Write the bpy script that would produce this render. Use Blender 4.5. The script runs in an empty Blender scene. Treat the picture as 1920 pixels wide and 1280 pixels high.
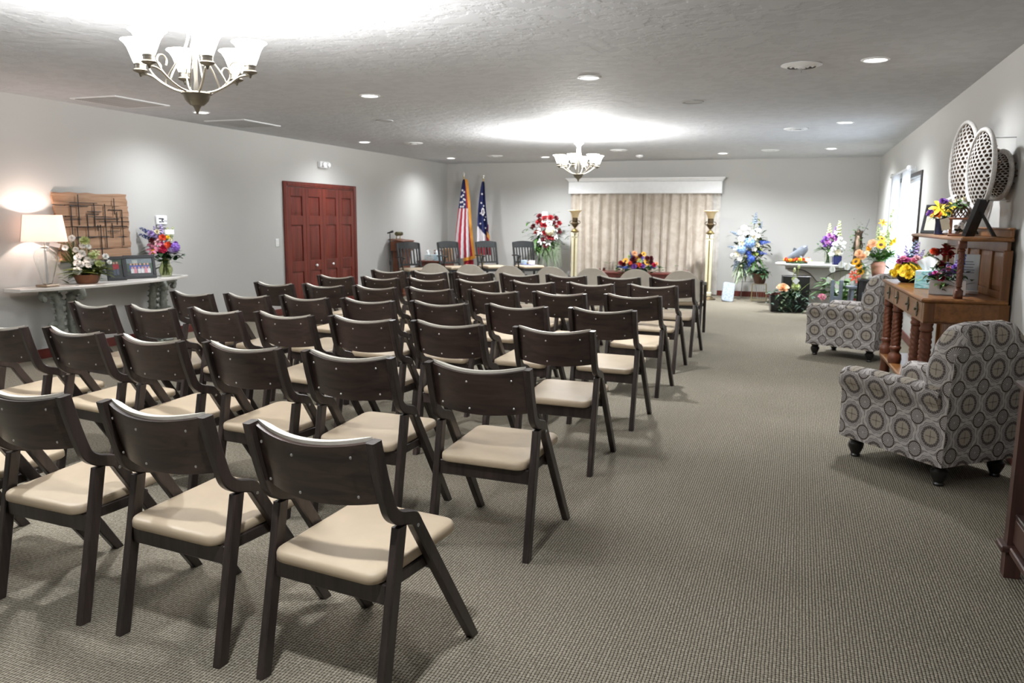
import bpy, math, random
from mathutils import Vector, Matrix
rnd = random.Random(7)
SC = bpy.context.scene
COL = SC.collection
R = math.radians

# ------------------------------------------------------------------ camera
XL, XR, YB, YF, H = -7.21, 1.30, 16.07, -2.6, 2.6     # left / right / back / front wall, ceiling height
cam_d = bpy.data.cameras.new('camera')
cam = bpy.data.objects.new('camera', cam_d)
COL.objects.link(cam)
SC.camera = cam
cam_d.sensor_fit = 'HORIZONTAL'
cam_d.sensor_width = 36.0
cam_d.lens = 28.15
cam_d.clip_start = 0.05
cam_d.clip_end = 200
cam_d.dof.use_dof = True
cam_d.dof.focus_distance = 2.75
cam_d.dof.aperture_fstop = 6.3


def cam_matrix(yaw, pitch, roll, loc):
    cy, sy = math.cos(yaw), math.sin(yaw)
    f = Vector((-sy, cy, 0)); r = Vector((cy, sy, 0)); u = Vector((0, 0, 1))
    cp, sp = math.cos(pitch), math.sin(pitch)
    f2 = f * cp - u * sp; u2 = u * cp + f * sp
    cr, sr = math.cos(roll), math.sin(roll)
    r3 = r * cr + u2 * sr; u3 = u2 * cr - r * sr
    b = -f2
    return Matrix(((r3.x, u3.x, b.x, loc[0]), (r3.y, u3.y, b.y, loc[1]), (r3.z, u3.z, b.z, loc[2]), (0, 0, 0, 1)))


cam.matrix_world = cam_matrix(0.341094539, 0.152100417, 0.00802032629, (0, 0, 1.45020101))

# ------------------------------------------------------------------ world, colour management, lights
w = bpy.data.worlds.new('overcast_sky')
SC.world = w
w.use_nodes = True
w.node_tree.nodes['Background'].inputs[0].default_value = (0.80, 0.90, 1.0, 1)
w.node_tree.nodes['Background'].inputs[1].default_value = 7.5
SC.view_settings.view_transform = 'Standard'
SC.view_settings.look = 'None'
SC.view_settings.gamma = 1.0
SC.view_settings.use_curve_mapping = False
SC.view_settings.exposure = 0.0
CAN_W, CAN_COL = 300.0, (0.93, 0.965, 1.0)
BULB_W, BULB_COL = 76.0, (1.0, 0.99, 0.965)
SC.cycles.max_bounces = 10
SC.cycles.diffuse_bounces = 5
SC.cycles.transparent_max_bounces = 16
SC.cycles.sample_clamp_indirect = 6.0
SC.cycles.use_denoising = True

CANS = [(-1.70, 6.63), (-3.94, 6.99), (-6.40, 11.15), (-6.43, 14.51), (-4.58, 14.68), (-1.33, 14.59),
        (0.40, 14.05), (0.43, 10.43), (0.44, 6.51), (-6.38, 7.53),
        (-6.40, 3.4), (-3.94, 2.6), (-1.0, 1.2), (-5.0, -0.6)]


def lamp(name, kind, loc, energy, col, **kw):
    d = bpy.data.lights.new(name, kind)
    d.energy = energy; d.color = col
    for k, v in kw.items():
        setattr(d, k, v)
    o = bpy.data.objects.new(name, d)
    COL.objects.link(o); o.location = loc
    return o


for (x, y) in CANS:
    dim = 0.60 if x < -6.2 else (1.85 if y > 14 else (0.8 if x > 0.4 and y < 8 else 1.0))      # power factors picked per zone to even out wall brightness
    lamp('recessed_spot', 'SPOT', (x, y, H - 0.02), CAN_W * dim, CAN_COL, spot_size=R(156), spot_blend=1.0, shadow_soft_size=0.06)


# ------------------------------------------------------------------ materials
def new_mat(name):
    m = bpy.data.materials.new(name)
    m.use_nodes = True
    nt = m.node_tree
    return m, nt, nt.nodes['Principled BSDF']


def N(nt, typ, **kw):
    n = nt.nodes.new(typ)
    for k, v in kw.items():
        setattr(n, k, v)
    return n


def setin(n, **kw):
    for k, v in kw.items():
        n.inputs[k.replace('_', ' ')].default_value = v
    return n


def ramp(nt, src, stops, interp='LINEAR'):
    r = N(nt, 'ShaderNodeValToRGB')
    r.color_ramp.interpolation = interp
    while len(r.color_ramp.elements) < len(stops):
        r.color_ramp.elements.new(0.5)
    for e, (p, c) in zip(r.color_ramp.elements, stops):
        e.position = p
        e.color = (c[0], c[1], c[2], 1)
    nt.links.new(src, r.inputs[0])
    return r.outputs[0]


def math_n(nt, op, a, b=None, clamp=False):
    n = N(nt, 'ShaderNodeMath', operation=op, use_clamp=clamp)
    for i, v in enumerate((a, b)):
        if v is None:
            continue
        if isinstance(v, (int, float)):
            n.inputs[i].default_value = v
        else:
            nt.links.new(v, n.inputs[i])
    return n.outputs[0]


def mix_rgb(nt, fac, a, b):
    n = N(nt, 'ShaderNodeMix', data_type='RGBA')
    for i, v in ((0, fac), (6, a), (7, b)):
        if isinstance(v, (int, float)):
            n.inputs[i].default_value = v
        elif isinstance(v, tuple):
            n.inputs[i].default_value = (*v[:3], 1)
        else:
            nt.links.new(v, n.inputs[i])
    return n.outputs[2]


def bump(nt, bsdf, height, strength=0.3, dist=0.002):
    b = N(nt, 'ShaderNodeBump')
    b.inputs['Strength'].default_value = strength
    b.inputs['Distance'].default_value = dist
    nt.links.new(height, b.inputs['Height'])
    nt.links.new(b.outputs[0], bsdf.inputs['Normal'])


_plain = {}


def plain(name, col, rough=0.5, metal=0.0, var=0.10, scale=14.0, bmp=0.0, **kw):
    """a nearly even material with a little procedural mottling"""
    if name in _plain:
        return _plain[name]
    m, nt, b = new_mat(name)
    tc = N(nt, 'ShaderNodeTexCoord')
    nz = setin(N(nt, 'ShaderNodeTexNoise'), Scale=scale, Detail=3.0)
    nt.links.new(tc.outputs['Object'], nz.inputs['Vector'])
    lo = tuple(max(0, c * (1 - var)) for c in col); hi = tuple(min(1, c * (1 + var)) for c in col)
    nt.links.new(ramp(nt, nz.outputs[0], [(0.3, lo), (0.7, hi)]), b.inputs['Base Color'])
    b.inputs['Roughness'].default_value = rough
    b.inputs['Metallic'].default_value = metal
    for k, v in kw.items():
        b.inputs[k.replace('_', ' ')].default_value = v
    if bmp:
        bump(nt, b, nz.outputs[0], bmp, 0.004)
    _plain[name] = m
    return m


def wood(name, c1, c2, stretch=(1, 1, 0.06), scale=40.0, rough=0.4, coat=0.0, c3=None):
    m, nt, b = new_mat(name)
    tc = N(nt, 'ShaderNodeTexCoord')
    oi = N(nt, 'ShaderNodeObjectInfo')
    mp = N(nt, 'ShaderNodeMapping')
    mp.inputs['Scale'].default_value = stretch
    sc = N(nt, 'ShaderNodeVectorMath', operation='SCALE')
    sc.inputs[0].default_value = (7.3, 3.1, 5.7)
    nt.links.new(oi.outputs['Random'], sc.inputs['Scale'])
    ad = N(nt, 'ShaderNodeVectorMath', operation='ADD')
    nt.links.new(tc.outputs['Object'], ad.inputs[0])
    nt.links.new(sc.outputs[0], ad.inputs[1])
    nt.links.new(ad.outputs[0], mp.inputs['Vector'])
    n1 = setin(N(nt, 'ShaderNodeTexNoise'), Scale=scale, Detail=4.0, Roughness=0.6, Distortion=0.8)
    n2 = setin(N(nt, 'ShaderNodeTexNoise'), Scale=scale * 0.22, Detail=3.0, Distortion=1.6)
    nt.links.new(mp.outputs[0], n1.inputs['Vector'])
    nt.links.new(mp.outputs[0], n2.inputs['Vector'])
    mx = math_n(nt, 'ADD', math_n(nt, 'MULTIPLY', n1.outputs[0], 0.55), math_n(nt, 'MULTIPLY', n2.outputs[0], 0.45))
    stops = [(0.36, c1), (0.62, c2)]
    if c3:
        stops = [(0.36, c1), (0.5, c2), (0.66, c3)]
    nt.links.new(ramp(nt, mx, stops), b.inputs['Base Color'])
    b.inputs['Roughness'].default_value = rough
    b.inputs['Coat Weight'].default_value = coat
    b.inputs['Coat Roughness'].default_value = 0.25
    bump(nt, b, mx, 0.08, 0.001)
    return m


M = {}
M['chair_wood'] = wood('espresso_wood', (0.014, 0.0105, 0.0095), (0.044, 0.030, 0.026), (1, 1, 0.05), 36, 0.34)
M['chair_panel'] = wood('espresso_panel', (0.016, 0.0105, 0.0092), (0.060, 0.037, 0.030), (0.10, 1, 1), 30, 0.30)
M['vinyl'] = plain('beige_vinyl', (0.46, 0.365, 0.255), 0.48, var=0.05, scale=9, bmp=0.05)
M['vinyl_back'] = plain('cream_vinyl', (0.74, 0.70, 0.62), 0.40, var=0.05, scale=60, bmp=0.15)
M['steel'] = plain('zinc_steel', (0.62, 0.62, 0.62), 0.3, 1.0, 0.05)
M['white'] = plain('white_paint', (0.86, 0.87, 0.885), 0.45, var=0.02)
M['card'] = plain('white_card', (0.86, 0.86, 0.86), 0.6, var=0.01)
M['black'] = plain('black_satin', (0.012, 0.012, 0.012), 0.35)
M['black_matte'] = plain('black_matte', (0.018, 0.017, 0.017), 0.6)
M['trim_red'] = wood('mahogany_trim', (0.085, 0.016, 0.012), (0.16, 0.030, 0.022), (1, 0.06, 1), 30, 0.38)
M['door_red'] = wood('mahogany_door', (0.060, 0.0105, 0.0075), (0.125, 0.020, 0.013), (1, 1, 0.05), 26, 0.36, c3=(0.19, 0.032, 0.017))


def wall_mat():
    m, nt, b = new_mat('greige_wall_paint')
    tc = N(nt, 'ShaderNodeTexCoord')
    nz = setin(N(nt, 'ShaderNodeTexNoise'), Scale=55.0, Detail=3.0)
    n2 = setin(N(nt, 'ShaderNodeTexNoise'), Scale=0.7, Detail=2.0)
    nt.links.new(tc.outputs['Object'], nz.inputs['Vector'])
    nt.links.new(tc.outputs['Object'], n2.inputs['Vector'])
    nt.links.new(ramp(nt, n2.outputs[0], [(0.3, (0.49, 0.483, 0.465)), (0.7, (0.52, 0.513, 0.495))]), b.inputs['Base Color'])
    b.inputs['Roughness'].default_value = 0.7
    bump(nt, b, nz.outputs[0], 0.08, 0.002)
    return m


def ceiling_mat():
    m, nt, b = new_mat('knockdown_ceiling')
    tc = N(nt, 'ShaderNodeTexCoord')
    n1 = setin(N(nt, 'ShaderNodeTexNoise'), Scale=9.0, Detail=4.0, Roughness=0.55)
    nt.links.new(tc.outputs['Object'], n1.inputs['Vector'])
    h = ramp(nt, n1.outputs[0], [(0.44, (0, 0, 0)), (0.54, (1, 1, 1))])
    nt.links.new(mix_rgb(nt, h, (0.545, 0.555, 0.58), (0.58, 0.59, 0.615)), b.inputs['Base Color'])
    b.inputs['Roughness'].default_value = 0.8
    bump(nt, b, h, 0.35, 0.004)
    return m


def carpet_mat():
    m, nt, b = new_mat('ribbed_loop_carpet')
    tc = N(nt, 'ShaderNodeTexCoord')
    sep = N(nt, 'ShaderNodeSeparateXYZ')
    # slight wander so that the rows are not ruler straight
    nz0 = setin(N(nt, 'ShaderNodeTexNoise'), Scale=18.0, Detail=1.0)
    nt.links.new(tc.outputs['Object'], nz0.inputs['Vector'])
    off = N(nt, 'ShaderNodeVectorMath', operation='SCALE'); off.inputs['Scale'].default_value = 0.004
    nt.links.new(nz0.outputs['Color'], off.inputs[0])
    ad = N(nt, 'ShaderNodeVectorMath', operation='ADD')
    nt.links.new(tc.outputs['Object'], ad.inputs[0]); nt.links.new(off.outputs[0], ad.inputs[1])
    nt.links.new(ad.outputs[0], sep.inputs[0])
    px, py = 0.0118, 0.0135
    row = math_n(nt, 'DIVIDE', sep.outputs[1], py)
    u = math_n(nt, 'ABSOLUTE', math_n(nt, 'SUBTRACT', math_n(nt, 'FRACT', math_n(nt, 'DIVIDE', sep.outputs[0], px)), 0.5))
    v = math_n(nt, 'ABSOLUTE', math_n(nt, 'SUBTRACT', math_n(nt, 'FRACT', row), 0.5))
    d = math_n(nt, 'ADD', math_n(nt, 'POWER', math_n(nt, 'MULTIPLY', u, 2.0), 2.4), math_n(nt, 'MULTIPLY', math_n(nt, 'POWER', math_n(nt, 'MULTIPLY', v, 2.0), 4.0), 0.75))
    hgt = math_n(nt, 'SUBTRACT', 1.0, d, True)
    nz = setin(N(nt, 'ShaderNodeTexNoise'), Scale=90.0, Detail=2.0)
    nt.links.new(tc.outputs['Object'], nz.inputs['Vector'])
    nb = setin(N(nt, 'ShaderNodeTexNoise'), Scale=1.3, Detail=3.0)
    nt.links.new(tc.outputs['Object'], nb.inputs['Vector'])
    loop = ramp(nt, nz.outputs[0], [(0.35, (0.20, 0.175, 0.132)), (0.5, (0.29, 0.257, 0.198)), (0.65, (0.37, 0.335, 0.265))])
    c = mix_rgb(nt, ramp(nt, hgt, [(0.05, (0, 0, 0)), (0.6, (1, 1, 1))]), (0.040, 0.035, 0.029), loop)
    c2 = N(nt, 'ShaderNodeMix', data_type='RGBA', blend_type='MULTIPLY')
    c2.inputs[0].default_value = 1.0
    nt.links.new(c, c2.inputs[6])
    nt.links.new(ramp(nt, nb.outputs[0], [(0.3, (0.88, 0.88, 0.87)), (0.7, (1, 1, 1))]), c2.inputs[7])
    nt.links.new(c2.outputs[2], b.inputs['Base Color'])
    b.inputs['Roughness'].default_value = 0.95
    b.inputs['Specular IOR Level'].default_value = 0.1
    bump(nt, b, hgt, 0.6, 0.005)
    return m


M['wall'] = wall_mat(); M['ceiling'] = ceiling_mat(); M['carpet'] = carpet_mat()


# ------------------------------------------------------------------ mesh building
def lerp(a, b, t):
    return a + (b - a) * t


class MB:
    """collects shapes into one mesh"""

    def __init__(s):
        s.v = []; s.f = []; s.mi = []; s.uv = {}; s.m = 0; s.T = None

    def P(s, p):
        p = Vector(p)
        if s.T is not None:
            p = s.T @ p
        s.v.append((p.x, p.y, p.z))
        return len(s.v) - 1

    def F(s, *i):
        s.f.append(tuple(i)); s.mi.append(s.m)

    def box(s, c, d, ch=0.0, M4=None):
        """box centred at c with size d, edges chamfered by ch"""
        hx, hy, hz = d[0] / 2, d[1] / 2, d[2] / 2
        def add(x, y, z):
            p = Vector((x, y, z))
            if M4 is not None:
                p = M4 @ p
            return s.P((p.x + c[0], p.y + c[1], p.z + c[2]))
        if ch <= 0:
            i = [add(x * hx, y * hy, z * hz) for z in (-1, 1) for y in (-1, 1) for x in (-1, 1)]
            for q in ((0, 2, 3, 1), (4, 5, 7, 6), (0, 1, 5, 4), (2, 6, 7, 3), (0, 4, 6, 2), (1, 3, 7, 5)):
                s.F(*[i[k] for k in q])
            return s
        ch = min(ch, hx * .9, hy * .9, hz * .9)
        V = {}
        for x in (-1, 1):
            for y in (-1, 1):
                for z in (-1, 1):
                    V[x, y, z, 0] = add(x * hx, y * (hy - ch), z * (hz - ch))
                    V[x, y, z, 1] = add(x * (hx - ch), y * hy, z * (hz - ch))
                    V[x, y, z, 2] = add(x * (hx - ch), y * (hy - ch), z * hz)
        def quad(a, b_, c_, d_, flip):
            q = [a, b_, c_, d_]
            if flip:
                q.reverse()
            s.F(*q)
        for k in (-1, 1):
            quad(V[k, -1, -1, 0], V[k, 1, -1, 0], V[k, 1, 1, 0], V[k, -1, 1, 0], k < 0)
            quad(V[-1, k, -1, 1], V[-1, k, 1, 1], V[1, k, 1, 1], V[1, k, -1, 1], k < 0)
            quad(V[-1, -1, k, 2], V[1, -1, k, 2], V[1, 1, k, 2], V[-1, 1, k, 2], k < 0)
        for a in (-1, 1):
            for b_ in (-1, 1):
                quad(V[a, b_, -1, 0], V[a, b_, -1, 1], V[a, b_, 1, 1], V[a, b_, 1, 0], a * b_ < 0)
                quad(V[a, -1, b_, 2], V[a, -1, b_, 0], V[a, 1, b_, 0], V[a, 1, b_, 2], a * b_ < 0)
                quad(V[-1, a, b_, 1], V[-1, a, b_, 2], V[1, a, b_, 2], V[1, a, b_, 1], a * b_ < 0)
        for x in (-1, 1):
            for y in (-1, 1):
                for z in (-1, 1):
                    t = [V[x, y, z, 0], V[x, y, z, 1], V[x, y, z, 2]]
                    if x * y * z < 0:
                        t.reverse()
                    s.F(*t)
        return s

    def loft(s, rings, cap0=True, cap1=True, closed=True):
        """rings: lists of points of equal length"""
        idx = [[s.P(p) for p in r] for r in rings]
        n = len(rings[0])
        for a, b_ in zip(idx, idx[1:]):
            for k in range(n if closed else n - 1):
                k2 = (k + 1) % n
                s.F(a[k], a[k2], b_[k2], b_[k])
        if cap0 and closed:
            s.F(*reversed(idx[0]))
        if cap1 and closed:
            s.F(*idx[-1])
        return s

    def lathe(s, prof, n=16, c=(0, 0, 0), M4=None, cap0=True, cap1=True):
        rings = []
        for (r, z) in prof:
            ring = []
            for k in range(n):
                a = 2 * math.pi * k / n
                p = Vector((r * math.cos(a), r * math.sin(a), z))
                if M4 is not None:
                    p = M4 @ p
                ring.append((p.x + c[0], p.y + c[1], p.z + c[2]))
            rings.append(ring)
        return s.loft(rings, cap0, cap1)

    def tube(s, pts, r, n=8, sx=1.0, up=None, cap=True):
        """tube along pts; r scalar or list; sx flattens the section along 'up'"""
        pts = [Vector(p) for p in pts]
        if not isinstance(r, (list, tuple)):
            r = [r] * len(pts)
        t0 = (pts[1] - pts[0]).normalized()
        ref = Vector(up) if up else (Vector((0, 0, 1)) if abs(t0.z) < .9 else Vector((1, 0, 0)))
        rings = []
        for i, p in enumerate(pts):
            a = pts[max(0, i - 1)]; b_ = pts[min(len(pts) - 1, i + 1)]
            t = (b_ - a).normalized()
            u = (ref - t * ref.dot(t))
            u = u.normalized() if u.length > 1e-5 else t.orthogonal().normalized()
            v = t.cross(u)
            if not up:
                ref = u
            rings.append([p + (u * math.cos(2 * math.pi * k / n) * sx + v * math.sin(2 * math.pi * k / n)) * r[i] for k in range(n)])
        return s.loft(rings, cap, cap)

    def sweep(s, pts, nrm, w, d, ch=0.004):
        """rectangular bar (w along x, d along nrm) swept through points in a YZ plane"""
        rings = []
        for p, n_ in zip(pts, nrm):
            p = Vector(p); n_ = Vector(n_).normalized()
            ring = []
            for (a, b_) in ((w / 2 - ch, d / 2), (w / 2, d / 2 - ch), (w / 2, -d / 2 + ch), (w / 2 - ch, -d / 2),
                            (-w / 2 + ch, -d / 2), (-w / 2, -d / 2 + ch), (-w / 2, d / 2 - ch), (-w / 2 + ch, d / 2)):
                ring.append(p + Vector((a, 0, 0)) + n_ * b_)
            rings.append(ring)
        return s.loft(rings)

    def grid(s, fn, nu, nv, uvfn=None, back=0.0):
        """surface fn(u,v)->point, u,v in 0..1; back>0 gives it thickness along its normals (second skin)"""
        def skin(off, flip):
            idx = []
            for j in range(nv + 1):
                row = []
                for i in range(nu + 1):
                    u, v = i / nu, j / nv
                    p = Vector(fn(u, v))
                    if off:
                        e = 1e-3
                        du = Vector(fn(min(1, u + e), v)) - Vector(fn(max(0, u - e), v))
                        dv = Vector(fn(u, min(1, v + e))) - Vector(fn(u, max(0, v - e)))
                        p = p + du.cross(dv).normalized() * off
                    k = s.P(p)
                    if uvfn:
                        s.uv[k] = uvfn(u, v)
                    row.append(k)
                idx.append(row)
            for j in range(nv):
                for i in range(nu):
                    q = [idx[j][i], idx[j][i + 1], idx[j + 1][i + 1], idx[j + 1][i]]
                    if flip:
                        q.reverse()
                    s.F(*q)
            return idx
        a = skin(0, back < 0)
        if back:
            b_ = skin(back, back > 0)
            if back > 0:
                pass
            edge = [(0, i) for i in range(nu + 1)] + [(j, nu) for j in range(1, nv + 1)] + [(nv, i) for i in range(nu - 1, -1, -1)] + [(j, 0) for j in range(nv - 1, 0, -1)]
            for (p, q) in zip(edge, edge[1:] + edge[:1]):
                f = [a[p[0]][p[1]], b_[p[0]][p[1]], b_[q[0]][q[1]], a[q[0]][q[1]]]
                s.F(*f)
        return s

    def prism(s, outline, h0, h1, axis='z'):
        """outline: 2D points; extruded from h0 to h1 along the axis"""
        def mk(p, h):
            if axis == 'z':
                return (p[0], p[1], h)
            if axis == 'x':
                return (h, p[0], p[1])
            return (p[0], h, p[1])
        return s.loft([[mk(p, h0) for p in outline], [mk(p, h1) for p in outline]])

    def leaf(s, o, d, L, W, droop=0.3, up=(0, 0, 1), seg=3, fold=0.15):
        o = Vector(o); d = Vector(d).normalized(); up = Vector(up)
        side = d.cross(up)
        side = side.normalized() if side.length > 1e-4 else d.orthogonal().normalized()
        nrm = side.cross(d).normalized()
        rows = []
        for i in range(seg + 1):
            t = i / seg
            c = o + d * (L * t) - Vector((0, 0, 1)) * (droop * L * t * t)
            wd = W * math.sin(math.pi * (0.12 + 0.88 * t) ** 0.8) * 0.5 + W * 0.04 * (1 - t)
            rows.append((s.P(c - side * wd + nrm * fold * wd), s.P(c), s.P(c + side * wd + nrm * fold * wd)))
        for a, b_ in zip(rows, rows[1:]):
            s.F(a[0], a[1], b_[1], b_[0]); s.F(a[1], a[2], b_[2], b_[1])
        return s

    def mesh(s, name, mats, smooth=35):
        me = bpy.data.meshes.new(name)
        me.from_pydata(s.v, [], s.f)
        if not isinstance(mats, (list, tuple)):
            mats = [mats]
        for m in mats:
            me.materials.append(m)
        me.polygons.foreach_set('material_index', s.mi)
        if s.uv:
            uvl = me.uv_layers.new(name='UVMap')
            vi = [0] * len(me.loops)
            me.loops.foreach_get('vertex_index', vi)
            flat = []
            for k in vi:
                flat.extend(s.uv.get(k, (0, 0)))
            uvl.data.foreach_set('uv', flat)
        if smooth:
            me.polygons.foreach_set('use_smooth', [True] * len(me.polygons))
            me.set_sharp_from_angle(angle=R(smooth))
        me.update()
        return me

    def build(s, name, mats, parent=None, smooth=35, loc=None):
        return link(name, s.mesh(name, mats, smooth), parent, loc)


def link(name, me, parent=None, loc=None, rot=None):
    o = bpy.data.objects.new(name, me)
    COL.objects.link(o)
    if parent is not None:
        o.parent = parent
    if loc is not None:
        o.location = loc
    if rot is not None:
        o.rotation_euler = rot
    return o


def tag(o, label, cat, group=None):
    o['label'] = label; o['category'] = cat
    if group:
        o['group'] = group
    return o


def thing(name, label, cat, loc=(0, 0, 0), rz=0.0, group=None):
    o = bpy.data.objects.new(name, None)
    o.empty_display_size = 0.05
    COL.objects.link(o)
    o.location = loc; o.rotation_euler = (0, 0, rz)
    return tag(o, label, cat, group)


def stuff(o):
    o['kind'] = 'stuff'
    return o


def struct(name, mb, mat, parent=None, smooth=35):
    o = mb.build(name, mat, parent, smooth)
    o['kind'] = 'structure'
    return o


def kids(o):
    return KIDS.get(o.name, [])


def dup(root, loc, rz, label=None, group=None):
    """copy a thing with its parts and sub-parts (mesh data shared)"""
    r = root.copy(); COL.objects.link(r)
    r.location = loc; r.rotation_euler = (0, 0, rz)
    if label:
        r['label'] = label
    if group:
        r['group'] = group
    for ch in root.children:
        c = ch.copy(); COL.objects.link(c); c.parent = r
        for g in ch.children:
            d = g.copy(); COL.objects.link(d); d.parent = c
    return r


def catmull(pts, n=6):
    pts = [Vector(p) for p in pts]
    P = [pts[0] * 2 - pts[1]] + pts + [pts[-1] * 2 - pts[-2]]
    out = []
    for i in range(1, len(P) - 2):
        for k in range(n):
            t = k / n
            a, b_, c, d = P[i - 1], P[i], P[i + 1], P[i + 2]
            out.append(0.5 * ((2 * b_) + (c - a) * t + (2 * a - 5 * b_ + 4 * c - d) * t * t + (3 * b_ - a - 3 * c + d) * t ** 3))
    out.append(pts[-1])
    return out


def round_rect(x0, x1, y0, y1, r, n=4):
    out = []
    for (cx, cy, a0) in ((x1 - r, y1 - r, 0), (x0 + r, y1 - r, 90), (x0 + r, y0 + r, 180), (x1 - r, y0 + r, 270)):
        for k in range(n + 1):
            a = R(a0 + 90 * k / n)
            out.append((cx + r * math.cos(a), cy + r * math.sin(a)))
    return out


def cushion(mb, outline, layers, slope=0.0, dome=0.0, yc=0.0):
    """stacked scaled outlines: layers = [(inset, z)], top closed with a dome"""
    cx = sum(p[0] for p in outline) / len(outline); cy = sum(p[1] for p in outline) / len(outline)
    rings = []
    for (ins, z) in layers:
        ring = []
        for (x, y) in outline:
            d = Vector((cx - x, cy - y)); L = d.length
            d = d / L * min(ins, L * .95)
            ring.append((x + d.x, y + d.y, z + slope * (y - yc)))
        rings.append(ring)
    if dome:
        z = layers[-1][1]
        for f in (0.7, 0.35, 0.05):
            rings.append([(cx + (p[0] - cx) * f, cy + (p[1] - cy) * f, z + dome * (1 - f * f) + slope * (cy + (p[1] - cy) * f - yc)) for p in rings[len(layers) - 1]])
    return mb.loft(rings)
# ------------------------------------------------------------------ room shell
T = 0.15
mb = MB(); mb.box(((XL + XR) / 2, (YF + YB) / 2, -0.05), (XR - XL + 2 * T, YB - YF + 2 * T, 0.10)); struct('floor', mb, M['carpet'])
mb = MB(); mb.box(((XL + XR) / 2, (YF + YB) / 2, H + 0.05), (XR - XL + 2 * T, YB - YF + 2 * T, 0.10)); struct('ceiling', mb, M['ceiling'])
mb = MB(); mb.box((XL - T / 2, (YF + YB) / 2, H / 2), (T, YB - YF + 2 * T, H)); struct('wall_left', mb, M['wall'])
mb = MB(); mb.box(((XL + XR) / 2, YB + T / 2, H / 2), (XR - XL, T, H)); struct('wall_back', mb, M['wall'])
mb = MB(); mb.box(((XL + XR) / 2, YF - T / 2, H / 2), (XR - XL, T, H)); struct('wall_front', mb, M['wall'])
WY0, WY1, WZ0, WZ1 = 10.50, 12.75, 0.55, 2.00       # window opening in the right wall
mb = MB()
for (y0, y1, z0, z1) in ((YF - T, WY0, 0, H), (WY1, YB + T, 0, H), (WY0, WY1, 0, WZ0), (WY0, WY1, WZ1, H)):
    mb.box((XR + T / 2, (y0 + y1) / 2, (z0 + z1) / 2), (T, y1 - y0, z1 - z0))
struct('wall_right', mb, M['wall'])


def baseboard(name, boxes):
    mb = MB()
    for (c, d) in boxes:
        mb.box(c, d, 0.004)
    return struct(name, mb, M['trim_red'])


DY0, DY1, DZ = 10.15, 12.21, 1.975                   # door casing, outer
baseboard('baseboard_left', [((XL + .009, (YF + DY0) / 2, .05), (.018, DY0 - YF, .10)), ((XL + .009, (YB + DY1) / 2, .05), (.018, YB - DY1, .10))])
baseboard('baseboard_back', [(((XL + XR) / 2, YB - .009, .05), (XR - XL - .04, .018, .10))])
baseboard('baseboard_right', [((XR - .009, (YF + YB) / 2, .05), (.018, YB - YF - .04, .10))])

# mahogany bifold closet doors in the left wall
door = thing('door_1', 'dark red four-leaf bifold closet doors in the left wall', 'door', (XL, 0, 0))
door['kind'] = 'structure'
mb = MB()
cw = 0.075
for (y0, y1, z0, z1) in ((DY0, DY0 + cw, 0, DZ), (DY1 - cw, DY1, 0, DZ), (DY0 + cw, DY1 - cw, DZ - cw, DZ)):
    mb.box((.016, (y0 + y1) / 2, (z0 + z1) / 2), (.032, y1 - y0, z1 - z0), .006)
    mb.box((.026, (y0 + y1) / 2, (z0 + z1) / 2), (.024, max(.02, y1 - y0 - .04) if z1 - z0 > 1 else y1 - y0, (z1 - z0 - .04) if z1 - z0 < 1 else z1 - z0), .006)
mb.build('casing', M['door_red'], door)
ly0, ly1 = DY0 + cw + .004, DY1 - cw - .004
lw = (ly1 - ly0) / 4
lz1 = DZ - cw - .006
panel_z = ((1.47, 1.76), (0.78, 1.33), (0.16, 0.62))
for k in range(4):
    y0 = ly0 + k * lw + .002; y1 = ly0 + (k + 1) * lw - .002
    leaf = MB()
    st = 0.085
    # stiles, rails and a recessed ground behind the raised panels
    for (a, b_, c, d) in ((y0, y0 + st, .01, lz1), (y1 - st, y1, .01, lz1)):
        leaf.box((.008, (a + b_) / 2, (c + d) / 2), (.028, b_ - a, d - c), .003)
    zs = [.01] + [q for p in reversed(panel_z) for q in p] + [lz1]
    for i in range(0, len(zs), 2):
        leaf.box((.008, (y0 + y1) / 2, (zs[i] + zs[i + 1]) / 2), (.028, y1 - y0 - 2 * st, zs[i + 1] - zs[i]), .003)
    leaf.box((-.002, (y0 + y1) / 2, lz1 / 2), (.012, y1 - y0 - .02, lz1 - .04))
    lf = leaf.build('door_leaf', M['door_red'], door)
    for (z0, z1) in panel_z:
        pm = MB()
        a, b_ = y0 + st, y1 - st
        ring = lambda ins, x: [(x, a + ins, z0 + ins), (x, b_ - ins, z0 + ins), (x, b_ - ins, z1 - ins), (x, a + ins, z1 - ins)]
        pm.loft([ring(.0, .004), ring(.012, .006), ring(.04, .019), ring(.045, .020)])
        pm.build('raised_panel', M['door_red'], lf, smooth=20)
    if k in (1, 2):
        kb = MB()
        kb.lathe([(.008, 0), (.008, .012), (.019, .018), (.021, .028), (.014, .036), (.002, .038)], 12, (.022, (y0 + y1) / 2 , 0.70), Matrix.Rotation(R(90), 4, 'Y'))
        kb.build('knob', M['card'], lf)

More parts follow.
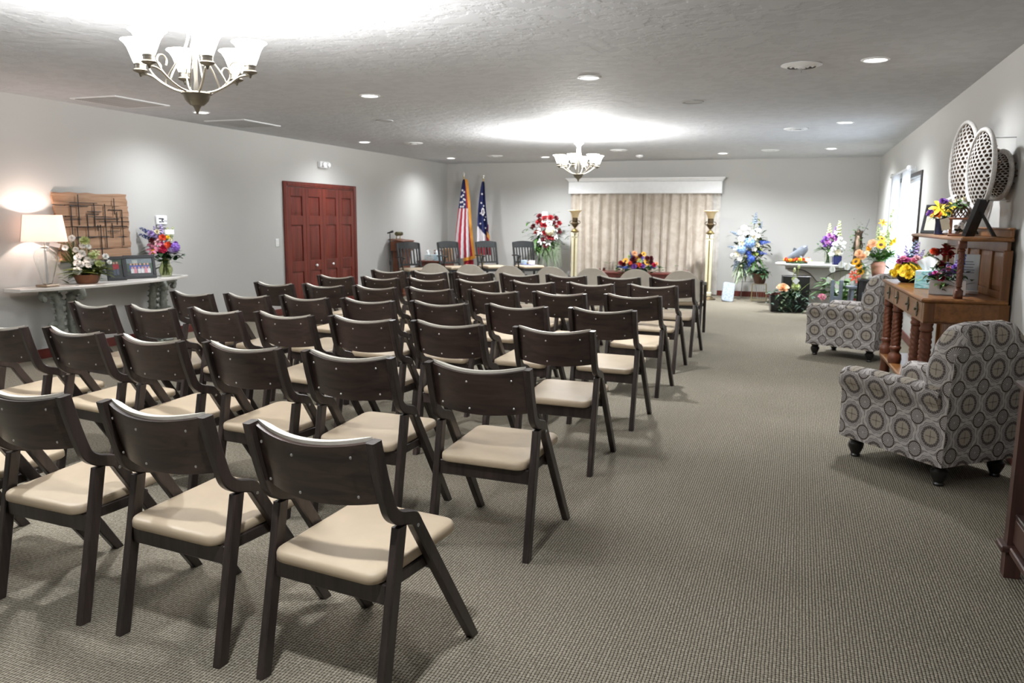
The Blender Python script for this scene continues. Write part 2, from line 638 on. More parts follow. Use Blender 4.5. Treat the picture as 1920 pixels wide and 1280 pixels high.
# window with white frame in the right wall
win = thing('window_1', 'bright window with a dark edge in the right wall', 'window', (XR, 0, 0))
win['kind'] = 'structure'
mb = MB()
for (y0, y1, z0, z1) in ((WY0, WY0 + .05, WZ0, WZ1), (WY1 - .05, WY1, WZ0, WZ1), (WY0 + .05, WY1 - .05, WZ0, WZ0 + .05), (WY0 + .05, WY1 - .05, WZ1 - .05, WZ1)):
    mb.box((.085, (y0 + y1) / 2, (z0 + z1) / 2), (.07, y1 - y0, z1 - z0), .004)
mb.build('window_frame', M['white'], win)
mb = MB()
for y in (WY0 + .05 + (WY1 - WY0 - .1) / 3, WY0 + .05 + 2 * (WY1 - WY0 - .1) / 3):
    mb.box((.085, y, (WZ0 + WZ1) / 2), (.05, .045, WZ1 - WZ0 - .1), .004)
mb.box((.085, (WY0 + WY1) / 2, (WZ0 + WZ1) / 2), (.04, WY1 - WY0 - .1, .03), .004)
mb.build('window_sash', M['white'], win)
mb = MB()
mb.box((-.006, (WY0 + WY1) / 2, WZ1 + .02), (.03, WY1 - WY0 + .12, .05), .005)
for y in (WY0 - .03, WY1 + .03):
    mb.box((-.006, y, (WZ0 + WZ1) / 2), (.03, .05, WZ1 - WZ0), .005)
mb.build('window_casing', plain('dark_bronze_trim', (.035, .028, .026), .5), win)
mb = MB(); mb.box((-.02, (WY0 + WY1) / 2, WZ0 - .02), (.12, WY1 - WY0 + .16, .035), .006)
mb.build('window_sill', M['white'], win)
gm, nt, b = new_mat('window_glass')
b.inputs['Transmission Weight'].default_value = 1.0; b.inputs['Roughness'].default_value = 0.0; b.inputs['IOR'].default_value = 1.02
b.inputs['Base Color'].default_value = (.96, .98, 1, 1)
mb = MB(); mb.box((.085, (WY0 + WY1) / 2, (WZ0 + WZ1) / 2), (.006, WY1 - WY0 - .1, WZ1 - WZ0 - .1))
mb.build('window_glass', gm, win)


# ------------------------------------------------------------------ ceiling fittings
def disc_ring(mb, r0, r1, z, t, n=24):
    mb.lathe([(r0, z), (r1, z), (r1 + .002, z - t * .4), (r0 + (r1 - r0) * .4, z - t), (r0, z - t * .5)], n, cap0=False, cap1=False)


def emit_mat(name, col, strength):
    m, nt, b = new_mat(name)
    b.inputs['Base Color'].default_value = (.8, .8, .8, 1)
    b.inputs['Emission Color'].default_value = (*col, 1)
    b.inputs['Emission Strength'].default_value = strength
    return m


M['led'] = emit_mat('lit_led_lens', (1.0, .98, .95), 9.0)
can_ring = MB(); can_ring.lathe([(.074, 0), (.098, 0), (.099, -.004), (.082, -.010), (.074, -.004)], 24, cap0=False, cap1=False)
can_lens = MB(); can_lens.lathe([(.076, -.003), (.07, -.0055), (.03, -.0065), (.001, -.007)], 24, cap0=False)
can_ring_m = can_ring.mesh('trim_ring', M['white']); can_lens_m = can_lens.mesh('lens', M['led'])
can_labels = ['lit recessed ceiling light in front of the far chandelier, nearest to the room centre',
              'lit recessed ceiling light between the two chandeliers, left of centre',
              'lit recessed ceiling light near the left wall above the red closet doors',
              'lit recessed ceiling light in the far left ceiling corner',
              'lit recessed ceiling light just left of the far chandelier',
              'lit recessed ceiling light right of the far chandelier by the back wall',
              'lit recessed ceiling light in the far right ceiling corner',
              'lit recessed ceiling light near the right wall above the bright window',
              'lit recessed ceiling light on the right, nearest to the camera',
              'lit recessed ceiling light just under the bottom finial of the near chandelier']
for i, (x, y) in enumerate(CANS):
    t = thing('recessed_light', can_labels[i] if i < 10 else 'recessed ceiling light out of view behind the picture edge', 'ceiling light', (x, y, H), 0,
              'recessed ceiling lights' if i < 10 else 'recessed lights behind the camera')
    link('trim_ring', can_ring_m, t); link('lens', can_lens_m, t)

# round diffuser vent near the right wall
v = thing('ceiling_vent', 'round white ceiling air diffuser with concentric cones', 'vent', (-.06, 6.56, H))
for k, (r0, r1) in enumerate(((.10, .145), (.07, .10), (.04, .066))):
    mb = MB(); mb.lathe([(r0, -.012 - .004 * k), (r1, -.001), (r1 + .004, -.006), (r0 + .002, -.020 - .004 * k)], 28, cap0=False, cap1=False)
    mb.build('cone_ring', M['white'], v)
mb = MB(); mb.lathe([(.10, -.0005), (.01, -.001)], 24); mb.build('duct_opening', M['black_matte'], v)
mb = MB(); mb.lathe([(.028, -.022), (.03, -.028), (.004, -.030)], 20); mb.build('centre_disc', M['white'], v)
mb = MB(); mb.tube([(0, 0, -.028), (0, 0, -.06)], .004, 6); mb.build('damper_stem', M['steel'], v)
# flush round speakers
for i, (x, y, r, lab) in enumerate(((-1.07, 8.27, .11, 'flush round ceiling speaker right of the centre ceiling light'),
                                    (-4.77, 8.80, .105, 'flush round ceiling speaker left, beyond the near chandelier'))):
    t = thing('ceiling_speaker', lab, 'speaker', (x, y, H), 0, 'flush ceiling speakers')
    mb = MB(); mb.lathe([(r - .012, 0), (r, 0), (r, -.004), (r - .008, -.007), (r - .012, -.005)], 28, cap0=False, cap1=False); mb.build('rim', M['ceiling'], t)
    mb = MB(); mb.lathe([(r - .01, -.003), (.01, -.0045)], 28); mb.build('grille', plain('speaker_grille', (.50, .50, .50), .7, scale=300), t)
# small round far diffusers
fd = [(-5.74, 11.51, 'small round ceiling diffuser near the left wall beyond the closet doors'), (-5.41, 14.21, 'small round ceiling diffuser in the far left, near the flags'),
      (-2.93, 13.52, 'small round ceiling diffuser just behind the far chandelier'), (-.12, 10.98, 'dark round ceiling diffuser near the window'),
      (-.53, 14.13, 'dark round ceiling diffuser near the back wall, right side')]
for i, (x, y, lab) in enumerate(fd):
    t = thing('ceiling_diffuser', lab, 'vent', (x, y, H), 0, 'small round ceiling diffusers')
    mb = MB(); mb.lathe([(.07, 0), (.15, 0), (.152, -.004), (.115, -.018), (.07, -.010)], 24, cap0=False, cap1=False); mb.build('rim', M['white'], t)
    mb = MB(); mb.lathe([(.075, -.001), (.02, -.002)], 20); mb.build('duct_opening', M['black_matte'], t)
    mb = MB(); mb.lathe([(.055, -.012), (.06, -.02), (.01, -.024)], 20); mb.build('centre_disc', M['white'], t)
t = thing('smoke_detector', 'small white smoke detector on the ceiling by the back wall', 'smoke detector', (-2.80, 14.68, H))
mb = MB(); mb.lathe([(.07, 0), (.07, -.02), (.05, -.038), (.01, -.042)], 20); mb.build('body', M['white'], t)
mb = MB(); mb.lathe([(.018, -.0415), (.018, -.046), (.01, -.048)], 12); mb.build('test_button', M['card'], t)
# two rectangular return grilles by the left wall
for gi, (x0, x1, y0, y1, lab) in enumerate(((-6.89, -6.31, 6.25, 6.98, 'rectangular slatted ceiling return grille above the wooden wall art'),
                                            (-6.91, -6.32, 8.19, 8.92, 'rectangular slatted ceiling grille between the near chandelier and closet doors'))):
    t = thing('ceiling_grille', lab, 'vent', ((x0 + x1) / 2, (y0 + y1) / 2, H), 0, 'rectangular ceiling grilles')
    w_, l_ = x1 - x0, y1 - y0
    mb = MB()
    for (c, d) in (((-w_ / 2 + .015, 0, -.006), (.03, l_, .012)), ((w_ / 2 - .015, 0, -.006), (.03, l_, .012)), ((0, -l_ / 2 + .015, -.006), (w_ - .06, .03, .012)), ((0, l_ / 2 - .015, -.006), (w_ - .06, .03, .012))):
        mb.box(c, d, .003)
    mb.build('frame', M['white'], t)
    mb = MB(); mb.box((0, 0, -.0015), (w_ - .06, l_ - .06, .003)); mb.build('dark_backing', plain('grille_backing', (.10, .10, .10), .8), t)
    sm = MB(); sm.box((0, 0, 0), (w_ - .06, .020, .003), 0, Matrix.Rotation(R(35), 4, 'X')); sme = sm.mesh('slat', plain('grille_slat', (.55, .55, .55), .5))
    ns = 24
    for k in range(ns):
        link('slat', sme, t, (0, -l_ / 2 + .045 + (l_ - .09) * k / (ns - 1), -.010))
# ------------------------------------------------------------------ chandeliers
M['nickel'] = plain('brushed_nickel', (.62, .585, .52), .30, 1.0, .06)
M['nickel_dark'] = plain('antique_nickel', (.30, .275, .235), .34, 1.0, .15)


def shade_mat(name, col, strength):
    m, nt, b = new_mat(name)
    b.inputs['Base Color'].default_value = (.9, .88, .84, 1)
    b.inputs['Roughness'].default_value = .35
    b.inputs['Emission Color'].default_value = (*col, 1)
    b.inputs['Emission Strength'].default_value = strength
    return m


M['lit_glass'] = shade_mat('lit_frosted_glass', (1, .97, .90), 12.0)
M['bulb'] = emit_mat('lit_bulb', (1, .95, .85), 14)


def chandelier_proto():
    t = thing('chandelier', '', 'chandelier')
    # origin: centre line, z = ceiling; all heights below the ceiling
    z = lambda h: h - H
    mb = MB(); mb.lathe([(.065, z(2.60)), (.066, z(2.585)), (.045, z(2.568)), (.012, z(2.562))], 20); mb.build('canopy', M['nickel'], t)
    mb = MB()
    for k, h in enumerate((2.555, 2.535, 2.515, 2.495)):
        pts = []
        for a in range(13):
            an = 2 * math.pi * a / 12
            q = (.011 * math.cos(an), 0, .016 * math.sin(an)) if k % 2 else (0, .011 * math.cos(an), .016 * math.sin(an))
            pts.append((q[0], q[1], z(h) + q[2]))
        mb.tube(pts, .0025, 6, cap=False)
    stuff(mb.build('chain', M['nickel'], t))
    # hub with out-curled leaf tips
    mb = MB(); mb.lathe([(.006, z(2.475)), (.016, z(2.468)), (.022, z(2.452)), (.036, z(2.440)), (.030, z(2.425)), (.020, z(2.415)), (.014, z(2.40))], 18); mb.build('hub', M['nickel'], t)
    for k in range(6):
        a = 2 * math.pi * k / 6 + .3
        ca, sa = math.cos(a), math.sin(a)
        mb = MB()
        pr = [(.018, 2.425), (.030, 2.440), (.046, 2.452), (.058, 2.462), (.064, 2.457)]
        mb.tube(catmull([(r * ca, r * sa, z(h)) for r, h in pr], 3), [.006] * 10 + [.005, .004, .004], 6)
        mb.build('leaf_tip', M['nickel'], t)
    mb = MB(); mb.lathe([(.010, z(2.42)), (.008, z(2.34)), (.013, z(2.30)), (.020, z(2.275)), (.012, z(2.25)), (.009, z(2.12)), (.014, z(2.08)), (.012, z(2.05))], 16); mb.build('stem', M['nickel'], t)
    mb = MB(); mb.lathe([(.018, z(2.060)), (.072, z(2.058)), (.075, z(2.050)), (.066, z(2.045)), (.055, z(2.018)), (.036, z(2.000)), (.032, z(1.996))], 24); mb.build('bowl', M['nickel_dark'], t)
    mb = MB(); mb.lathe([(.032, z(1.997)), (.020, z(1.992)), (.013, z(1.978)), (.010, z(1.970)), (.008, z(1.966)), (.007, z(1.958)), (.002, z(1.953))], 16); mb.build('finial', M['nickel_dark'], t)
    for k in range(6):
        a = 2 * math.pi * k / 6 + R(22)
        ca, sa = math.cos(a), math.sin(a)
        pol = lambda r, h, o=0: (r * ca - o * sa, r * sa + o * ca, z(h))
        mb = MB(); mb.tube(catmull([pol(.055, 2.058), pol(.10, 2.068), (pol(.16, 2.098)), pol(.205, 2.130), pol(.24, 2.142), pol(.268, 2.140)], 5), .0062, 8); mb.build('arm', M['nickel'], t)
        mb = MB()
        mb.tube(catmull([pol(.150, 2.094), pol(.19, 2.125), pol(.222, 2.165), pol(.215, 2.198), pol(.188, 2.205), pol(.168, 2.185), pol(.172, 2.160)], 5), .0045, 7)
        mb.build('scroll', M['nickel'], t)
        mb = MB()
        mb.tube(catmull([pol(.022, 2.43), pol(.026, 2.36), pol(.036, 2.30), pol(.066, 2.235), pol(.110, 2.175), pol(.145, 2.115), pol(.148, 2.094)], 5), .0042, 7); mb.build('rod', M['nickel'], t)
        c = pol(.268, 2.140)
        mb = MB(); mb.lathe([(.004, -.010), (.007, .0), (.010, .006), (.030, .014), (.036, .020), (.030, .026), (.027, .028), (.027, .044), (.029, .046), (.029, .052), (.024, .055)], 18, c); mb.build('socket_cup', M['nickel_dark'], t)
        mb = MB()
        prof = [(.027, .050), (.034, .066), (.045, .095), (.056, .125), (.070, .148), (.086, .160), (.084, .1625), (.067, .152), (.052, .128), (.041, .096), (.030, .068), (.022, .054)]
        mb.lathe(prof, 22, c, cap0=False, cap1=False); sh = mb.build('glass_shade', M['lit_glass'], t)
        mb = MB(); mb.lathe([(.008, .055), (.012, .07), (.020, .095), (.022, .112), (.015, .128), (.003, .134)], 12, c); mb.build('bulb', M['bulb'], sh)
    return t


CHAND = [(-2.87, 3.36, 0, 'brushed nickel chandelier with six lit bell shades, the near and larger-looking one'),
         (-2.88, 10.75, R(8), 'brushed nickel chandelier with six lit bell shades, far one in front of the curtain')]
ch = chandelier_proto()
for i, (x, y, rz, lab) in enumerate(CHAND):
    if i == 0:
        ch.location = (x, y, H); ch['label'] = lab; ch['group'] = 'six-light chandeliers'
    else:
        dup(ch, (x, y, H), rz, lab, 'six-light chandeliers')
    for k in range(6):
        a = 2 * math.pi * k / 6 + R(22) + rz
        lamp('chandelier_bulb', 'POINT', (x + .268 * math.cos(a), y + .268 * math.sin(a), 2.140 + .172), BULB_W, BULB_COL, shadow_soft_size=.03)
# ------------------------------------------------------------------ folding chairs
def post_y(z):
    return 0.012 + (0.838 - z) * 0.26


def chair_proto():
    root = thing('folding_chair', '', 'chair')
    w, d = .030, .044
    ctrl = [(0, .012, .838), (0, .036, .745), (0, .066, .650), (0, .085, .608), (0, .120, .582), (0, .160, .570), (0, .195, .556), (0, .220, .520)]
    path = catmull(ctrl, 4)
    
    pts = path + [Vector((0, lerp(.220, .560, t), lerp(.520, 0, t))) for t in (.25, .5, .75, 1)]
    nrm = []
    for i, p in enumerate(pts):
        a = pts[max(0, i - 1)]; b_ = pts[min(len(pts) - 1, i + 1)]
        t_ = b_ - a
        nrm.append(Vector((0, -t_.z, t_.y)))
    nrm[-1] = Vector((0, 1, 0))
    nrm[0] = Vector((0, 1, .1))
    mb = MB(); mb.sweep(pts, nrm, w, d); frame = mb.mesh('side_frame', M['chair_wood'], 40)
    rp = [Vector((0, lerp(.128, .022, t), lerp(.553, 0, t))) for t in (0, .33, .66, 1)]
    mb = MB(); mb.sweep(rp, [Vector((0, 1, 0))] * 4, w, d); rleg = mb.mesh('rear_leg', M['chair_wood'], 40)
    xs = .229
    for s in (-1, 1):
        link('side_frame', frame, root, (s * xs, 0, 0))
        link('rear_leg', rleg, root, (s * xs, 0, 0))
    # curved back panel
    bw = .220; zt, zb = .832, .640

    def back(u, v):
        x = (u * 2 - 1) * bw
        q = 1 - (u * 2 - 1) ** 2
        z = lerp(zb - .018 * q, zt - .026 * q, v)
        return (x, post_y(z) + .004 - .052 * q, z)
    mb = MB(); mb.grid(back, 18, 6, back=-.012); mb.build('back_panel', M['chair_panel'], root, 50)

    def pad(u, v):
        x = (u * 2 - 1) * (bw - .006)
        q = 1 - (u * 2 - 1) ** 2
        z = lerp(zb + .012 - .018 * q, zt + .014 - .026 * q, v)
        e = min(1.0, 8 * min(u, 1 - u, v * .6 + .02, (1 - v) * .6 + .16))
        return (x, post_y(z) + .004 - .052 * q + .013 + .023 * math.sqrt(max(0, e)), z)
    mb = MB()

    def pad_in(u, v):
        x = (u * 2 - 1) * (bw - .006)
        q = 1 - (u * 2 - 1) ** 2
        z = lerp(zb + .012 - .018 * q, zt + .014 - .026 * q, v)
        return (x, post_y(z) + .004 - .052 * q + .0125, z)
    nu, nv = 18, 8
    idx = [[[mb.P(f(i / nu, j / nv)) for i in range(nu + 1)] for j in range(nv + 1)] for f in (pad, pad_in)]
    A, B = idx
    for j in range(nv):
        for i in range(nu):
            mb.F(A[j][i + 1], A[j][i], A[j + 1][i], A[j + 1][i + 1])
            mb.F(B[j][i], B[j][i + 1], B[j + 1][i + 1], B[j + 1][i])
    edge = [(0, i) for i in range(nu + 1)] + [(j, nu) for j in range(1, nv + 1)] + [(nv, i) for i in range(nu - 1, -1, -1)] + [(j, 0) for j in range(nv - 1, 0, -1)]
    for (p, q) in zip(edge, edge[1:] + edge[:1]):
        mb.F(A[p[0]][p[1]], A[q[0]][q[1]], B[q[0]][q[1]], B[p[0]][p[1]])
    mb.build('back_pad', M['vinyl_back'], root, 50)
    # zinc bolts through the panel, and hinge bolts on the sides
    mb = MB()
    for u in (.11, .43, .87):
        for v in (.16, .82):
            p = Vector(back(u, v))
            mb.lathe([(.0046, 0), (.0046, .0015), (.003, .003), (.0005, .0036)], 10, (p.x, p.y - .0120, p.z), Matrix.Rotation(R(90), 4, 'X'))
    stuff(mb.build('bolts', M['steel'], root))
    mb = MB()
    for s in (-1, 1):
        mb.lathe([(.006, 0), (.006, .002), (.0005, .004)], 10, (s * (xs + w / 2), .205, .532), Matrix.Rotation(R(90 * s), 4, 'Y'))
    stuff(mb.build('hinge_bolts', M['steel'], root))
    # rails
    mb = MB(); mb.box((0, .088, .352), (2 * xs - w, .022, .066), .004); mb.build('rear_rail', M['chair_wood'], root)
    mb = MB(); mb.box((0, .325, .366), (2 * xs - w, .022, .050), .004); mb.build('front_rail', M['chair_wood'], root)
    mb = MB(); mb.box((0, .225, .376), (.020, .26, .040), .004); sr = mb.mesh('side_rail', M['chair_wood'])
    for s in (-1, 1):
        link('side_rail', sr, root, (s * (xs - .026), 0, 0))
    # seat: vinyl pad
    out = []
    for (x, y) in round_rect(-.207, .207, .045, .498, .045, 5):
        out.append((x * lerp(.98, 1.03, (y - .045) / .453), y))
    mb = MB(); cushion(mb, out, [(.006, .386), (0, .391), (0, .409), (.003, .417), (.010, .4215), (.03, .4235)], slope=.055, dome=.005, yc=.045)
    mb.build('seat', M['vinyl'], root, 60)
    for x in (-.12, .12):
        mb = MB(); mb.box((x, .205, .389), (.03, .26, .012)); mb.build('seat_slat', M['chair_wood'], root)
    return root


ROWS = [
    [(-1.306, 1.914, -7.5), (-1.933, 1.973, -6), (-2.577, 2.019, -4), (-3.20, 2.06, -5)],
    [(-1.250, 3.072, -2.5), (-1.905, 3.115, -3), (-2.505, 3.140, -6.5), (-3.082, 3.156, -8), (-3.670, 3.225, -9), (-4.230, 3.243, -9)],
    [(-1.280, 4.291, -2), (-1.940, 4.297, -5), (-2.523, 4.301, -6), (-3.084, 4.291, -8), (-3.640, 4.310, -9.5), (-4.150, 4.277, -11.5), (-4.660, 4.270, -12.5)],
    [(-1.255, 5.375, -3.5), (-1.881, 5.362, -5), (-2.474, 5.333, -6), (-3.050, 5.295, -7), (-3.605, 5.290, -8.5), (-4.115, 5.250, -11), (-4.630, 5.225, -12.5)],
    [(-1.265, 6.495, -5), (-1.881, 6.455, -6), (-2.460, 6.405, -7), (-3.055, 6.380, -9), (-3.576, 6.341, -10), (-4.095, 6.315, -10.5), (-4.610, 6.290, -12)],
    [(-1.289, 7.580, -5), (-1.887, 7.545, -6.5), (-2.466, 7.500, -8), (-3.030, 7.435, -8), (-3.572, 7.405, -10), (-4.085, 7.365, -11), (-4.600, 7.335, -12.5)],
    [(-1.258, 8.602, -6), (-1.825, 8.570, -7), (-2.415, 8.550, -8), (-2.950, 8.502, -8.5), (-3.510, 8.475, -8.5), (-4.025, 8.410, -11.5), (-4.540, 8.385, -12)]]
ORD = ['first', 'second', 'third', 'fourth', 'fifth', 'sixth', 'seventh']
ROWN = ['nearest row', 'second row from the camera', 'third row from the camera', 'fourth row from the camera', 'fifth row from the camera', 'sixth row from the camera', 'row just behind the cream armchairs']
proto = chair_proto()
first = True
for i, row in enumerate(ROWS):
    for j, (x, y, yaw) in enumerate(row):
        lab = 'dark wood folding chair, %s from the aisle, in the %s' % (ORD[j], ROWN[i])
        rz = R(max(yaw, -10))
        if first:
            proto.location = (x, y, 0); proto.rotation_euler = (0, 0, rz); proto['label'] = lab; proto['group'] = 'dark folding chairs in rows'
            first = False
        else:
            dup(proto, (x, y, 0), rz, lab, 'dark folding chairs in rows')


# ------------------------------------------------------------------ cream armchairs of the front row
def arm_chair_proto():
    root = thing('cream_armchair', '', 'chair')
    M['arm_wood'] = wood('dark_arm_wood', (.012, .010, .009), (.034, .026, .022), (1, .08, 1), 30, .35)

    def shell(u, v):
        x0 = (u * 2 - 1)
        wd = .228 - .012 * v
        top = .826 - .115 * abs(x0) ** 2.6
        z = lerp(.44, top, v)
        return (x0 * wd, .03 + (.80 - z) * .16 - .05 * (1 - x0 * x0), z)
    mb = MB(); mb.grid(shell, 16, 8, back=-.014); mb.build('back_shell', plain('cream_shell', (.78, .72, .62), .5, var=.04), root, 50)

    def pad(u, v):
        x0 = (u * 2 - 1)
        p = Vector(shell(u, v))
        e = min(1.0, 6 * min(u + .02, 1 - u + .02, v + .02, 1 - v + .02))
        return (p.x * .985, p.y + .012 + .03 * math.sqrt(e), p.z - .004)
    mb = MB(); mb.grid(pad, 16, 8, back=.012); mb.build('back_pad', M['vinyl_back'], root, 50)
    out = round_rect(-.226, .226, .06, .50, .06, 5)
    mb = MB(); cushion(mb, out, [(.015, .385), (0, .40), (0, .425), (.012, .44), (.04, .446)], dome=.012); mb.build('seat', M['vinyl'], root, 60)
    mb = MB(); mb.box((0, .28, .365), (.46, .40, .045), .006); mb.build('seat_frame', M['arm_wood'], root)
    for s in (-1, 1):
        x = s * .248
        mb = MB()
        pts = catmull([(x, .0, .70), (x, .045, .56), (x, .06, .40), (x, .02, .18), (x, -.03, 0)], 4)
        mb.sweep(pts, [Vector((0, 1, .05))] * len(pts), .032, .042); mb.build('rear_leg', M['arm_wood'], root)
        mb = MB()
        pts = catmull([(x, .015, .695), (x, .10, .675), (x, .28, .655), (x, .42, .645), (x, .475, .615), (x, .48, .40), (x, .49, .20), (x, .50, 0)], 4)
        nr = []
        for k, p in enumerate(pts):
            t_ = pts[min(len(pts) - 1, k + 1)] - pts[max(0, k - 1)]
            nr.append(Vector((0, -t_.z, t_.y)))
        nr[-1] = Vector((0, 1, 0))
        mb.sweep(pts, nr, .036, .040); mb.build('arm', M['arm_wood'], root)
    return root


ac = arm_chair_proto()
AX = [-1.36, -1.93, -2.51, -3.07, -3.67, -4.24, -4.79]
for j, x in enumerate(AX):
    lab = 'cream padded armchair with dark wood arms, %s from the aisle in the far row' % ORD[j]
    if j == 0:
        ac.location = (x, 10.13, 0); ac['label'] = lab; ac['group'] = 'cream armchairs in the far row'
    else:
        dup(ac, (x, 10.13 + .01 * j, 0), R(rnd.uniform(-2, 2)), lab, 'cream armchairs in the far row')
# ------------------------------------------------------------------ flowers
FC = {
    'white': (.88, .88, .85), 'cream': (.80, .74, .55), 'palegreen': (.55, .62, .30), 'yellow': (.85, .62, .03), 'gold': (.85, .42, .02),
    'orange': (.80, .20, .02), 'redorange': (.75, .09, .03), 'red': (.27, .008, .014), 'crimson': (.45, .01, .06), 'darkred': (.10, .006, .011),
    'pink': (.75, .25, .38), 'palepink': (.80, .48, .50), 'magenta': (.55, .06, .28), 'lilac': (.46, .35, .66), 'purple': (.20, .07, .34), 'violet': (.26, .12, .55),
    'skyblue': (.28, .44, .74), 'blue': (.06, .13, .55), 'navyblue': (.04, .06, .25), 'peach': (.85, .50, .28), 'brown': (.06, .025, .012), 'mauve': (.42, .16, .42), 'greyblue': (.22, .28, .38)}
_fm = {}


def fmat(c):
    if c not in _fm:
        _fm[c] = plain('petal_' + c, FC[c], .55, var=.14, scale=60, Subsurface_Weight=0.0)
    return _fm[c]


def green(name, c):
    return plain(name, c, .5, var=.25, scale=30)


M['leaf_dark'] = green('leaf_dark_green', (.018, .055, .014)); M['leaf_mid'] = green('leaf_mid_green', (.05, .13, .02))
M['leaf_light'] = green('leaf_light_green', (.13, .26, .035)); M['leaf_olive'] = green('leaf_olive', (.17, .215, .04)); M['leaf_blue'] = green('leaf_blue_green', (.07, .13, .09))
M['leaf_pale'] = green('leaf_pale_variegated', (.33, .42, .26)); M['leaf_bright'] = green('leaf_bright_green', (.10, .30, .03))
_bl = {}


def frame_of(d):
    d = Vector(d).normalized()
    return d.to_track_quat('Z', 'Y').to_matrix().to_4x4()


def petal(mb, ang, tilt, L, W, curl=0.3, base=0.0, z0=0.0, cup=0.25):
    """petal leaving the axis at angle ang, tilt 0 = up, 90 = flat"""
    ca, sa = math.cos(ang), math.sin(ang)
    rows = []
    for i, (t, wf) in enumerate(((0, .25), (.4, .9), (.75, 1.0), (1, .35))):
        th = R(tilt) + curl * t
        r = base + L * t * math.sin(th)
        z = z0 + L * t * math.cos(th)
        row = []
        for s in (-1, 0, 1):
            o = s * W * .5 * wf
            zz = z + cup * abs(s) * W * .4 * wf
            row.append(mb.P((r * ca - o * sa, r * sa + o * ca, zz)))
        rows.append(row)
    for a, b_ in zip(rows, rows[1:]):
        mb.F(a[0], a[1], b_[1], b_[0]); mb.F(a[1], a[2], b_[2], b_[1])


def bloom(kind, c):
    """unit size bloom (about 1 across), facing +z"""
    key = (kind, c)
    if key in _bl:
        return _bl[key]
    rn = random.Random(hash(kind) % 1000 if False else sum(map(ord, kind + c)))
    mb = MB(); mats = [fmat(c)]
    if kind == 'rose':
        for ring, (n, tilt, L, W, b_) in enumerate(((3, 4, .42, .30, .03), (4, 14, .46, .40, .07), (5, 30, .50, .44, .10), (6, 52, .52, .46, .12))):
            for k in range(n):
                petal(mb, 2 * math.pi * k / n + ring * .7, tilt, L, W, .35, b_, -.12, .55)
    elif kind == 'carnation':
        for ring, (n, tilt, L) in enumerate(((5, 8, .42), (8, 30, .45), (10, 55, .48), (11, 80, .47), (9, 108, .42))):
            for k in range(n):
                petal(mb, 2 * math.pi * (k + rn.random() * .5) / n + ring, tilt + rn.uniform(-8, 8), L, .26, rn.uniform(-.2, .4), .02, 0, rn.uniform(-.4, .5))
    elif kind == 'mum':
        for ring, (n, tilt, L) in enumerate(((7, 10, .36), (11, 35, .42), (15, 60, .48), (17, 84, .5), (13, 108, .44))):
            for k in range(n):
                petal(mb, 2 * math.pi * (k + rn.random() * .3) / n + ring, tilt, L, .11, -.35, .02, 0, .5)
    elif kind == 'hydrangea':
        for k in range(46):
            t = (k + .5) / 46
            ph = math.acos(1 - 1.55 * t); th = k * 2.39996
            n_ = Vector((math.sin(ph) * math.cos(th), math.sin(ph) * math.sin(th), math.cos(ph)))
            mb.T = Matrix.Translation(n_ * .43) @ frame_of(n_)
            for q in range(4):
                petal(mb, q * math.pi / 2 + k, 78, .11, .11, .1, 0, rn.uniform(-.02, .03), .2)
        mb.T = None
        mb.lathe([(.05, -.3), (.30, -.2), (.38, 0), (.28, .26), (.05, .37)], 10)
    elif kind == 'lily':
        for k in range(6):
            petal(mb, 2 * math.pi * k / 6, 34 + 8 * (k % 2), .62, .24, .75, .02, -.2, .35)
        mb.m = 1; mats.append(fmat('brown'))
        for k in range(5):
            a = 2 * math.pi * k / 5
            mb.tube([(0, 0, -.15), (.08 * math.cos(a), .08 * math.sin(a), .2), (.13 * math.cos(a), .13 * math.sin(a), .3)], .016, 4)
    elif kind in ('sunflower', 'daisy'):
        n = 16 if kind == 'sunflower' else 13
        r0 = .17 if kind == 'sunflower' else .10
        for ring in range(2):
            for k in range(n):
                petal(mb, 2 * math.pi * (k + .5 * ring) / n, 80 - 9 * ring, .5 - r0, .12 if kind == 'sunflower' else .13, .15, r0 * .8, .01 * ring, .1)
        mb.m = 1; mats.append(fmat('brown') if kind == 'sunflower' else fmat('gold'))
        mb.lathe([(r0, 0), (r0, .04), (r0 * .7, .075), (.01, .07)], 12)
    elif kind == 'tulip':
        for ring in range(2):
            for k in range(3):
                petal(mb, 2 * math.pi * k / 3 + ring, 24, .62, .46, -.55, .08, -.2, .3)
    elif kind == 'bud':
        mb.lathe([(.02, -.5), (.2, -.32), (.27, -.05), (.2, .25), (.06, .47), (.005, .5)], 9)
    elif kind == 'spike':       # one unit long, along +z
        for k in range(34):
            t = k / 33
            a = k * 2.4; r = .085 * (1 - .75 * t)
            p = Vector((math.cos(a) * r, math.sin(a) * r, t))
            mb.T = Matrix.Translation(p) @ frame_of((math.cos(a), math.sin(a), .5)) @ Matrix.Scale(.15 * (1 - .6 * t), 4)
            for q in range(5):
                petal(mb, q * 1.2566, 62, .6, .5, .1, 0, 0, .3)
        mb.T = None
        mb.m = 1; mats.append(M['leaf_mid'])
        mb.tube([(0, 0, -.5), (0, 0, .5), (0, 0, 1)], [.018, .015, .006], 5)
    elif kind == 'orchid':
        for k in range(5):
            petal(mb, 2 * math.pi * k / 5 + .3, 74, .48, .36, .2, .02, 0, .15)
        mb.m = 1; mats.append(fmat('magenta'))
        mb.lathe([(.07, 0), (.06, .1), (.01, .14)], 6)
    me = mb.mesh(kind, mats, 60)
    _bl[key] = me
    return me


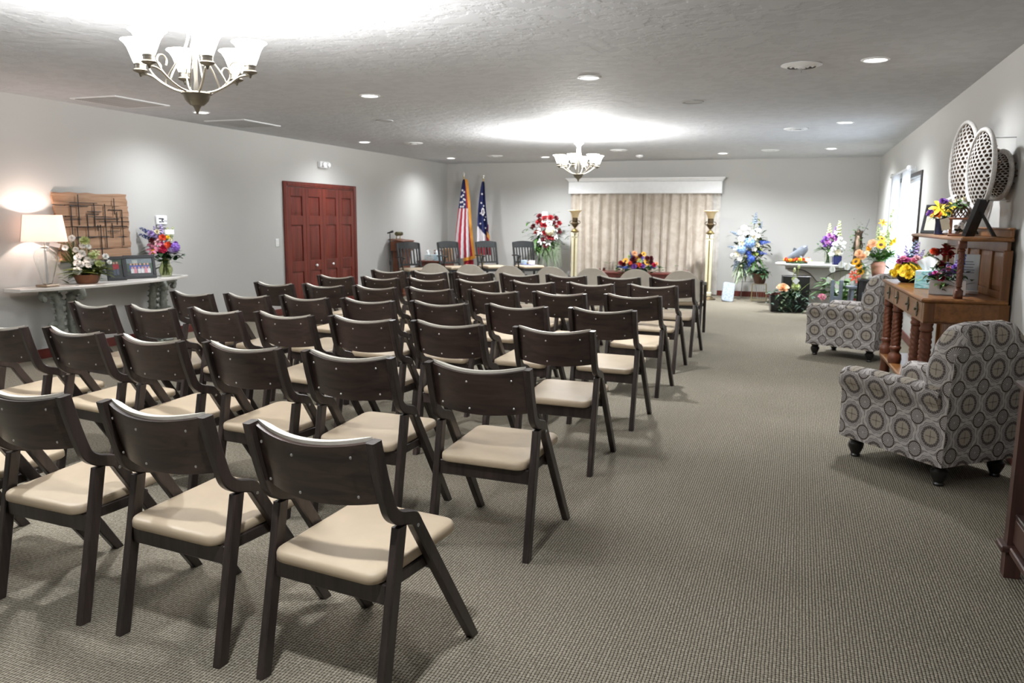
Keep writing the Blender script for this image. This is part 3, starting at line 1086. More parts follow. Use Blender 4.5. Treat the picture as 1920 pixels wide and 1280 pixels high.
def add_bloom(root, kind, c, p, size, d=(0, -.8, .5), spin=0.0):
    o = link(kind if kind not in ('spike', 'bud') else {'spike': 'flower_spike', 'bud': 'flower_bud'}[kind], bloom(kind, c), root)
    m = Matrix.Translation(Vector(p)) @ frame_of(d) @ Matrix.Rotation(spin, 4, 'Z') @ (Matrix.Diagonal((size * 1.7, size * 1.7, size, 1)) if kind == 'spike' else Matrix.Scale(size, 4))
    o.matrix_local = m
    return o


def foliage(root, name, mat, centre, n, spread, L, W, seed=1, droop=.35, up=.5, flat=1.0, smooth=60):
    """a loose mass of leaves that nobody would count: one part of kind stuff"""
    rn = random.Random(seed)
    mb = MB()
    for k in range(n):
        a = rn.uniform(0, 2 * math.pi)
        el = rn.uniform(-.25, 1.0) * up + rn.uniform(-.2, .2)
        d = Vector((math.cos(a), math.sin(a) * flat, el))
        o = Vector(centre) + Vector((rn.gauss(0, spread[0]), rn.gauss(0, spread[1]), rn.gauss(0, spread[2])))
        mb.leaf(o, d, L * rn.uniform(.6, 1.2), W * rn.uniform(.7, 1.2), droop * rn.uniform(.3, 1.5), seg=3)
    return stuff(mb.build(name, mat, root, smooth))


def frond(mb, o, d, L, W, n=11, droop=.4):
    """fern frond: a rib with paired leaflets"""
    o = Vector(o); d = Vector(d).normalized()
    side = d.cross(Vector((0, 0, 1)))
    side = side.normalized() if side.length > .05 else Vector((1, 0, 0))
    pt = lambda t: o + d * L * t - Vector((0, 0, 1)) * droop * L * t * t
    mb.tube([pt(k / 4) for k in range(5)], [.003, .0025, .002, .0015, .001], 4)
    for k in range(1, n + 1):
        t = k / (n + .5)
        for s in (-1, 1):
            ll = W * (math.sin(math.pi * (.15 + .8 * t)) ** .7)
            mb.leaf(pt(t), d * .45 + side * s, ll, ll * .24, .15, seg=2)


def stems(root, mouth, pts, mat, r=.0028):
    mb = MB()
    for p in pts:
        p = Vector(p); m_ = Vector(mouth)
        mid = (m_ + p) / 2 + Vector((0, 0, .12 * (p - m_).length))
        mb.tube([m_, mid, p], r, 5)
    return stuff(mb.build('stems', mat, root))


def wicker(name, c1, c2, n=26, rows=11):
    """woven basket colour + relief by object coordinates"""
    m, nt, b = new_mat(name)
    tc = N(nt, 'ShaderNodeTexCoord'); sep = N(nt, 'ShaderNodeSeparateXYZ')
    nt.links.new(tc.outputs['Object'], sep.inputs[0])
    a = math_n(nt, 'ARCTAN2', sep.outputs[1], sep.outputs[0])
    u = math_n(nt, 'SINE', math_n(nt, 'MULTIPLY', a, n))
    v = math_n(nt, 'SINE', math_n(nt, 'MULTIPLY', sep.outputs[2], rows * 60))
    h = math_n(nt, 'MULTIPLY', u, v)
    nt.links.new(ramp(nt, math_n(nt, 'ADD', math_n(nt, 'MULTIPLY', h, .5), .5), [(.1, c1), (.8, c2)]), b.inputs['Base Color'])
    b.inputs['Roughness'].default_value = .6
    bump(nt, b, h, .7, .006)
    return m


def card(root, p, w_, h_, rx=R(80), rz=0.0, ry=0.0):
    mb = MB(); mb.box((0, 0, 0), (w_, h_, .0015))
    o = mb.build('message_card', M['card'], root)
    o.location = p; o.rotation_euler = (rx, ry, rz)
    return o


def glass_mat(name, col=(.95, .98, .97), rough=.02, ior=1.35):
    m, nt, b = new_mat(name)
    b.inputs['Base Color'].default_value = (*col, 1)
    b.inputs['Transmission Weight'].default_value = 1.0
    b.inputs['Roughness'].default_value = rough
    b.inputs['IOR'].default_value = ior
    return m


def scatter_blooms(root, specs, unit, zo, seed, depth=.05, yfun=None, d0=(0, -.75, .45)):
    """specs: (kind, colour, across, up, size); across/up in 'unit's from the container's mouth"""
    rn = random.Random(seed)
    out = []
    for s in specs:
        kind, c, a, h, sz = s[:5]
        x, z = a * unit, zo + h * unit
        y = s[5] if len(s) > 5 else (yfun(x, z) if yfun else -rn.uniform(0, depth))
        d = (d0[0] + x * 2.2 + rn.uniform(-.2, .2), d0[1] + rn.uniform(-.2, .2), d0[2] + rn.uniform(-.2, .3))
        if kind == 'spike':
            d = s[6] if len(s) > 6 else (x * 1.2, -.15, 1)
        add_bloom(root, kind, c, (x, y, z), sz, d, rn.uniform(0, 6))
        out.append((x, y + (.02 if kind != 'spike' else 0), z))
    return out
# ------------------------------------------------------------------ left wall: console table and what stands on it
CTX, TOPZ = XL + .03, .745
M['stone_white'] = plain('white_stone_top', (.66, .63, .59), .35, var=.07, scale=6)
M['verdigris'] = plain('grey_green_carved_resin', (.17, .18, .155), .6, var=.35, scale=22, bmp=.5)
ct = thing('console_table', 'long pale-topped console table on carved grey scroll legs at the left wall', 'table', (CTX, 6.70, 0))
mb = MB()
out = []
for k in range(33):
    t = k / 32
    y = lerp(-1.10, 1.14, t)
    out.append((.22 + .20 * (1 - abs(2 * t - 1) ** 2.3), y))
out = [(0.0, 1.14), (0.0, -1.10)] + out
mb.loft([[(p[0] * (1 - i * .0) - i, p[1] * (1 - i * .01), z) for p in out] for i, z in ((.006, TOPZ - .032), (0, TOPZ - .026), (0, TOPZ - .006), (.005, TOPZ))])
mb.build('table_top', M['stone_white'], ct)


def scroll_leg(dirx, diry, cx, cy):
    """big C-scroll bracket leg leaning out along (dirx, diry): flat section, carved outer edge"""
    prof = [(.175, .610), (.205, .640), (.195, .685), (.145, .706), (.085, .690), (.045, .640), (.022, .55), (.012, .44), (.022, .32), (.045, .20), (.040, .10), (.015, .03), (.02, .0)]
    pts = catmull([(cx + dirx * a, cy + diry * a, z) for a, z in prof], 5)
    n = len(pts)
    rr = [(.020 + .026 * min(1, k / 18)) * (1 + .10 * math.sin(k * 1.3)) for k in range(n)]
    mb = MB()
    mb.tube(pts, rr, 10, sx=.85, up=(-diry, dirx, 0))
    for k in range(22, n - 3, 3):      # acanthus lobes along both edges
        p = pts[k]
        for q in (1, -1):
            mb.leaf(p + Vector((dirx * .03 * q, diry * .03 * q, .0)), (dirx * q, diry * q, .7), .070, .055, .5, up=(-diry, dirx, 0.01), seg=3, fold=.5)
    mb.lathe([(.004, -.030), (.026, -.024), (.032, 0), (.026, .024), (.004, .030)], 12, (cx + dirx * .185, cy + diry * .185, .628), frame_of((-diry, dirx, 0)))
    # side scroll half-way down
    sp_ = [(.05, .36), (.10, .375), (.135, .35), (.13, .305), (.095, .295), (.085, .325)]
    mb.tube(catmull([(cx + dirx * a, cy + diry * a, z) for a, z in sp_], 4), [.030 - .0006 * k for k in range(21)], 8, sx=.8, up=(-diry, dirx, 0))
    mb.box((cx + dirx * .03, cy + diry * .03, .012), (.12, .12, .024), .006)
    return mb


for (cy, sy) in ((-.66, -1), (.72, 1)):
    scroll_leg(0, sy, .20, cy).build('scroll_leg', M['verdigris'], ct, 50)
    scroll_leg(1, 0, .17, cy - sy * .13).build('scroll_leg', M['verdigris'], ct, 50)
    mb = MB(); mb.box((.20, cy - sy * .03, .705), (.26, .30, .018), .004); mb.build('leg_plate', M['verdigris'], ct)

# table lamp
lm = thing('table_lamp', 'lit table lamp with white drum shade and clear glass urn base', 'lamp', (XL + .215, 5.93, TOPZ + .001))
gl = glass_mat('clear_lamp_glass', (.97, .985, .98))
mb = MB(); mb.box((0, 0, .012), (.15, .15, .024), .004); mb.build('base_plate', plain('brass_plate', (.34, .27, .20), .35, .8), lm)
mb = MB()
ov = [(.030, .026), (.045, .034), (.056, .08), (.080, .17), (.102, .26), (.106, .31), (.092, .355), (.055, .378), (.040, .384)]
iv = [(.036, .380), (.050, .372), (.088, .350), (.102, .31), (.098, .26), (.076, .17), (.052, .08), (.04, .038), (.002, .034)]
mb.lathe(ov + iv, 28); mb.build('glass_urn', gl, lm, 60)
mb = MB(); mb.lathe([(.046, .382), (.046, .394), (.020, .400), (.012, .41), (.012, .44), (.018, .445), (.018, .47), (.005, .475)], 20); mb.build('neck', plain('lamp_neck_nickel', (.75, .73, .70), .25, .9), lm)
mb = MB(); mb.lathe([(.010, .04), (.010, .38)], 10); mb.build('inner_tube', plain('lamp_tube', (.85, .85, .85), .3), lm)
sm_, nt, b = new_mat('lit_linen_shade')
tr = N(nt, 'ShaderNodeBsdfTranslucent'); tr.inputs[0].default_value = (.92, .82, .78, 1)
df = N(nt, 'ShaderNodeBsdfDiffuse'); df.inputs[0].default_value = (.85, .80, .77, 1)
mxs = N(nt, 'ShaderNodeMixShader'); mxs.inputs[0].default_value = .55
nt.links.new(df.outputs[0], mxs.inputs[1]); nt.links.new(tr.outputs[0], mxs.inputs[2])
nt.links.new(mxs.outputs[0], nt.nodes['Material Output'].inputs[0])
mb = MB(); mb.lathe([(.205, .445), (.172, .705), (.169, .705), (.202, .445), (.205, .445)], 36, cap0=False, cap1=False); shd = mb.build('lamp_shade', sm_, lm, 60)
mb = MB(); mb.tube([(.2045 * math.cos(R(-120)), .2045 * math.sin(R(-120)), .447), (.172 * math.cos(R(-120)), .172 * math.sin(R(-120)), .704)], .004, 6); mb.build('shade_seam', plain('seam_grey', (.30, .26, .25), .7), shd)
mb = MB()
for k in range(3):
    a = 2 * math.pi * k / 3
    mb.tube([(.01 * math.cos(a), .01 * math.sin(a), .69), (.17 * math.cos(a), .17 * math.sin(a), .70)], .0025, 5)
mb.tube([(.03, 0, .47), (.055, 0, .58), (.01, 0, .69)], .0025, 5); mb.tube([(-.03, 0, .47), (-.055, 0, .58), (-.01, 0, .69)], .0025, 5)
stuff(mb.build('harp', M['steel'], lm))
mb = MB(); mb.lathe([(.012, .475), (.016, .50), (.028, .54), (.028, .565), (.016, .59), (.003, .597)], 14); mb.build('bulb', M['bulb'], lm)
lamp('table_lamp_glow', 'POINT', (XL + .215, 5.93, TOPZ + .615), 21.0, (1.0, .79, .70), shadow_soft_size=.03)

# wooden wall art: rough planks with a black rod grid
art = thing('wooden_wall_art', 'rough pallet-plank wall art with a black metal rod grid', 'wall art', (XL, 6.705, 1.34))
plank_m = wood('raw_pine_plank', (.20, .105, .055), (.36, .21, .125), (1, .07, 1), 24, .65, c3=(.44, .28, .18))
edges = [(-.485, .475, .13), (-.475, .485, .115), (-.47, .475, .10), (-.465, .485, .115), (-.45, .485, .12), (-.45, .48, .12)]
zc = .345
for k, (a, b_, hh) in enumerate(edges):
    mb = MB()
    rn = random.Random(40 + k)
    top, bot = [], []
    nn = 9
    for i in range(nn + 1):
        t = i / nn
        top.append((lerp(a, b_, t), zc + rn.uniform(-.008, .004)))
        bot.append((lerp(a, b_, t), zc - hh + rn.uniform(-.004, .008)))
    ring = [top[0]] + [(a - rn.uniform(0, .012), zc - hh * .35)] + [(a + rn.uniform(0, .016), zc - hh * .7)] + bot + [(b_ + rn.uniform(0, .014), zc - hh * .6), (b_ - rn.uniform(0, .016), zc - hh * .3)] + top[:0:-1]
    th = .022 + .006 * (k % 3)
    mb.loft([[(.012, p[0], p[1]) for p in ring], [(.012 + th, p[0], p[1]) for p in ring]])
    mb.build('plank', plank_m, art, 20)
    zc -= hh + .003
for y in (-.3, .3):
    mb = MB(); mb.box((.006, y, 0), (.012, .05, .66)); mb.build('batten', plank_m, art)
ax = lambda px_: (px_ - 662) / 585 * .97
az = lambda py_: (405 - py_) / 500 * .715
rods = [('v', 487, 258, 565), ('v', 542, 178, 400), ('v', 607, 325, 530), ('v', 662, 236, 412), ('v', 707, 398, 640), ('v', 748, 240, 575), ('v', 803, 385, 500),
        ('v', 826, 196, 320), ('v', 847, 300, 400), ('v', 888, 283, 560), ('v', 525, 410, 560), ('v', 683, 400, 445),
        ('h', 262, 480, 620), ('h', 300, 612, 722), ('h', 285, 780, 890), ('h', 238, 480, 690), ('h', 358, 440, 562), ('h', 353, 662, 862), ('h', 374, 700, 950),
        ('h', 412, 528, 700), ('h', 447, 762, 868), ('h', 487, 488, 772), ('h', 320, 600, 700), ('h', 410, 800, 930)]
for k, (o, a, b_, c) in enumerate(rods):
    mb = MB()
    if o == 'v':
        mb.box((.050 + .004 * (k % 2), ax(a), (az(b_) + az(c)) / 2), (.008, .008, abs(az(b_) - az(c))), .001)
    else:
        mb.box((.046 + .004 * (k % 2), (ax(b_) + ax(c)) / 2, az(a)), (.008, abs(ax(c) - ax(b_)), .008), .001)
    mb.build('rod', M['black_matte'], art)

# basket of white flowers
fb = thing('flower_basket', 'brown wicker basket of white carnations and ferns beside the lamp', 'flower arrangement', (XL + .22, 6.40, TOPZ + .001), R(48))
mb = MB(); mb.lathe([(.085, 0), (.10, .01), (.128, .085), (.134, .095), (.124, .095), (.118, .085), (.02, .08)], 26); mb.build('basket', wicker('basket_weave', (.10, .030, .012), (.30, .12, .05)), fb, 50)
U = 5.6 / 10.667 / 1000 * 1.02       # metres per sketch unit
sp = [('carnation', 'white', 410, 250, .075), ('carnation', 'white', 285, 430, .066), ('carnation', 'white', 460, 470, .066), ('carnation', 'white', 580, 395, .072), ('carnation', 'white', 680, 415, .06),
      ('mum', 'palegreen', 620, 310, .11), ('carnation', 'white', 560, 545, .085), ('carnation', 'white', 480, 620, .08), ('carnation', 'white', 470, 720, .085), ('carnation', 'white', 540, 745, .07),
      ('carnation', 'white', 460, 870, .095), ('carnation', 'white', 650, 670, .085), ('carnation', 'white', 720, 665, .06), ('carnation', 'white', 655, 770, .068), ('mum', 'palegreen', 740, 600, .105),
      ('mum', 'palegreen', 830, 745, .09), ('carnation', 'white', 960, 605, .07), ('carnation', 'white', 1020, 715, .055), ('lily', 'palegreen', 800, 520, .075), ('tulip', 'palegreen', 920, 735, .05),
      ('bud', 'cream', 245, 305, .03), ('bud', 'cream', 300, 312, .025), ('bud', 'cream', 392, 318, .028), ('bud', 'cream', 240, 375, .024), ('bud', 'cream', 410, 535, .03), ('tulip', 'palegreen', 740, 880, .05), ('tulip', 'palegreen', 850, 885, .05), ('tulip', 'palegreen', 940, 830, .05)]
sp = [(k, c, a - 620, 940 - z, s) for (k, c, a, z, s) in sp]
pts = scatter_blooms(fb, sp, U, .10, 3, yfun=lambda x, z: -.10 + .16 * (z - .1))
stems(fb, (0, 0, .08), pts, M['leaf_mid'])
mb = MB()
rn = random.Random(5)
for k in range(34):
    a = rn.uniform(-.9, .9) + (math.pi if k % 2 else 0)
    frond(mb, (rn.uniform(-.06, .06), rn.uniform(-.08, .0), .12), (math.cos(a), rn.uniform(-.5, .1), rn.uniform(.0, .6)), rn.uniform(.14, .26), .075, droop=.3)
for k in range(18):
    frond(mb, (rn.uniform(-.10, .02), .02, .12), (rn.uniform(-.7, .1), 0, 1), rn.uniform(.24, .38), .08, droop=.1)
stuff(mb.build('ferns', M['leaf_olive'], fb, 60))
foliage(fb, 'leaves', M['leaf_mid'], (0, 0, .14), 170, (.08, .04, .06), .11, .04, 9, droop=.15, flat=.5)
card(fb, (-.27, -.03, .405), .10, .045, R(75), R(-12), R(15))

# two picture frames
M['frame_black'] = plain('black_frame', (.022, .023, .026), .4)


def photo_frame(name, label, loc, rz, w_, h_, scene, lean=14, bord=.035):
    t = thing(name, label, 'picture frame', loc, rz, None)
    T4 = Matrix.Rotation(R(-lean), 4, 'X')
    def tf(mb):
        mb.T = T4
        return mb
    mb = tf(MB())
    for (x, z, a, c) in ((0, h_ - bord / 2, w_, bord), (0, bord / 2, w_, bord), (-w_ / 2 + bord / 2, h_ / 2, bord, h_ - 2 * bord), (w_ / 2 - bord / 2, h_ / 2, bord, h_ - 2 * bord)):
        mb.box((x, 0, z), (a, .022, c), .004)
    mb.build('frame', M['frame_black'], t)
    mb = tf(MB()); mb.box((0, .009, h_ / 2), (w_ - .02, .006, h_ - .02)); mb.build('back_board', M['black_matte'], t)
    mats, mb = [], tf(MB())
    cols = {}
    for (kind, col, x, z, a, c) in scene:
        if col not in cols:
            cols[col] = len(mats); mats.append(plain('photo_%02d%02d%02d' % tuple(int(q * 99) for q in col), col, .35, var=.2, scale=90))
        mb.m = cols[col]
        y = -.002 - .0002 * len(mb.f) / 20
        iw, ih = w_ - 2 * bord, h_ - 2 * bord
        X, Z = -iw / 2 + x * iw, bord + z * ih
        if kind == 'r':
            mb.box((X, y, Z), (a * iw, .0006, c * ih))
        else:
            ids = [mb.P((X + a * iw / 2 * math.cos(q * .5236), y - .0006, Z + c * ih / 2 * math.sin(q * .5236))) for q in range(12)]
            mb.F(*reversed(ids))
    mb.build('photo_print', mats, t, 0)
    # easel leg behind
    mb = MB(); mb.loft([[(-.02, .012 + math.sin(R(lean)) * h_ * .6, h_ * .62), (.02, .012 + math.sin(R(lean)) * h_ * .6, h_ * .62), (.02, .02 + math.sin(R(lean)) * h_ * .6, h_ * .62), (-.02, .02 + math.sin(R(lean)) * h_ * .6, h_ * .62)],
                        [(-.03, h_ * .42, 0), (.03, h_ * .42, 0), (.03, h_ * .42 + .008, 0), (-.03, h_ * .42 + .008, 0)]])
    mb.build('easel_leg', M['black_matte'], t)
    return t


sk, rd, bl_, wh, dk, gn, pk, gy = (.55, .30, .22), (.30, .02, .03), (.06, .09, .35), (.6, .6, .62), (.03, .035, .035), (.05, .09, .06), (.6, .25, .3), (.16, .20, .22)
s1 = [('r', dk, .5, .5, 1, 1), ('r', gn, .5, .85, 1, .3)]
for (x, z) in ((.38, .70), (.62, .72)):
    s1 += [('e', sk, x, z + .10, .15, .13), ('r', rd, x, z - .12, .24, .30), ('r', (.08, .10, .14), x, z - .42, .18, .32)]
photo_frame('picture_frame', 'small black portrait frame with a photo of people in red shirts', (XL + .20, 6.815, TOPZ + .004), R(62), .200, .265, s1)
s2 = [('r', gn, .5, .5, 1, 1), ('r', gy, .5, .85, 1, .3), ('r', dk, .5, .12, 1, .24), ('r', (.35, .38, .36), .32, .8, .2, .2)]
rn = random.Random(2)
for r_, z in ((0, .62), (1, .42)):
    for k in range(6):
        x = .14 + k * .135 + .05 * r_ + rn.uniform(-.02, .02)
        col = [bl_, wh, (.12, .10, .30), pk, bl_, wh][(k * 2 + r_) % 6]
        s2 += [('r', col, x, z - .16, .12, .26), ('e', sk, x, z + .03, .075, .12)]
photo_frame('picture_frame', 'wider black landscape frame with a group photo, beside the glass vase', (XL + .20, 7.155, TOPZ + .004), R(62), .345, .265, s2)

# glass vase bouquet
vb = thing('flower_vase', 'glass vase of pink lilies, red roses and purple flowers on the console table', 'flower arrangement', (XL + .21, 7.525, TOPZ + .001), R(48))
gv = glass_mat('greenish_vase_glass', (.75, .80, .55), .05, 1.3)
mb = MB(); mb.lathe([(.058, 0), (.064, .02), (.078, .07), (.076, .10), (.05, .145), (.046, .17), (.058, .20), (.055, .20), (.043, .17), (.047, .145), (.071, .10), (.073, .07), (.058, .022), (.01, .016)], 22); mb.build('vase', gv, vb, 60)
mb = MB()
for k in range(16):
    a = k * 2.4; mb.tube([(.04 * math.cos(a), .04 * math.sin(a), .02), (.02 * math.cos(a + .5), .02 * math.sin(a + .5), .12), (.03 * math.cos(a), .03 * math.sin(a), .22)], .004, 5)
stuff(mb.build('cut_stems', M['leaf_olive'], vb))
U = 5.9 / 9.846 / 1000
sp = [('lily', 'pink', 370, 700, .15), ('lily', 'pink', 340, 790, .13), ('lily', 'palepink', 450, 650, .10), ('rose', 'redorange', 530, 580, .075), ('rose', 'redorange', 620, 725, .08), ('rose', 'crimson', 520, 800, .09),
      ('rose', 'darkred', 330, 630, .06), ('carnation', 'cream', 440, 470, .07), ('carnation', 'yellow', 625, 570, .05), ('carnation', 'cream', 665, 620, .05), ('hydrangea', 'violet', 740, 770, .13), ('hydrangea', 'lilac', 680, 810, .09),
      ('carnation', 'purple', 760, 690, .06), ('mum', 'magenta', 510, 690, .05), ('daisy', 'gold', 350, 840, .065), ('carnation', 'lilac', 330, 500, .085), ('carnation', 'lilac', 400, 540, .06), ('rose', 'palepink', 470, 630, .05)]
sp = [(k, c, a - 565, 1000 - z, s) for (k, c, a, z, s) in sp]
pts = scatter_blooms(vb, sp, U, .20, 8, yfun=lambda x, z: -.09 + .14 * (z - .2))
for (a, z, L, d) in ((150, 390, .17, (-.75, 0, .45)), (130, 510, .17, (-.9, -.1, .35)), (400, 360, .17, (-.2, .05, 1)), (520, 330, .2, (-.02, .1, 1)), (640, 380, .15, (.2, 0, 1)), (745, 370, .15, (.35, 0, 1))):
    c = 'navyblue' if a < 200 else ('lilac' if a in (520, 400) else 'palegreen')
    tip = Vector(((a - 565) * U, 0, .20 + (1000 - z) * U))
    dd = Vector(d).normalized()
    add_bloom(vb, 'spike', c, tip - dd * L, L, d); pts.append(tuple(tip - dd * L))
stems(vb, (0, 0, .19), pts, M['leaf_mid'])
foliage(vb, 'leaves', M['leaf_dark'], (0, 0, .25), 120, (.07, .03, .05), .12, .05, 12, up=.3, flat=.5, droop=.2)
foliage(vb, 'eucalyptus_sprigs', M['leaf_blue'], (.02, 0, .24), 40, (.075, .02, .025), .07, .03, 13, up=.15, flat=.3)
card(vb, (.06, -.05, .52), .10, .055, R(82), R(8))

# wall keypad, emergency light, switch
kp = thing('wall_keypad', 'white wall keypad with dark display marks above the glass vase bouquet', 'keypad', (XL, 7.71, 1.40))
mb = MB(); mb.box((.014, 0, 0), (.028, .17, .105), .006); mb.build('housing', M['white'], kp)
mb = MB()
for (y, z, a, c) in ((-.035, .018, .040, .014), (-.035, -.020, .034, .014), (.0, 0, .022, .05), (.02, .012, .014, .016), (.018, -.02, .012, .014)):
    mb.box((.0285, y, z), (.002, a, c))
mb.build('display_marks', plain('display_ink', (.05, .05, .07), .4), kp)
mb = MB(); mb.box((.03, .055, -.008), (.006, .045, .004)); mb.build('slider', plain('grey_slider', (.4, .4, .42), .5), kp)
mb = MB(); mb.box((.010, 0, -.075), (.02, .15, .032), .004); mb.build('lower_plate', plain('grey_plate', (.42, .42, .46), .5), kp)
el = thing('emergency_light', 'white emergency light box on the wall above the red closet doors', 'emergency light', (XL, 11.22, 2.27))
mb = MB(); mb.box((.035, 0, 0), (.07, .26, .10), .012); mb.build('housing', M['white'], el)
for y in (-.07, .07):
    mb = MB(); mb.lathe([(.036, 0), (.04, .012), (.034, .03), (.01, .034)], 14, (.07, y, .002), Matrix.Rotation(R(90), 4, 'Y')); mb.build('lamp_head', M['card'], el)
mb = MB(); mb.box((.071, -.10, -.03), (.003, .03, .016)); mb.build('indicator', plain('grey_label', (.25, .25, .27), .5), el)
sw = thing('light_switch', 'white wall switch plate left of the red closet doors', 'switch', (XL, 9.98, 1.075))
mb = MB(); mb.box((.004, 0, 0), (.008, .078, .115), .003); mb.build('plate', M['white'], sw)
mb = MB(); mb.box((.010, 0, .004), (.008, .032, .065), .003); mb.build('rocker', M['card'], sw)
# ------------------------------------------------------------------ back wall: curtain, valance, lamps, flags, chairs
va = thing('valance', 'white wooden valance box with crown moulding above the beige curtain', 'valance', (-2.95, YB, 0))
mb = MB()
mb.box((0, -.15, 2.085), (3.02, .02, .25), .004)
for s in (-1, 1):
    mb.box((s * 1.50, -.07, 2.085), (.02, .14, .25), .004)
mb.box((0, -.08, 2.20), (3.02, .16, .02))
mb.build('box', M['white'], va)
mb = MB()
rings = []
for (o, z) in ((0, 2.195), (.006, 2.20), (.010, 2.215), (.045, 2.245), (.052, 2.25), (.052, 2.265)):
    rings.append([(-1.512 - o, 0, z), (-1.512 - o, -.162 - o, z), (1.512 + o, -.162 - o, z), (1.512 + o, 0, z)])
mb.loft(rings); mb.build('crown', M['white'], va, 30)


def drape(name, label, x0, x1, y, z0, z1, npl, amp, mat, seed, group=None, taper=0.0):
    rn = random.Random(seed)
    ks = [rn.uniform(.7, 1.3) for _ in range(npl)]
    tot = sum(ks); pos = [0]
    for k in ks:
        pos.append(pos[-1] + k / tot)
    ph = [rn.uniform(.55, 1.0) for _ in range(npl)]
    sk = [rn.uniform(-.6, .6) for _ in range(npl)]

    def fn(u, v):
        k = 0
        while k < npl - 1 and u > pos[k + 1]:
            k += 1
        t = (u - pos[k]) / (pos[k + 1] - pos[k])
        t2 = t + sk[k] * .12 * math.sin(math.pi * t)
        wv = (.5 - .5 * math.cos(2 * math.pi * t2)) ** .8
        a = amp * ph[k] * (.55 + .45 * (1 - v) ** .6)
        x = lerp(x0, x1, u) + .012 * math.sin(3 * v + k * 1.3) * math.sin(math.pi * u)
        return (x, y - a * wv - .004 * math.sin(9 * u + 4 * v), lerp(z0, z1, v))
    mb = MB(); mb.grid(fn, npl * 10, 8)
    o = mb.build(name, mat, None, 80)
    return tag(o, label, 'curtain', group)


def curtain_cloth(name, c1, c2):
    m, nt, b = new_mat(name)
    tc = N(nt, 'ShaderNodeTexCoord')
    n1 = setin(N(nt, 'ShaderNodeTexNoise'), Scale=7.0, Detail=5.0, Roughness=.6, Distortion=.6)
    nt.links.new(tc.outputs['Object'], n1.inputs['Vector'])
    nt.links.new(ramp(nt, n1.outputs[0], [(.38, c1), (.62, c2)]), b.inputs['Base Color'])
    b.inputs['Roughness'].default_value = .65
    b.inputs['Sheen Weight'].default_value = .25
    return m


cc = curtain_cloth('beige_damask', (.49, .42, .345), (.60, .53, .455))
drape('curtain', 'left half of the long beige pleated curtain under the white valance', -4.43, -2.96, YB - .055, .015, 1.975, 9, .125, cc, 3, 'beige back wall curtains')
drape('curtain', 'right half of the long beige pleated curtain under the white valance', -2.955, -1.62, YB - .055, .015, 1.975, 8, .125, cc, 8, 'beige back wall curtains')
drape('curtain', 'narrow flat pale curtain panel behind the right floor lamp', -1.63, -1.46, YB - .04, .015, 1.975, 2, .022, curtain_cloth('pale_damask', (.46, .43, .39), (.57, .54, .50)), 5, 'beige back wall curtains')


def floor_lamp(x, y, label, first=None):
    if first:
        return dup(first, (x, y, 0), 0, label, 'torchiere floor lamps')
    t = thing('floor_lamp', label, 'lamp', (x, y, 0), R(12), 'torchiere floor lamps')
    brass = plain('aged_brass', (.30, .22, .085), .35, .9, .25); bronze = plain('dark_bronze', (.12, .085, .045), .4, .8, .3)
    ivory = plain('ivory_paint', (.72, .66, .47), .45, var=.05)
    mb = MB(); mb.lathe([(.145, 0), (.15, .012), (.135, .025), (.10, .035), (.09, .05), (.06, .06)], 26); mb.build('base', bronze, t)
    mb = MB()
    a, b_ = .074, .052
    mb.loft([[(-b_, -b_, .06), (b_, -b_, .06), (b_, b_, .06), (-b_, b_, .06)], [(-.06, -.06, 1.12), (.06, -.06, 1.12), (.06, .06, 1.12), (-.06, .06, 1.12)]])
    mb.box((0, 0, 1.155), (.13, .13, .085), .008); mb.box((0, 0, .10), (.125, .125, .07), .01)
    mb.build('column', ivory, t)
    gold = plain('olive_gold_inlay', (.24, .19, .06), .45, .4)
    for (dx, dy) in ((0, -1), (0, 1), (1, 0), (-1, 0)):
        mb = MB()
        q = [(-.012, .16), (.012, .16), (.013, 1.09), (-.013, 1.09)]
        r0 = lambda z: lerp(.0525, .0605, (z - .06) / 1.06)
        mb.loft([[((dy * s if dy else dx * (r0(z) + o)), (dx * s if dx else dy * (r0(z) + o)), z) for s, z in q] for o in (-.002, .0015)])
        mb.build('inlay_strip', gold, t)
        mb = MB(); mb.box((dx * .066, dy * .066, 1.155), (.022 if dy else .006, .022 if dx else .006, .05), .002); mb.build('ornament', bronze, t)
    mb = MB(); mb.lathe([(.055, 1.197), (.078, 1.205), (.080, 1.222), (.062, 1.232), (.050, 1.25), (.022, 1.265), (.018, 1.285)], 22); mb.build('collar', brass, t)
    mb = MB(); mb.lathe([(.016, 1.283), (.03, 1.30), (.060, 1.335), (.074, 1.37), (.070, 1.385), (.048, 1.395), (.055, 1.41), (.052, 1.47), (.058, 1.478)], 22)
    for s in (-1, 1):
        mb.tube(catmull([(s * .066, 0, 1.36), (s * .095, 0, 1.375), (s * .092, 0, 1.41), (s * .06, 0, 1.42)], 4), .007, 6)
    mb.build('urn', bronze, t)
    mb = MB(); mb.lathe([(.050, 1.470), (.062, 1.50), (.075, 1.55), (.100, 1.595), (.136, 1.615), (.133, 1.622), (.094, 1.603), (.068, 1.555), (.055, 1.50), (.044, 1.475)], 28, cap0=False, cap1=False)
    mb.build('glass_shade', plain('amber_glass', (.74, .57, .32), .35, var=.08, Subsurface_Weight=.0), t, 60)
    return t


fl1 = floor_lamp(-4.105, 15.15, 'unlit ivory column floor lamp with amber glass bowl, left end of the curtain')
floor_lamp(-1.545, 15.15, 'unlit ivory column floor lamp with amber glass bowl, right end of the curtain', fl1)

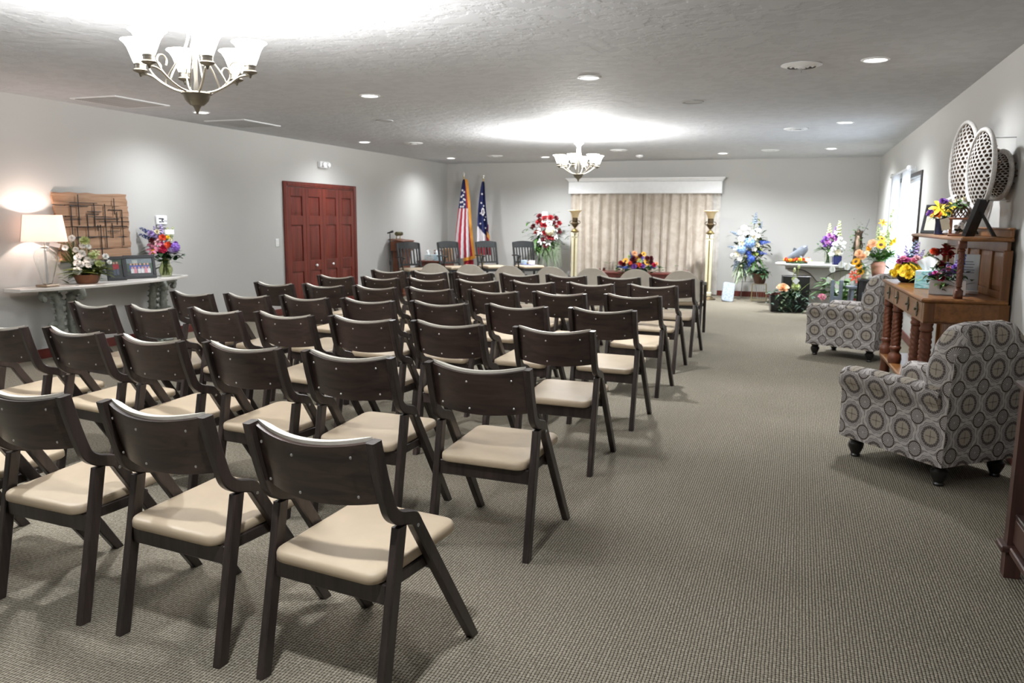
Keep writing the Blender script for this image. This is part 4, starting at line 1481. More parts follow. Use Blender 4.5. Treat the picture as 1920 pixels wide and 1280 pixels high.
# dark red bench with the sunflower spray in front of the curtain
bt = thing('low_table', 'low dark red wooden table with turned posts in front of the curtain', 'table', (-2.80, 15.35, 0))
mb = MB(); mb.box((0, 0, .44), (1.72, .50, .035), .008); mb.box((0, 0, .385), (1.60, .42, .08), .006); mb.build('table_top', M['trim_red'], bt)
for sx in (-1, 1):
    for sy in (-1, 1):
        mb = MB(); mb.lathe([(.03, 0), (.035, .05), (.022, .10), (.034, .20), (.024, .30), (.036, .36), (.036, .455), (.022, .47), (.03, .49), (.018, .51), (.003, .515)], 14, (sx * .80, sy * .19, 0)); mb.build('turned_post', M['trim_red'], bt)
mb = MB(); mb.box((0, 0, .14), (1.56, .36, .025), .005); mb.build('lower_shelf', M['trim_red'], bt)
sf = thing('sunflower_spray', 'low spray of sunflowers, dark red and purple flowers on the low table', 'flower arrangement', (-2.90, 15.20, .459), R(15))
mb = MB(); mb.box((0, .04, .03), (.42, .16, .06), .012); mb.build('tray', M['leaf_dark'], sf)
U = 10.3e-3 / 17.45
sp = [('sunflower', 'gold', 578, 540, .105), ('sunflower', 'gold', 940, 450, .10), ('sunflower', 'gold', 1255, 565, .11), ('sunflower', 'gold', 1150, 310, .08), ('carnation', 'darkred', 1050, 380, .085), ('carnation', 'darkred', 820, 480, .11),
      ('carnation', 'darkred', 850, 590, .09), ('carnation', 'darkred', 1260, 440, .08), ('carnation', 'darkred', 1380, 450, .09), ('carnation', 'darkred', 1390, 570, .08), ('carnation', 'red', 430, 600, .08), ('carnation', 'darkred', 530, 640, .08),
      ('carnation', 'redorange', 740, 605, .075), ('carnation', 'redorange', 1030, 660, .085), ('carnation', 'purple', 850, 700, .10), ('carnation', 'purple', 1120, 690, .08), ('carnation', 'crimson', 1480, 650, .08), ('carnation', 'peach', 860, 300, .09),
      ('carnation', 'palegreen', 1030, 530, .08), ('carnation', 'palegreen', 700, 400, .06), ('carnation', 'mauve', 1120, 420, .06), ('carnation', 'gold', 930, 620, .05), ('carnation', 'peach', 1560, 610, .06), ('carnation', 'purple', 1230, 610, .05)]
sp = [(k, c, a - 930, 850 - z, s) for (k, c, a, z, s) in sp]
sp = [(k, c, a, z, s * 1.32) for (k, c, a, z, s) in sp]
pts = scatter_blooms(sf, sp, U, .03, 4, yfun=lambda x, z: -.13 + .30 * (z - .03))
for (a, z, d, c) in ((330, 720, (-.9, -.3, .05), 'navyblue'), (520, 760, (-.7, -.5, .08), 'blue'), (560, 740, (-.5, -.7, .1), 'blue'), (1540, 730, (.9, -.3, .1), 'blue'), (1120, 500, (.2, -.3, .8), 'blue'), (720, 290, (-.3, 0, 1), 'navyblue')):
    add_bloom(sf, 'spike', c, ((a - 930) * U * .75, -.06, .05 + (850 - z) * U * .7), .12, d)
stems(sf, (0, .04, .05), pts, M['leaf_mid'])
foliage(sf, 'leaves', M['leaf_mid'], (0, .02, .08), 220, (.22, .05, .06), .14, .055, 21, up=.6, droop=.2)


def easel(t, h, wdt, mat, back=.38):
    """wire tripod easel; the spray's centre line at x=0"""
    mb = MB(); mb.tube([(-wdt, 0, 0), (-.03, .05, h)], .006, 6); mb.build('leg', mat, t)
    mb = MB(); mb.tube([(wdt, 0, 0), (.03, .05, h)], .006, 6); mb.build('leg', mat, t)
    mb = MB(); mb.tube([(0, back, 0), (0, .06, h)], .006, 6); mb.build('leg', mat, t)
    mb = MB(); z = h * .30; x = lerp(wdt, .03, .30); mb.tube([(-x, .015, z), (x, .015, z)], .005, 6); mb.build('cross_bar', mat, t)


wire = plain('grey_wire', (.33, .34, .33), .4, .7); gwire = plain('green_wire', (.05, .10, .05), .5)
rs = thing('standing_spray', 'tall standing spray of dark red roses, white lilies and trailing greens', 'flower arrangement', (-4.80, 15.60, 0), R(16))
easel(rs, 1.25, .26, gwire)
U = 11.6e-3 / 9.14
sp = [('rose', 'darkred', 320, 240, .085), ('rose', 'red', 405, 265, .095), ('rose', 'red', 500, 265, .09), ('rose', 'darkred', 585, 275, .085), ('rose', 'red', 315, 330, .11), ('rose', 'red', 395, 380, .12), ('rose', 'darkred', 550, 345, .08), ('rose', 'red', 637, 350, .085),
      ('rose', 'darkred', 225, 405, .085), ('rose', 'red', 275, 495, .085), ('rose', 'red', 410, 505, .10), ('rose', 'darkred', 640, 485, .085), ('rose', 'red', 485, 570, .10), ('rose', 'red', 530, 585, .08), ('rose', 'darkred', 390, 605, .08), ('rose', 'darkred', 425, 705, .085), ('rose', 'red', 595, 400, .06),
      ('hydrangea', 'cream', 490, 470, .19), ('carnation', 'white', 480, 350, .13), ('lily', 'white', 335, 480, .13), ('lily', 'white', 580, 430, .11), ('lily', 'white', 580, 540, .12), ('lily', 'white', 360, 620, .13), ('lily', 'white', 460, 645, .12), ('lily', 'palepink', 420, 560, .10), ('carnation', 'white', 390, 325, .07), ('lily', 'white', 330, 420, .09)]
sp = [(k, c, a - 450, 640 - z, s) for (k, c, a, z, s) in sp]
sp = [(k, c, a, z, s * 1.16) for (k, c, a, z, s) in sp]
pts = scatter_blooms(rs, sp, U, 1.00, 6, yfun=lambda x, z: -.10 + .3 * abs(x) * abs(x) * 3)
rn = random.Random(6)
mb = MB()
for k in range(26):
    a = 2 * math.pi * k / 26
    frond(mb, (.15 * math.cos(a), .0, 1.22 + .15 * math.sin(a)), (math.cos(a), -.15, math.sin(a) * .8 + .15), rn.uniform(.20, .30), .07, droop=.15)
stuff(mb.build('ferns', M['leaf_dark'], rs, 60))
mb = MB()
for k in range(22):      # trailing pale greens
    x = rn.uniform(-.12, .26)
    frond(mb, (x, -.06, rn.uniform(.80, 1.02)), (rn.uniform(-.25, .3), -.3, -1), rn.uniform(.25, .48), .06, n=13, droop=.1)
stuff(mb.build('trailing_greens', M['leaf_pale'], rs, 60))
foliage(rs, 'leaves', M['leaf_mid'], (-.02, .02, 1.12), 330, (.16, .02, .17), .15, .06, 7, up=.2, flat=.4)
foliage(rs, 'lower_leaves', M['leaf_mid'], (-.10, 0, .88), 120, (.09, .03, .09), .2, .04, 17, up=-.4, flat=.4, droop=.6)
stems(rs, (0, .05, 1.0), pts, M['leaf_mid'])
card(rs, (-.055, -.10, 1.555), .10, .075, R(85), R(5))

bs = thing('standing_spray', 'standing spray of blue hydrangeas and white roses on a thin wire easel', 'flower arrangement', (-.90, 15.45, 0), R(14))
easel(bs, 1.1, .24, wire)
U = 10.9e-3 / 6.737
sp = [('hydrangea', 'skyblue', 285, 410, .19), ('hydrangea', 'skyblue', 200, 485, .16), ('hydrangea', 'blue', 310, 590, .14), ('rose', 'white', 215, 240, .085), ('tulip', 'white', 275, 265, .085), ('rose', 'white', 375, 265, .08), ('rose', 'white', 310, 298, .075), ('rose', 'white', 240, 300, .075), ('rose', 'white', 368, 325, .085),
      ('rose', 'cream', 330, 352, .08), ('rose', 'white', 190, 360, .09), ('rose', 'cream', 200, 415, .085), ('rose', 'cream', 370, 430, .08), ('rose', 'white', 335, 470, .09), ('rose', 'cream', 155, 535, .085), ('rose', 'white', 185, 590, .075), ('rose', 'cream', 245, 470, .06), ('rose', 'white', 130, 470, .065), ('rose', 'white', 100, 545, .05), ('rose', 'cream', 255, 560, .05), ('bud', 'cream', 205, 670, .06), ('rose', 'white', 170, 300, .06)]
sp = [(k, c, a - 270, 560 - z, s) for (k, c, a, z, s) in sp]
sp = [(k, c, a, z, s * 1.16) for (k, c, a, z, s) in sp]
pts = scatter_blooms(bs, sp, U, .80, 16, yfun=lambda x, z: -.10 + .5 * x * x)
for (a, z, L, d, c) in ((340, 150, .20, (.1, 0, 1), 'greyblue'), (400, 230, .16, (.3, 0, 1), 'greyblue'), (150, 290, .16, (-.8, 0, .3), 'greyblue'), (420, 390, .18, (.8, -.2, .1), 'blue'), (400, 510, .16, (.7, -.2, -.1), 'blue'), (280, 500, .22, (.1, -.5, -.8), 'blue'), (300, 560, .2, (-.1, -.5, -1), 'blue'), (150, 620, .2, (-.4, -.2, -1), 'greyblue'), (260, 650, .24, (0, -.2, -1), 'greyblue'), (130, 460, .16, (-.9, 0, .2), 'greyblue')):
    add_bloom(bs, 'spike', c, ((a - 270) * U * .9, -.06, .80 + (560 - z) * U * .9), L, d)
foliage(bs, 'leaves', M['leaf_dark'], (.06, .02, .98), 330, (.13, .02, .18), .11, .055, 27, up=.25, flat=.4)
foliage(bs, 'yellow_green_leaves', M['leaf_olive'], (.16, 0, 1.0), 110, (.07, .03, .18), .15, .06, 28, up=.1, flat=.4)
foliage(bs, 'trailing_greens', M['leaf_pale'], (-.03, 0, .64), 80, (.06, .02, .09), .22, .035, 29, up=-.5, flat=.4, droop=.8)
foliage(bs, 'lower_leaves', M['leaf_mid'], (.12, -.01, .74), 60, (.06, .02, .07), .22, .04, 30, up=-.3, flat=.4, droop=.7)
stems(bs, (0, .05, .85), pts, M['leaf_mid'])

# basket plant on a wire stand
st = thing('plant_stand', 'thin gold wire plant stand holding the brown basket plant', 'plant stand', (-.63, 15.05, 0))
gw = plain('gold_wire', (.40, .34, .18), .4, .7)
for sx in (-1, 1):
    for sy in (-1, 1):
        mb = MB(); mb.tube([(sx * .13, sy * .11, 0), (sx * .12, sy * .10, .325)], .005, 6); mb.build('leg', gw, st)
mb = MB()
for z in (.325, .04):
    mb.tube([(-.12, -.10, z), (.12, -.10, z), (.12, .10, z), (-.12, .10, z), (-.12, -.10, z)], .0045, 6)
for k in range(7):
    x = lerp(-.12, .12, k / 6)
    mb.tube([(x, -.10, .325), (x, .10, .325)], .003, 5)
    if 0 < k < 6:
        mb.tube([(x, -.10, .06), (x, -.10, .325)], .0025, 5)
stuff(mb.build('wire_rails', gw, st))
bp = thing('basket_plant', 'leafy green plant in a round brown basket on the wire stand', 'plant', (-.63, 15.05, .331))
mb = MB(); mb.lathe([(.075, 0), (.085, .005), (.125, .13), (.138, .185), (.142, .19), (.132, .19), (.11, .17), (.02, .165)], 24); mb.build('basket', wicker('brown_basket_weave', (.075, .03, .018), (.20, .09, .055)), bp, 50)
foliage(bp, 'leaves', M['leaf_dark'], (0, 0, .20), 80, (.07, .06, .03), .15, .075, 31, up=.8, droop=.45)
foliage(bp, 'pale_leaves', M['leaf_blue'], (-.03, -.03, .21), 30, (.06, .05, .03), .13, .06, 32, up=.9, droop=.4)

sb = thing('memorial_stone', 'pale blue speckled stone slab leaning near the floor lamp', 'stone', (-1.165, 14.85, 0), R(14))
m, nt, b = new_mat('pale_blue_stone')
tc = N(nt, 'ShaderNodeTexCoord'); vz = setin(N(nt, 'ShaderNodeTexNoise'), Scale=55.0, Detail=3.0)
nt.links.new(tc.outputs['Object'], vz.inputs['Vector'])
nt.links.new(ramp(nt, vz.outputs[0], [(.35, (.30, .36, .42)), (.6, (.50, .56, .62))]), b.inputs['Base Color']); b.inputs['Roughness'].default_value = .6
mb = MB(); mb.T = Matrix.Rotation(R(8), 4, 'Y') @ Matrix.Rotation(R(-16), 4, 'X')
ol = round_rect(-.105, .105, .012, .36, .035, 4)
mb.loft([[(x * .94, -.004, z * .985 + .003) for x, z in ol], [(x, .006, z) for x, z in ol], [(x, .028, z) for x, z in ol], [(x * .95, .036, z * .985 + .003) for x, z in ol]]); mb.build('slab', m, sb)
mb = MB(); mb.tube([(-.05, .14, 0), (0, .09, .28)], .006, 6); mb.tube([(.06, .14, 0), (.03, .09, .28)], .006, 6); stuff(mb.build('prop_legs', M['black_matte'], sb))


# ------------------------------------------------------------------ flags
def flag(x, y, ang, label, top, bottom, wtop, wbot, mats, paint, fringe_side, seed, bottom_slant=.0):
    t = thing('flag', label, 'flag', (x, y, 0), ang)
    gold = plain('gold_fringe', (.62, .27, .03), .6, var=.3, scale=120)
    pole_m = plain('flagpole_brass', (.42, .30, .12), .35, .7)
    mb = MB(); mb.lathe([(.15, 0), (.15, .025), (.09, .05), (.05, .07), (.03, .11), (.022, .13)], 20); mb.build('base', plain('flag_base', (.35, .26, .10), .35, .7), t)
    mb = MB(); mb.tube([(0, 0, .1), (0, 0, top + .06)], .013, 10); mb.build('pole', pole_m, t)
    mb = MB(); mb.lathe([(.013, top + .06), (.02, top + .065), (.02, top + .075), (.010, top + .08), (.022, top + .105), (.018, top + .13), (.004, top + .165)], 12)
    mb.leaf((0, 0, top + .09), (.9, 0, .5), .06, .03); mb.leaf((0, 0, top + .09), (-.9, 0, .5), .06, .03)
    mb.build('finial', plain('finial_silver', (.75, .74, .70), .3, .8), t)
    rn = random.Random(seed)

    def fn(u, v):       # u across 0..1, v down 0..1
        wd = lerp(wtop, wbot, v ** .75)
        x_ = (u - .60 + .12 * v) * wd + .012 * math.sin(5 * v + seed)
        fold = .045 * (.3 + v) * math.sin(u * math.pi * 4.2 + 1.2 * v + seed) + .02 * math.sin(u * 11)
        return (x_, -.03 - .025 * v + fold, top - v * (top - bottom) - bottom_slant * (1 - u) * v)
    nu, nv = 60, 96
    for mi, (mname, mat) in enumerate(mats):
        mb = MB()
        for j in range(nv):
            for i in range(nu):
                if paint((i + .5) / nu, (j + .5) / nv) != mi:
                    continue
                q = [fn(a / nu, b_ / nv) for a, b_ in ((i, j), (i + 1, j), (i + 1, j + 1), (i, j + 1))]
                mb.F(*[mb.P(p) for p in q])
        if mb.f:
            me = mb.mesh(mname, mat, 0)
            import bmesh
            bm = bmesh.new(); bm.from_mesh(me); bmesh.ops.remove_doubles(bm, verts=bm.verts, dist=1e-5)
            bm.to_mesh(me); bm.free()
            me.polygons.foreach_set('use_smooth', [True] * len(me.polygons))
            link(mname, me, t)
    return t, fn, gold


fb_, fr_, fw_ = plain('flag_navy', (.010, .016, .085), .7, var=.15), plain('flag_red', (.36, .012, .03), .7, var=.15), plain('flag_white', (.66, .62, .64), .7, var=.06)


def star_mesh():
    mb = MB(); pts = []
    for k in range(10):
        r = .5 if k % 2 == 0 else .22
        pts.append((r * math.sin(k * math.pi / 5), 0, r * math.cos(k * math.pi / 5)))
    mb.loft([[(p[0], .04, p[2]) for p in pts], [(p[0], -.04, p[2]) for p in pts]])
    return mb.mesh('star', fw_, 0)


star = star_mesh()


def us_paint(u, v):
    if v < .36 and u < .74 + .1 * v:
        return 0
    s = (u * 3.0 + v * .55) % 1.0
    if v < .36:
        return 1
    return 1 if s < .50 else 2


t, fn, gold = flag(-6.63, 15.62, R(18), 'United States flag with gold fringe hanging on a pole in the corner', 2.25, .62, .05, .40, [('navy_field', fb_), ('red_stripes', fr_), ('white_stripes', fw_)], us_paint, 1, 1, .0)
for (u, v) in ((.30, .14), (.42, .20), (.22, .22), (.50, .25), (.18, .29), (.38, .285), (.58, .315), (.25, .345), (.46, .345), (.64, .26), (.55, .16)):
    o = link('star', star, t); p = Vector(fn(u, v)); o.location = p + Vector((0, -.022, 0)); o.scale = (.060, .060, .060)
mb = MB()
mb.grid(lambda u, v: Vector(fn(1.0, v)) + Vector((lerp(-.012, .045, u), -.022 + .02 * math.sin(v * 30) * u, 0)), 2, 40); mb.build('gold_fringe', gold, t, 80)
mb = MB(); mb.grid(lambda u, v: Vector(fn(u * .55 + .45, 1)) + Vector((0, -.02, lerp(.03, -.04, v) + .05 * (u - .5))), 16, 2); mb.build('bottom_fringe', gold, t, 80)
mb = MB(); mb.grid(lambda u, v: Vector(fn(u * .5 + .5, 1)) + Vector((.0, .01, -.03 - v * .12)), 10, 4); mb.build('lower_corner', fr_, t, 80)


def oh_paint(u, v):
    if v < .60 + .18 * u:
        return 0
    if v < .80 + .05 * u and u < .75:
        return 2
    return 1 if (u > .7 or v > .86) else 2


t, fn, gold = flag(-6.19, 15.60, R(18), 'navy state flag with white stars, circle and red and white ends on a pole', 2.20, .70, .05, .30, [('navy_field', fb_), ('red_stripes', fr_), ('white_stripes', fw_)], oh_paint, 1, 3, .0)
for (u, v) in ((.45, .17), (.40, .29), (.30, .43), (.68, .33), (.75, .42), (.70, .52), (.28, .57), (.72, .63), (.86, .48)):
    o = link('star', star, t); p = Vector(fn(u, v)); o.location = p + Vector((0, -.022, 0)); o.scale = (.052, .052, .052)
mb = MB()
pts = [Vector(fn(.60, .41)) + Vector((.022 * math.cos(a * .5236), -.026, .075 * math.sin(a * .5236))) for a in range(13)]
mb.tube(pts, .011, 6, cap=False); mb.build('white_ring', fw_, t)
mb = MB(); mb.grid(lambda u, v: Vector(fn(.86 + .14 * u, .66 + .06 * u)) + Vector((.02 * u, -.03, -.10 * v - .02)), 4, 4); mb.build('gold_fringe', gold, t, 80)
mb = MB(); mb.grid(lambda u, v: Vector(fn(.80 + .2 * u, .58)) + Vector((.02, -.026, -.12 * v)), 4, 4); mb.build('red_corner', fr_, t, 80)
mb = MB(); mb.grid(lambda u, v: Vector(fn(u * .4, 1)) + Vector((-.01, -.02, lerp(.03, -.03, v))), 8, 2); mb.build('bottom_fringe', gold, t, 80)


# ------------------------------------------------------------------ black slat-back armchairs
def slat_chair():
    t = thing('slat_back_chair', '', 'chair')
    bk = plain('charcoal_chair_paint', (.013, .0145, .015), .38, var=.2)
    SZ = .52
    for s in (-1, 1):
        mb = MB(); pts = catmull([(s * .21, -.03, 0), (s * .21, 0, .25), (s * .21, 0, SZ), (s * .212, -.05, .76), (s * .215, -.10, .985)], 4)
        mb.sweep(pts, [Vector((0, 1, .1))] * len(pts), .034, .036); mb.build('back_post', bk, t)
        mb = MB(); mb.sweep([Vector((s * .225, .42, 0)), Vector((s * .225, .42, .3)), Vector((s * .225, .42, SZ - .03))], [Vector((0, 1, 0))] * 3, .036, .036); mb.build('front_leg', bk, t)
        mb = MB(); mb.box((s * .215, .20, .20), (.022, .42, .03), .004); mb.build('stretcher', bk, t)
    mb = MB(); mb.box((0, .20, SZ - .05), (.45, .45, .055), .006); mb.build('seat_frame', bk, t)
    out = round_rect(-.225, .225, .0, .45, .03, 4)
    mb = MB(); cushion(mb, out, [(.012, SZ - .024), (.0, SZ - .015), (.0, SZ + .012), (.015, SZ + .024)], dome=.01); mb.build('seat', M['vinyl'], t, 60)
    mb = MB(); mb.grid(lambda u, v: ((u - .5) * .44, -.065 - (.80 + .09 * v + .0) * .0 - .03 * (v) - .02 * math.sin(math.pi * u), lerp(.885, .995 + .02 * math.sin(math.pi * u), v)), 10, 3, back=.022); mb.build('top_rail', bk, t, 50)
    mb = MB(); mb.box((0, -.005, .60), (.39, .022, .035), .004); mb.build('lower_rail', bk, t)
    for k in range(6):
        x = lerp(-.155, .155, k / 5)
        mb = MB(); mb.sweep([Vector((x, -.005, .60)), Vector((x, -.035, .75)), Vector((x, -.072, .90))], [Vector((0, 1, .2))] * 3, .030, .012, .002); mb.build('slat', bk, t)
    for s in (1,):
        mb = MB(); pts = [(s * .24, -.06, .735), (s * .25, .10, .745), (s * .255, .28, .74), (s * .25, .33, .728)]
        mb.tube(catmull(pts, 4), [.020] * 10 + [.026, .028, .024], 8, sx=.6, up=(0, 0, 1)); mb.build('arm', bk, t)
        mb = MB(); mb.tube(catmull([(s * .245, .25, .735), (s * .245, .22, .62), (s * .23, .22, .48)], 4), .014, 8); mb.build('arm_support', bk, t)
    return t


sc = slat_chair()
SCH = [(-5.14, 15.20, 'black slat-back armchair with a small blue box on its seat, nearest the rose spray'),
       (-5.77, 14.80, 'black slat-back armchair standing below the navy state flag'),
       (-6.32, 14.20, 'black slat-back armchair standing below the United States flag'),
       (-6.72, 13.30, 'black slat-back armchair nearest the left wall, in front of the wooden lectern')]
for i, (x, y, lab) in enumerate(SCH):
    rz = R(-136 + 4 * i - (0 if i < 3 else 6))
    if i == 0:
        sc.location = (x, y, 0); sc.rotation_euler = (0, 0, rz); sc['label'] = lab; sc['group'] = 'black slat-back armchairs'
    else:
        dup(sc, (x, y, 0), rz, lab, 'black slat-back armchairs')
tb = thing('open_box', 'small pale blue and white box on the seat of a black armchair', 'box', (-5.02, 15.03, .556), R(-20))
lb = plain('pale_blue_card', (.45, .58, .70), .6); bb = plain('blue_band', (.06, .10, .42), .6)
mb = MB(); mb.box((-.075, 0, .045), (.10, .12, .08), .003); mb.build('tissue_carton', lb, tb)
mb = MB(); mb.box((.10, 0, .045), (.07, .12, .08), .003); mb.build('carton', M['card'], tb)
mb = MB(); mb.box((0, 0, .004), (.28, .14, .008), .002); mb.build('base_tray', bb, tb)
mb = MB(); mb.lathe([(.025, .008), (.035, .05), (.03, .055)], 12, (.02, 0, 0)); mb.build('cup', plain('gold_cup', (.45, .33, .12), .5), tb)
add_bloom(tb, 'rose', 'darkred', (.02, 0, .075), .05, (0, -.3, 1))

# lectern, mic stand, side table
lw_ = wood('lectern_wood', (.10, .030, .014), (.20, .07, .03), (1, 1, .07), 26, .45)
le = thing('lectern', 'reddish brown wooden lectern by the left wall with a brass lamp', 'lectern', (-7.025, 13.55, 0), R(90))
mb = MB(); mb.box((0, 0, .03), (.40, .28, .06), .008); mb.build('plinth', lw_, le)
mb = MB(); mb.box((0, 0, .46), (.32, .20, .80), .006); mb.build('body', lw_, le)
mb = MB(); mb.box((0, 0, .93), (.44, .28, .18), .008); mb.build('top_box', lw_, le)
mb = MB(); mb.box((0, -.0, 1.035), (.46, .31, .022), .006, Matrix.Rotation(R(6), 4, 'X')); mb.build('reading_board', lw_, le)
brs = plain('lectern_brass', (.42, .30, .12), .3, .9)
mb = MB()
for x in (-.07, .07):
    mb.tube([(x, .07, 1.05), (x, .06, 1.13)], .008, 8)
mb.build('lamp_posts', brs, le)
mb = MB(); mb.lathe([(.012, -.11), (.036, -.105), (.040, -.08), (.036, 0), (.040, .08), (.036, .105), (.012, .11)], 16, (0, .05, 1.155), Matrix.Rotation(R(90), 4, 'Y')); mb.build('lamp_cylinder', plain('lamp_green_brass', (.16, .15, .07), .3, .8, .4), le)
ms = thing('microphone_stand', 'thin black microphone stand left of the wooden lectern', 'microphone stand', (-6.97, 13.0, 0))
for k in range(3):
    a = 2 * math.pi * k / 3
    mb = MB(); mb.tube([(0, 0, .06), (.16 * math.cos(a), .16 * math.sin(a), .008)], .008, 6); mb.build('foot', M['black'], ms)
mb = MB(); mb.tube([(0, 0, .05), (0, 0, 1.17)], .009, 8); mb.lathe([(.014, .60), (.018, .62), (.018, .68), (.014, .70)], 10); mb.build('pole', M['black'], ms)
mb = MB(); mb.tube([(-.05, 0, 1.175), (-.01, 0, 1.185), (.04, 0, 1.20), (.065, 0, 1.207)], [.012, .013, .020, .018], 8); mb.build('microphone', M['black'], ms)
tw = wood('cherry_table_wood', (.085, .020, .010), (.17, .045, .022), (1, .08, 1), 24, .4)
stb = thing('side_table', 'low red-brown side table with tissue boxes behind the black armchairs', 'table', (-6.87, 14.75, 0), R(0))
mb = MB(); mb.box((0, 0, .595), (.62, .55, .03), .006); mb.build('table_top', tw, stb)
mb = MB(); mb.box((0, 0, .54), (.55, .48, .08), .004); mb.build('apron', tw, stb)
for sx in (-1, 1):
    for sy in (-1, 1):
        mb = MB(); mb.box((sx * .26, sy * .22, .27), (.05, .05, .54), .006); mb.build('leg', tw, stb)


def tissue_box(name, label, loc, rz, dims, c1, group=None):
    t = thing(name, label, 'tissue box', loc, rz, group)
    m, nt, b = new_mat('tissue_carton_print')
    tc = N(nt, 'ShaderNodeTexCoord'); nz = setin(N(nt, 'ShaderNodeTexNoise'), Scale=14.0, Detail=2.0, Distortion=1.0)
    mp = N(nt, 'ShaderNodeMapping'); mp.inputs['Scale'].default_value = (1, 1, 3.5)
    nt.links.new(tc.outputs['Object'], mp.inputs[0]); nt.links.new(mp.outputs[0], nz.inputs['Vector'])
    nt.links.new(ramp(nt, nz.outputs[0], [(.38, c1), (.52, tuple(min(1, q * 1.6 + .12) for q in c1)), (.66, (.55, .62, .66))]), b.inputs['Base Color']); b.inputs['Roughness'].default_value = .5
    mb = MB(); mb.box((0, 0, dims[2] / 2), dims, .003); mb.build('carton', m, t)
    mb = MB(); mb.lathe([(.030, dims[2] + .0002), (.012, dims[2] + .0008)], 14); mb.build('opening', M['card'], t)
    mb = MB(); h = dims[2] * .7 + .02
    mb.grid(lambda u, v: ((u - .5) * (.05 + .09 * v), .012 * math.sin(u * 9 + v * 3), dims[2] - .004 + h * v * (1 - .35 * abs(u - .55) * 2)), 10, 5, back=.001); mb.build('tissue', M['card'], t, 80)
    return t


tissue_box('tissue_box', 'pale tissue box on the side table, left of the pair', (-6.98, 14.62, .6105), R(10), (.15, .11, .12), (.36, .42, .42), 'tissue boxes on the side table')
tissue_box('tissue_box', 'blue-grey tissue box on the side table, right of the pair', (-6.78, 14.62, .6105), R(14), (.15, .11, .12), (.22, .36, .42), 'tissue boxes on the side table')
wb = thing('wooden_box', 'light brown upright wooden box on the side table', 'box', (-6.655, 14.83, .6105), R(8))
mb = MB(); mb.box((0, 0, .12), (.17, .10, .24), .006); mb.build('body', wood('light_box_wood', (.28, .15, .06), (.42, .25, .12), (1, 1, .1), 24, .5), wb)
mb = MB(); mb.box((0, -.052, .15), (.10, .006, .10), .002); mb.build('front_panel', wood('box_panel_wood', (.20, .10, .04), (.30, .17, .08), (1, 1, .1), 24, .5), wb)
pf = thing('card_holder', 'small brown card holder behind the tissue boxes', 'card holder', (-6.86, 14.86, .6105), R(8))
mb = MB(); mb.box((0, 0, .10), (.20, .02, .20), .004, ); mb.build('panel', lw_, pf)
mb = MB(); mb.box((.03, -.013, .12), (.09, .004, .09), .001, Matrix.Rotation(R(25), 4, 'Y')); mb.build('card', M['card'], pf)

# ------------------------------------------------------------------ white oval table with flowers (right of the curtain)
wt = thing('oval_table', 'white oval-topped table on a sculpted grey pedestal at the back wall', 'table', (.36, 14.62, 0), R(0))
gst = plain('grey_pedestal_stone', (.40, .38, .345), .6, var=.12, scale=5); dkl = plain('pedestal_edge', (.10, .09, .08), .6)
el_ = [(.73 * math.cos(2 * math.pi * k / 40), .52 * math.sin(2 * math.pi * k / 40)) for k in range(40)]
mb = MB(); mb.loft([[(x * f, y * f, z) for x, y in el_] for f, z in ((.955, .700), (.985, .706), (1.0, .72), (1.0, .735), (.99, .742))]); mb.build('table_top', plain('white_table_top', (.66, .66, .64), .3, var=.03), wt)
half = [(.20, 0), (.20, .27), (.215, .34), (.26, .43), (.33, .51), (.42, .575), (.52, .61), (.52, .655)]
ol = [(x, z) for x, z in half] + [(-x, z) for x, z in reversed(half)]
mb = MB(); mb.prism(ol, -.13, .13, 'y'); mb.build('cradle', gst, wt, 30)
dip = [(.0, .44), (.045, .455), (.10, .52), (.17, .585), (.26, .63), (.38, .648), (.56, .652)]
ol = [(x, z) for x, z in dip] + [(.56, .70), (-.56, .70)] + [(-x, z) for x, z in reversed(dip[1:])]
mb = MB(); mb.prism(ol, -.15, .15, 'y'); mb.build('apron', plain('pale_apron', (.55, .54, .51), .45, var=.03), wt, 30)
mb = MB(); mb.lathe([(.26, 0), (.26, .04), (.21, .07)], 24); mb.build('base_moulding', gst, wt, 30)
mb = MB(); mb.box((0, 0, .30), (.415, .275, .018), .004); mb.build('band', dkl, wt)
mb = MB()
for s in (-1, 1):
    mb.tube(catmull([(s * x, -.152, z - .008) for x, z in dip], 3), .008, 5)
stuff(mb.build('edge_lines', dkl, wt))
mb = MB(); mb.box((0, 0, .68), (1.0, .60, .03), .004); mb.build('sub_top', gst, wt)

fs = thing('fruit_flower_wreath', 'orange and yellow mum ring with grey leaping fish figure, on oval table', 'flower arrangement', (-.02, 14.42, .743), R(12))
mb = MB(); mb.lathe([(.17, 0), (.18, .02), (.14, .03), (.02, .03)], 22); mb.build('tray', M['leaf_dark'], fs)
rn = random.Random(15)
for k in range(22):
    a = 2 * math.pi * k / 22
    add_bloom(fs, 'carnation' if k % 3 else 'mum', ['redorange', 'orange', 'gold', 'orange', 'redorange', 'yellow'][k % 6], (.19 * math.cos(a), .11 * math.sin(a), .055 + rn.uniform(-.01, .015)), .07, (.5 * math.cos(a), .5 * math.sin(a) - .3, .8), k)
foliage(fs, 'leaves', M['leaf_olive'], (0, 0, .05), 40, (.12, .07, .01), .08, .03, 51, up=.4, droop=.2)
fg = plain('grey_fish_figure', (.11, .125, .15), .45, var=.2)
mb = MB()
pts = catmull([(-.13, 0, .04), (-.06, .0, .09), (.02, 0, .15), (.09, 0, .22), (.14, 0, .27)], 4)
rr = [.060, .068, .074, .080, .086, .090, .092, .092, .090, .086, .082, .076, .072, .070, .066, .058, .046][:len(pts)]
mb.tube(pts, rr, 12, sx=.7, up=(0, 1, 0))
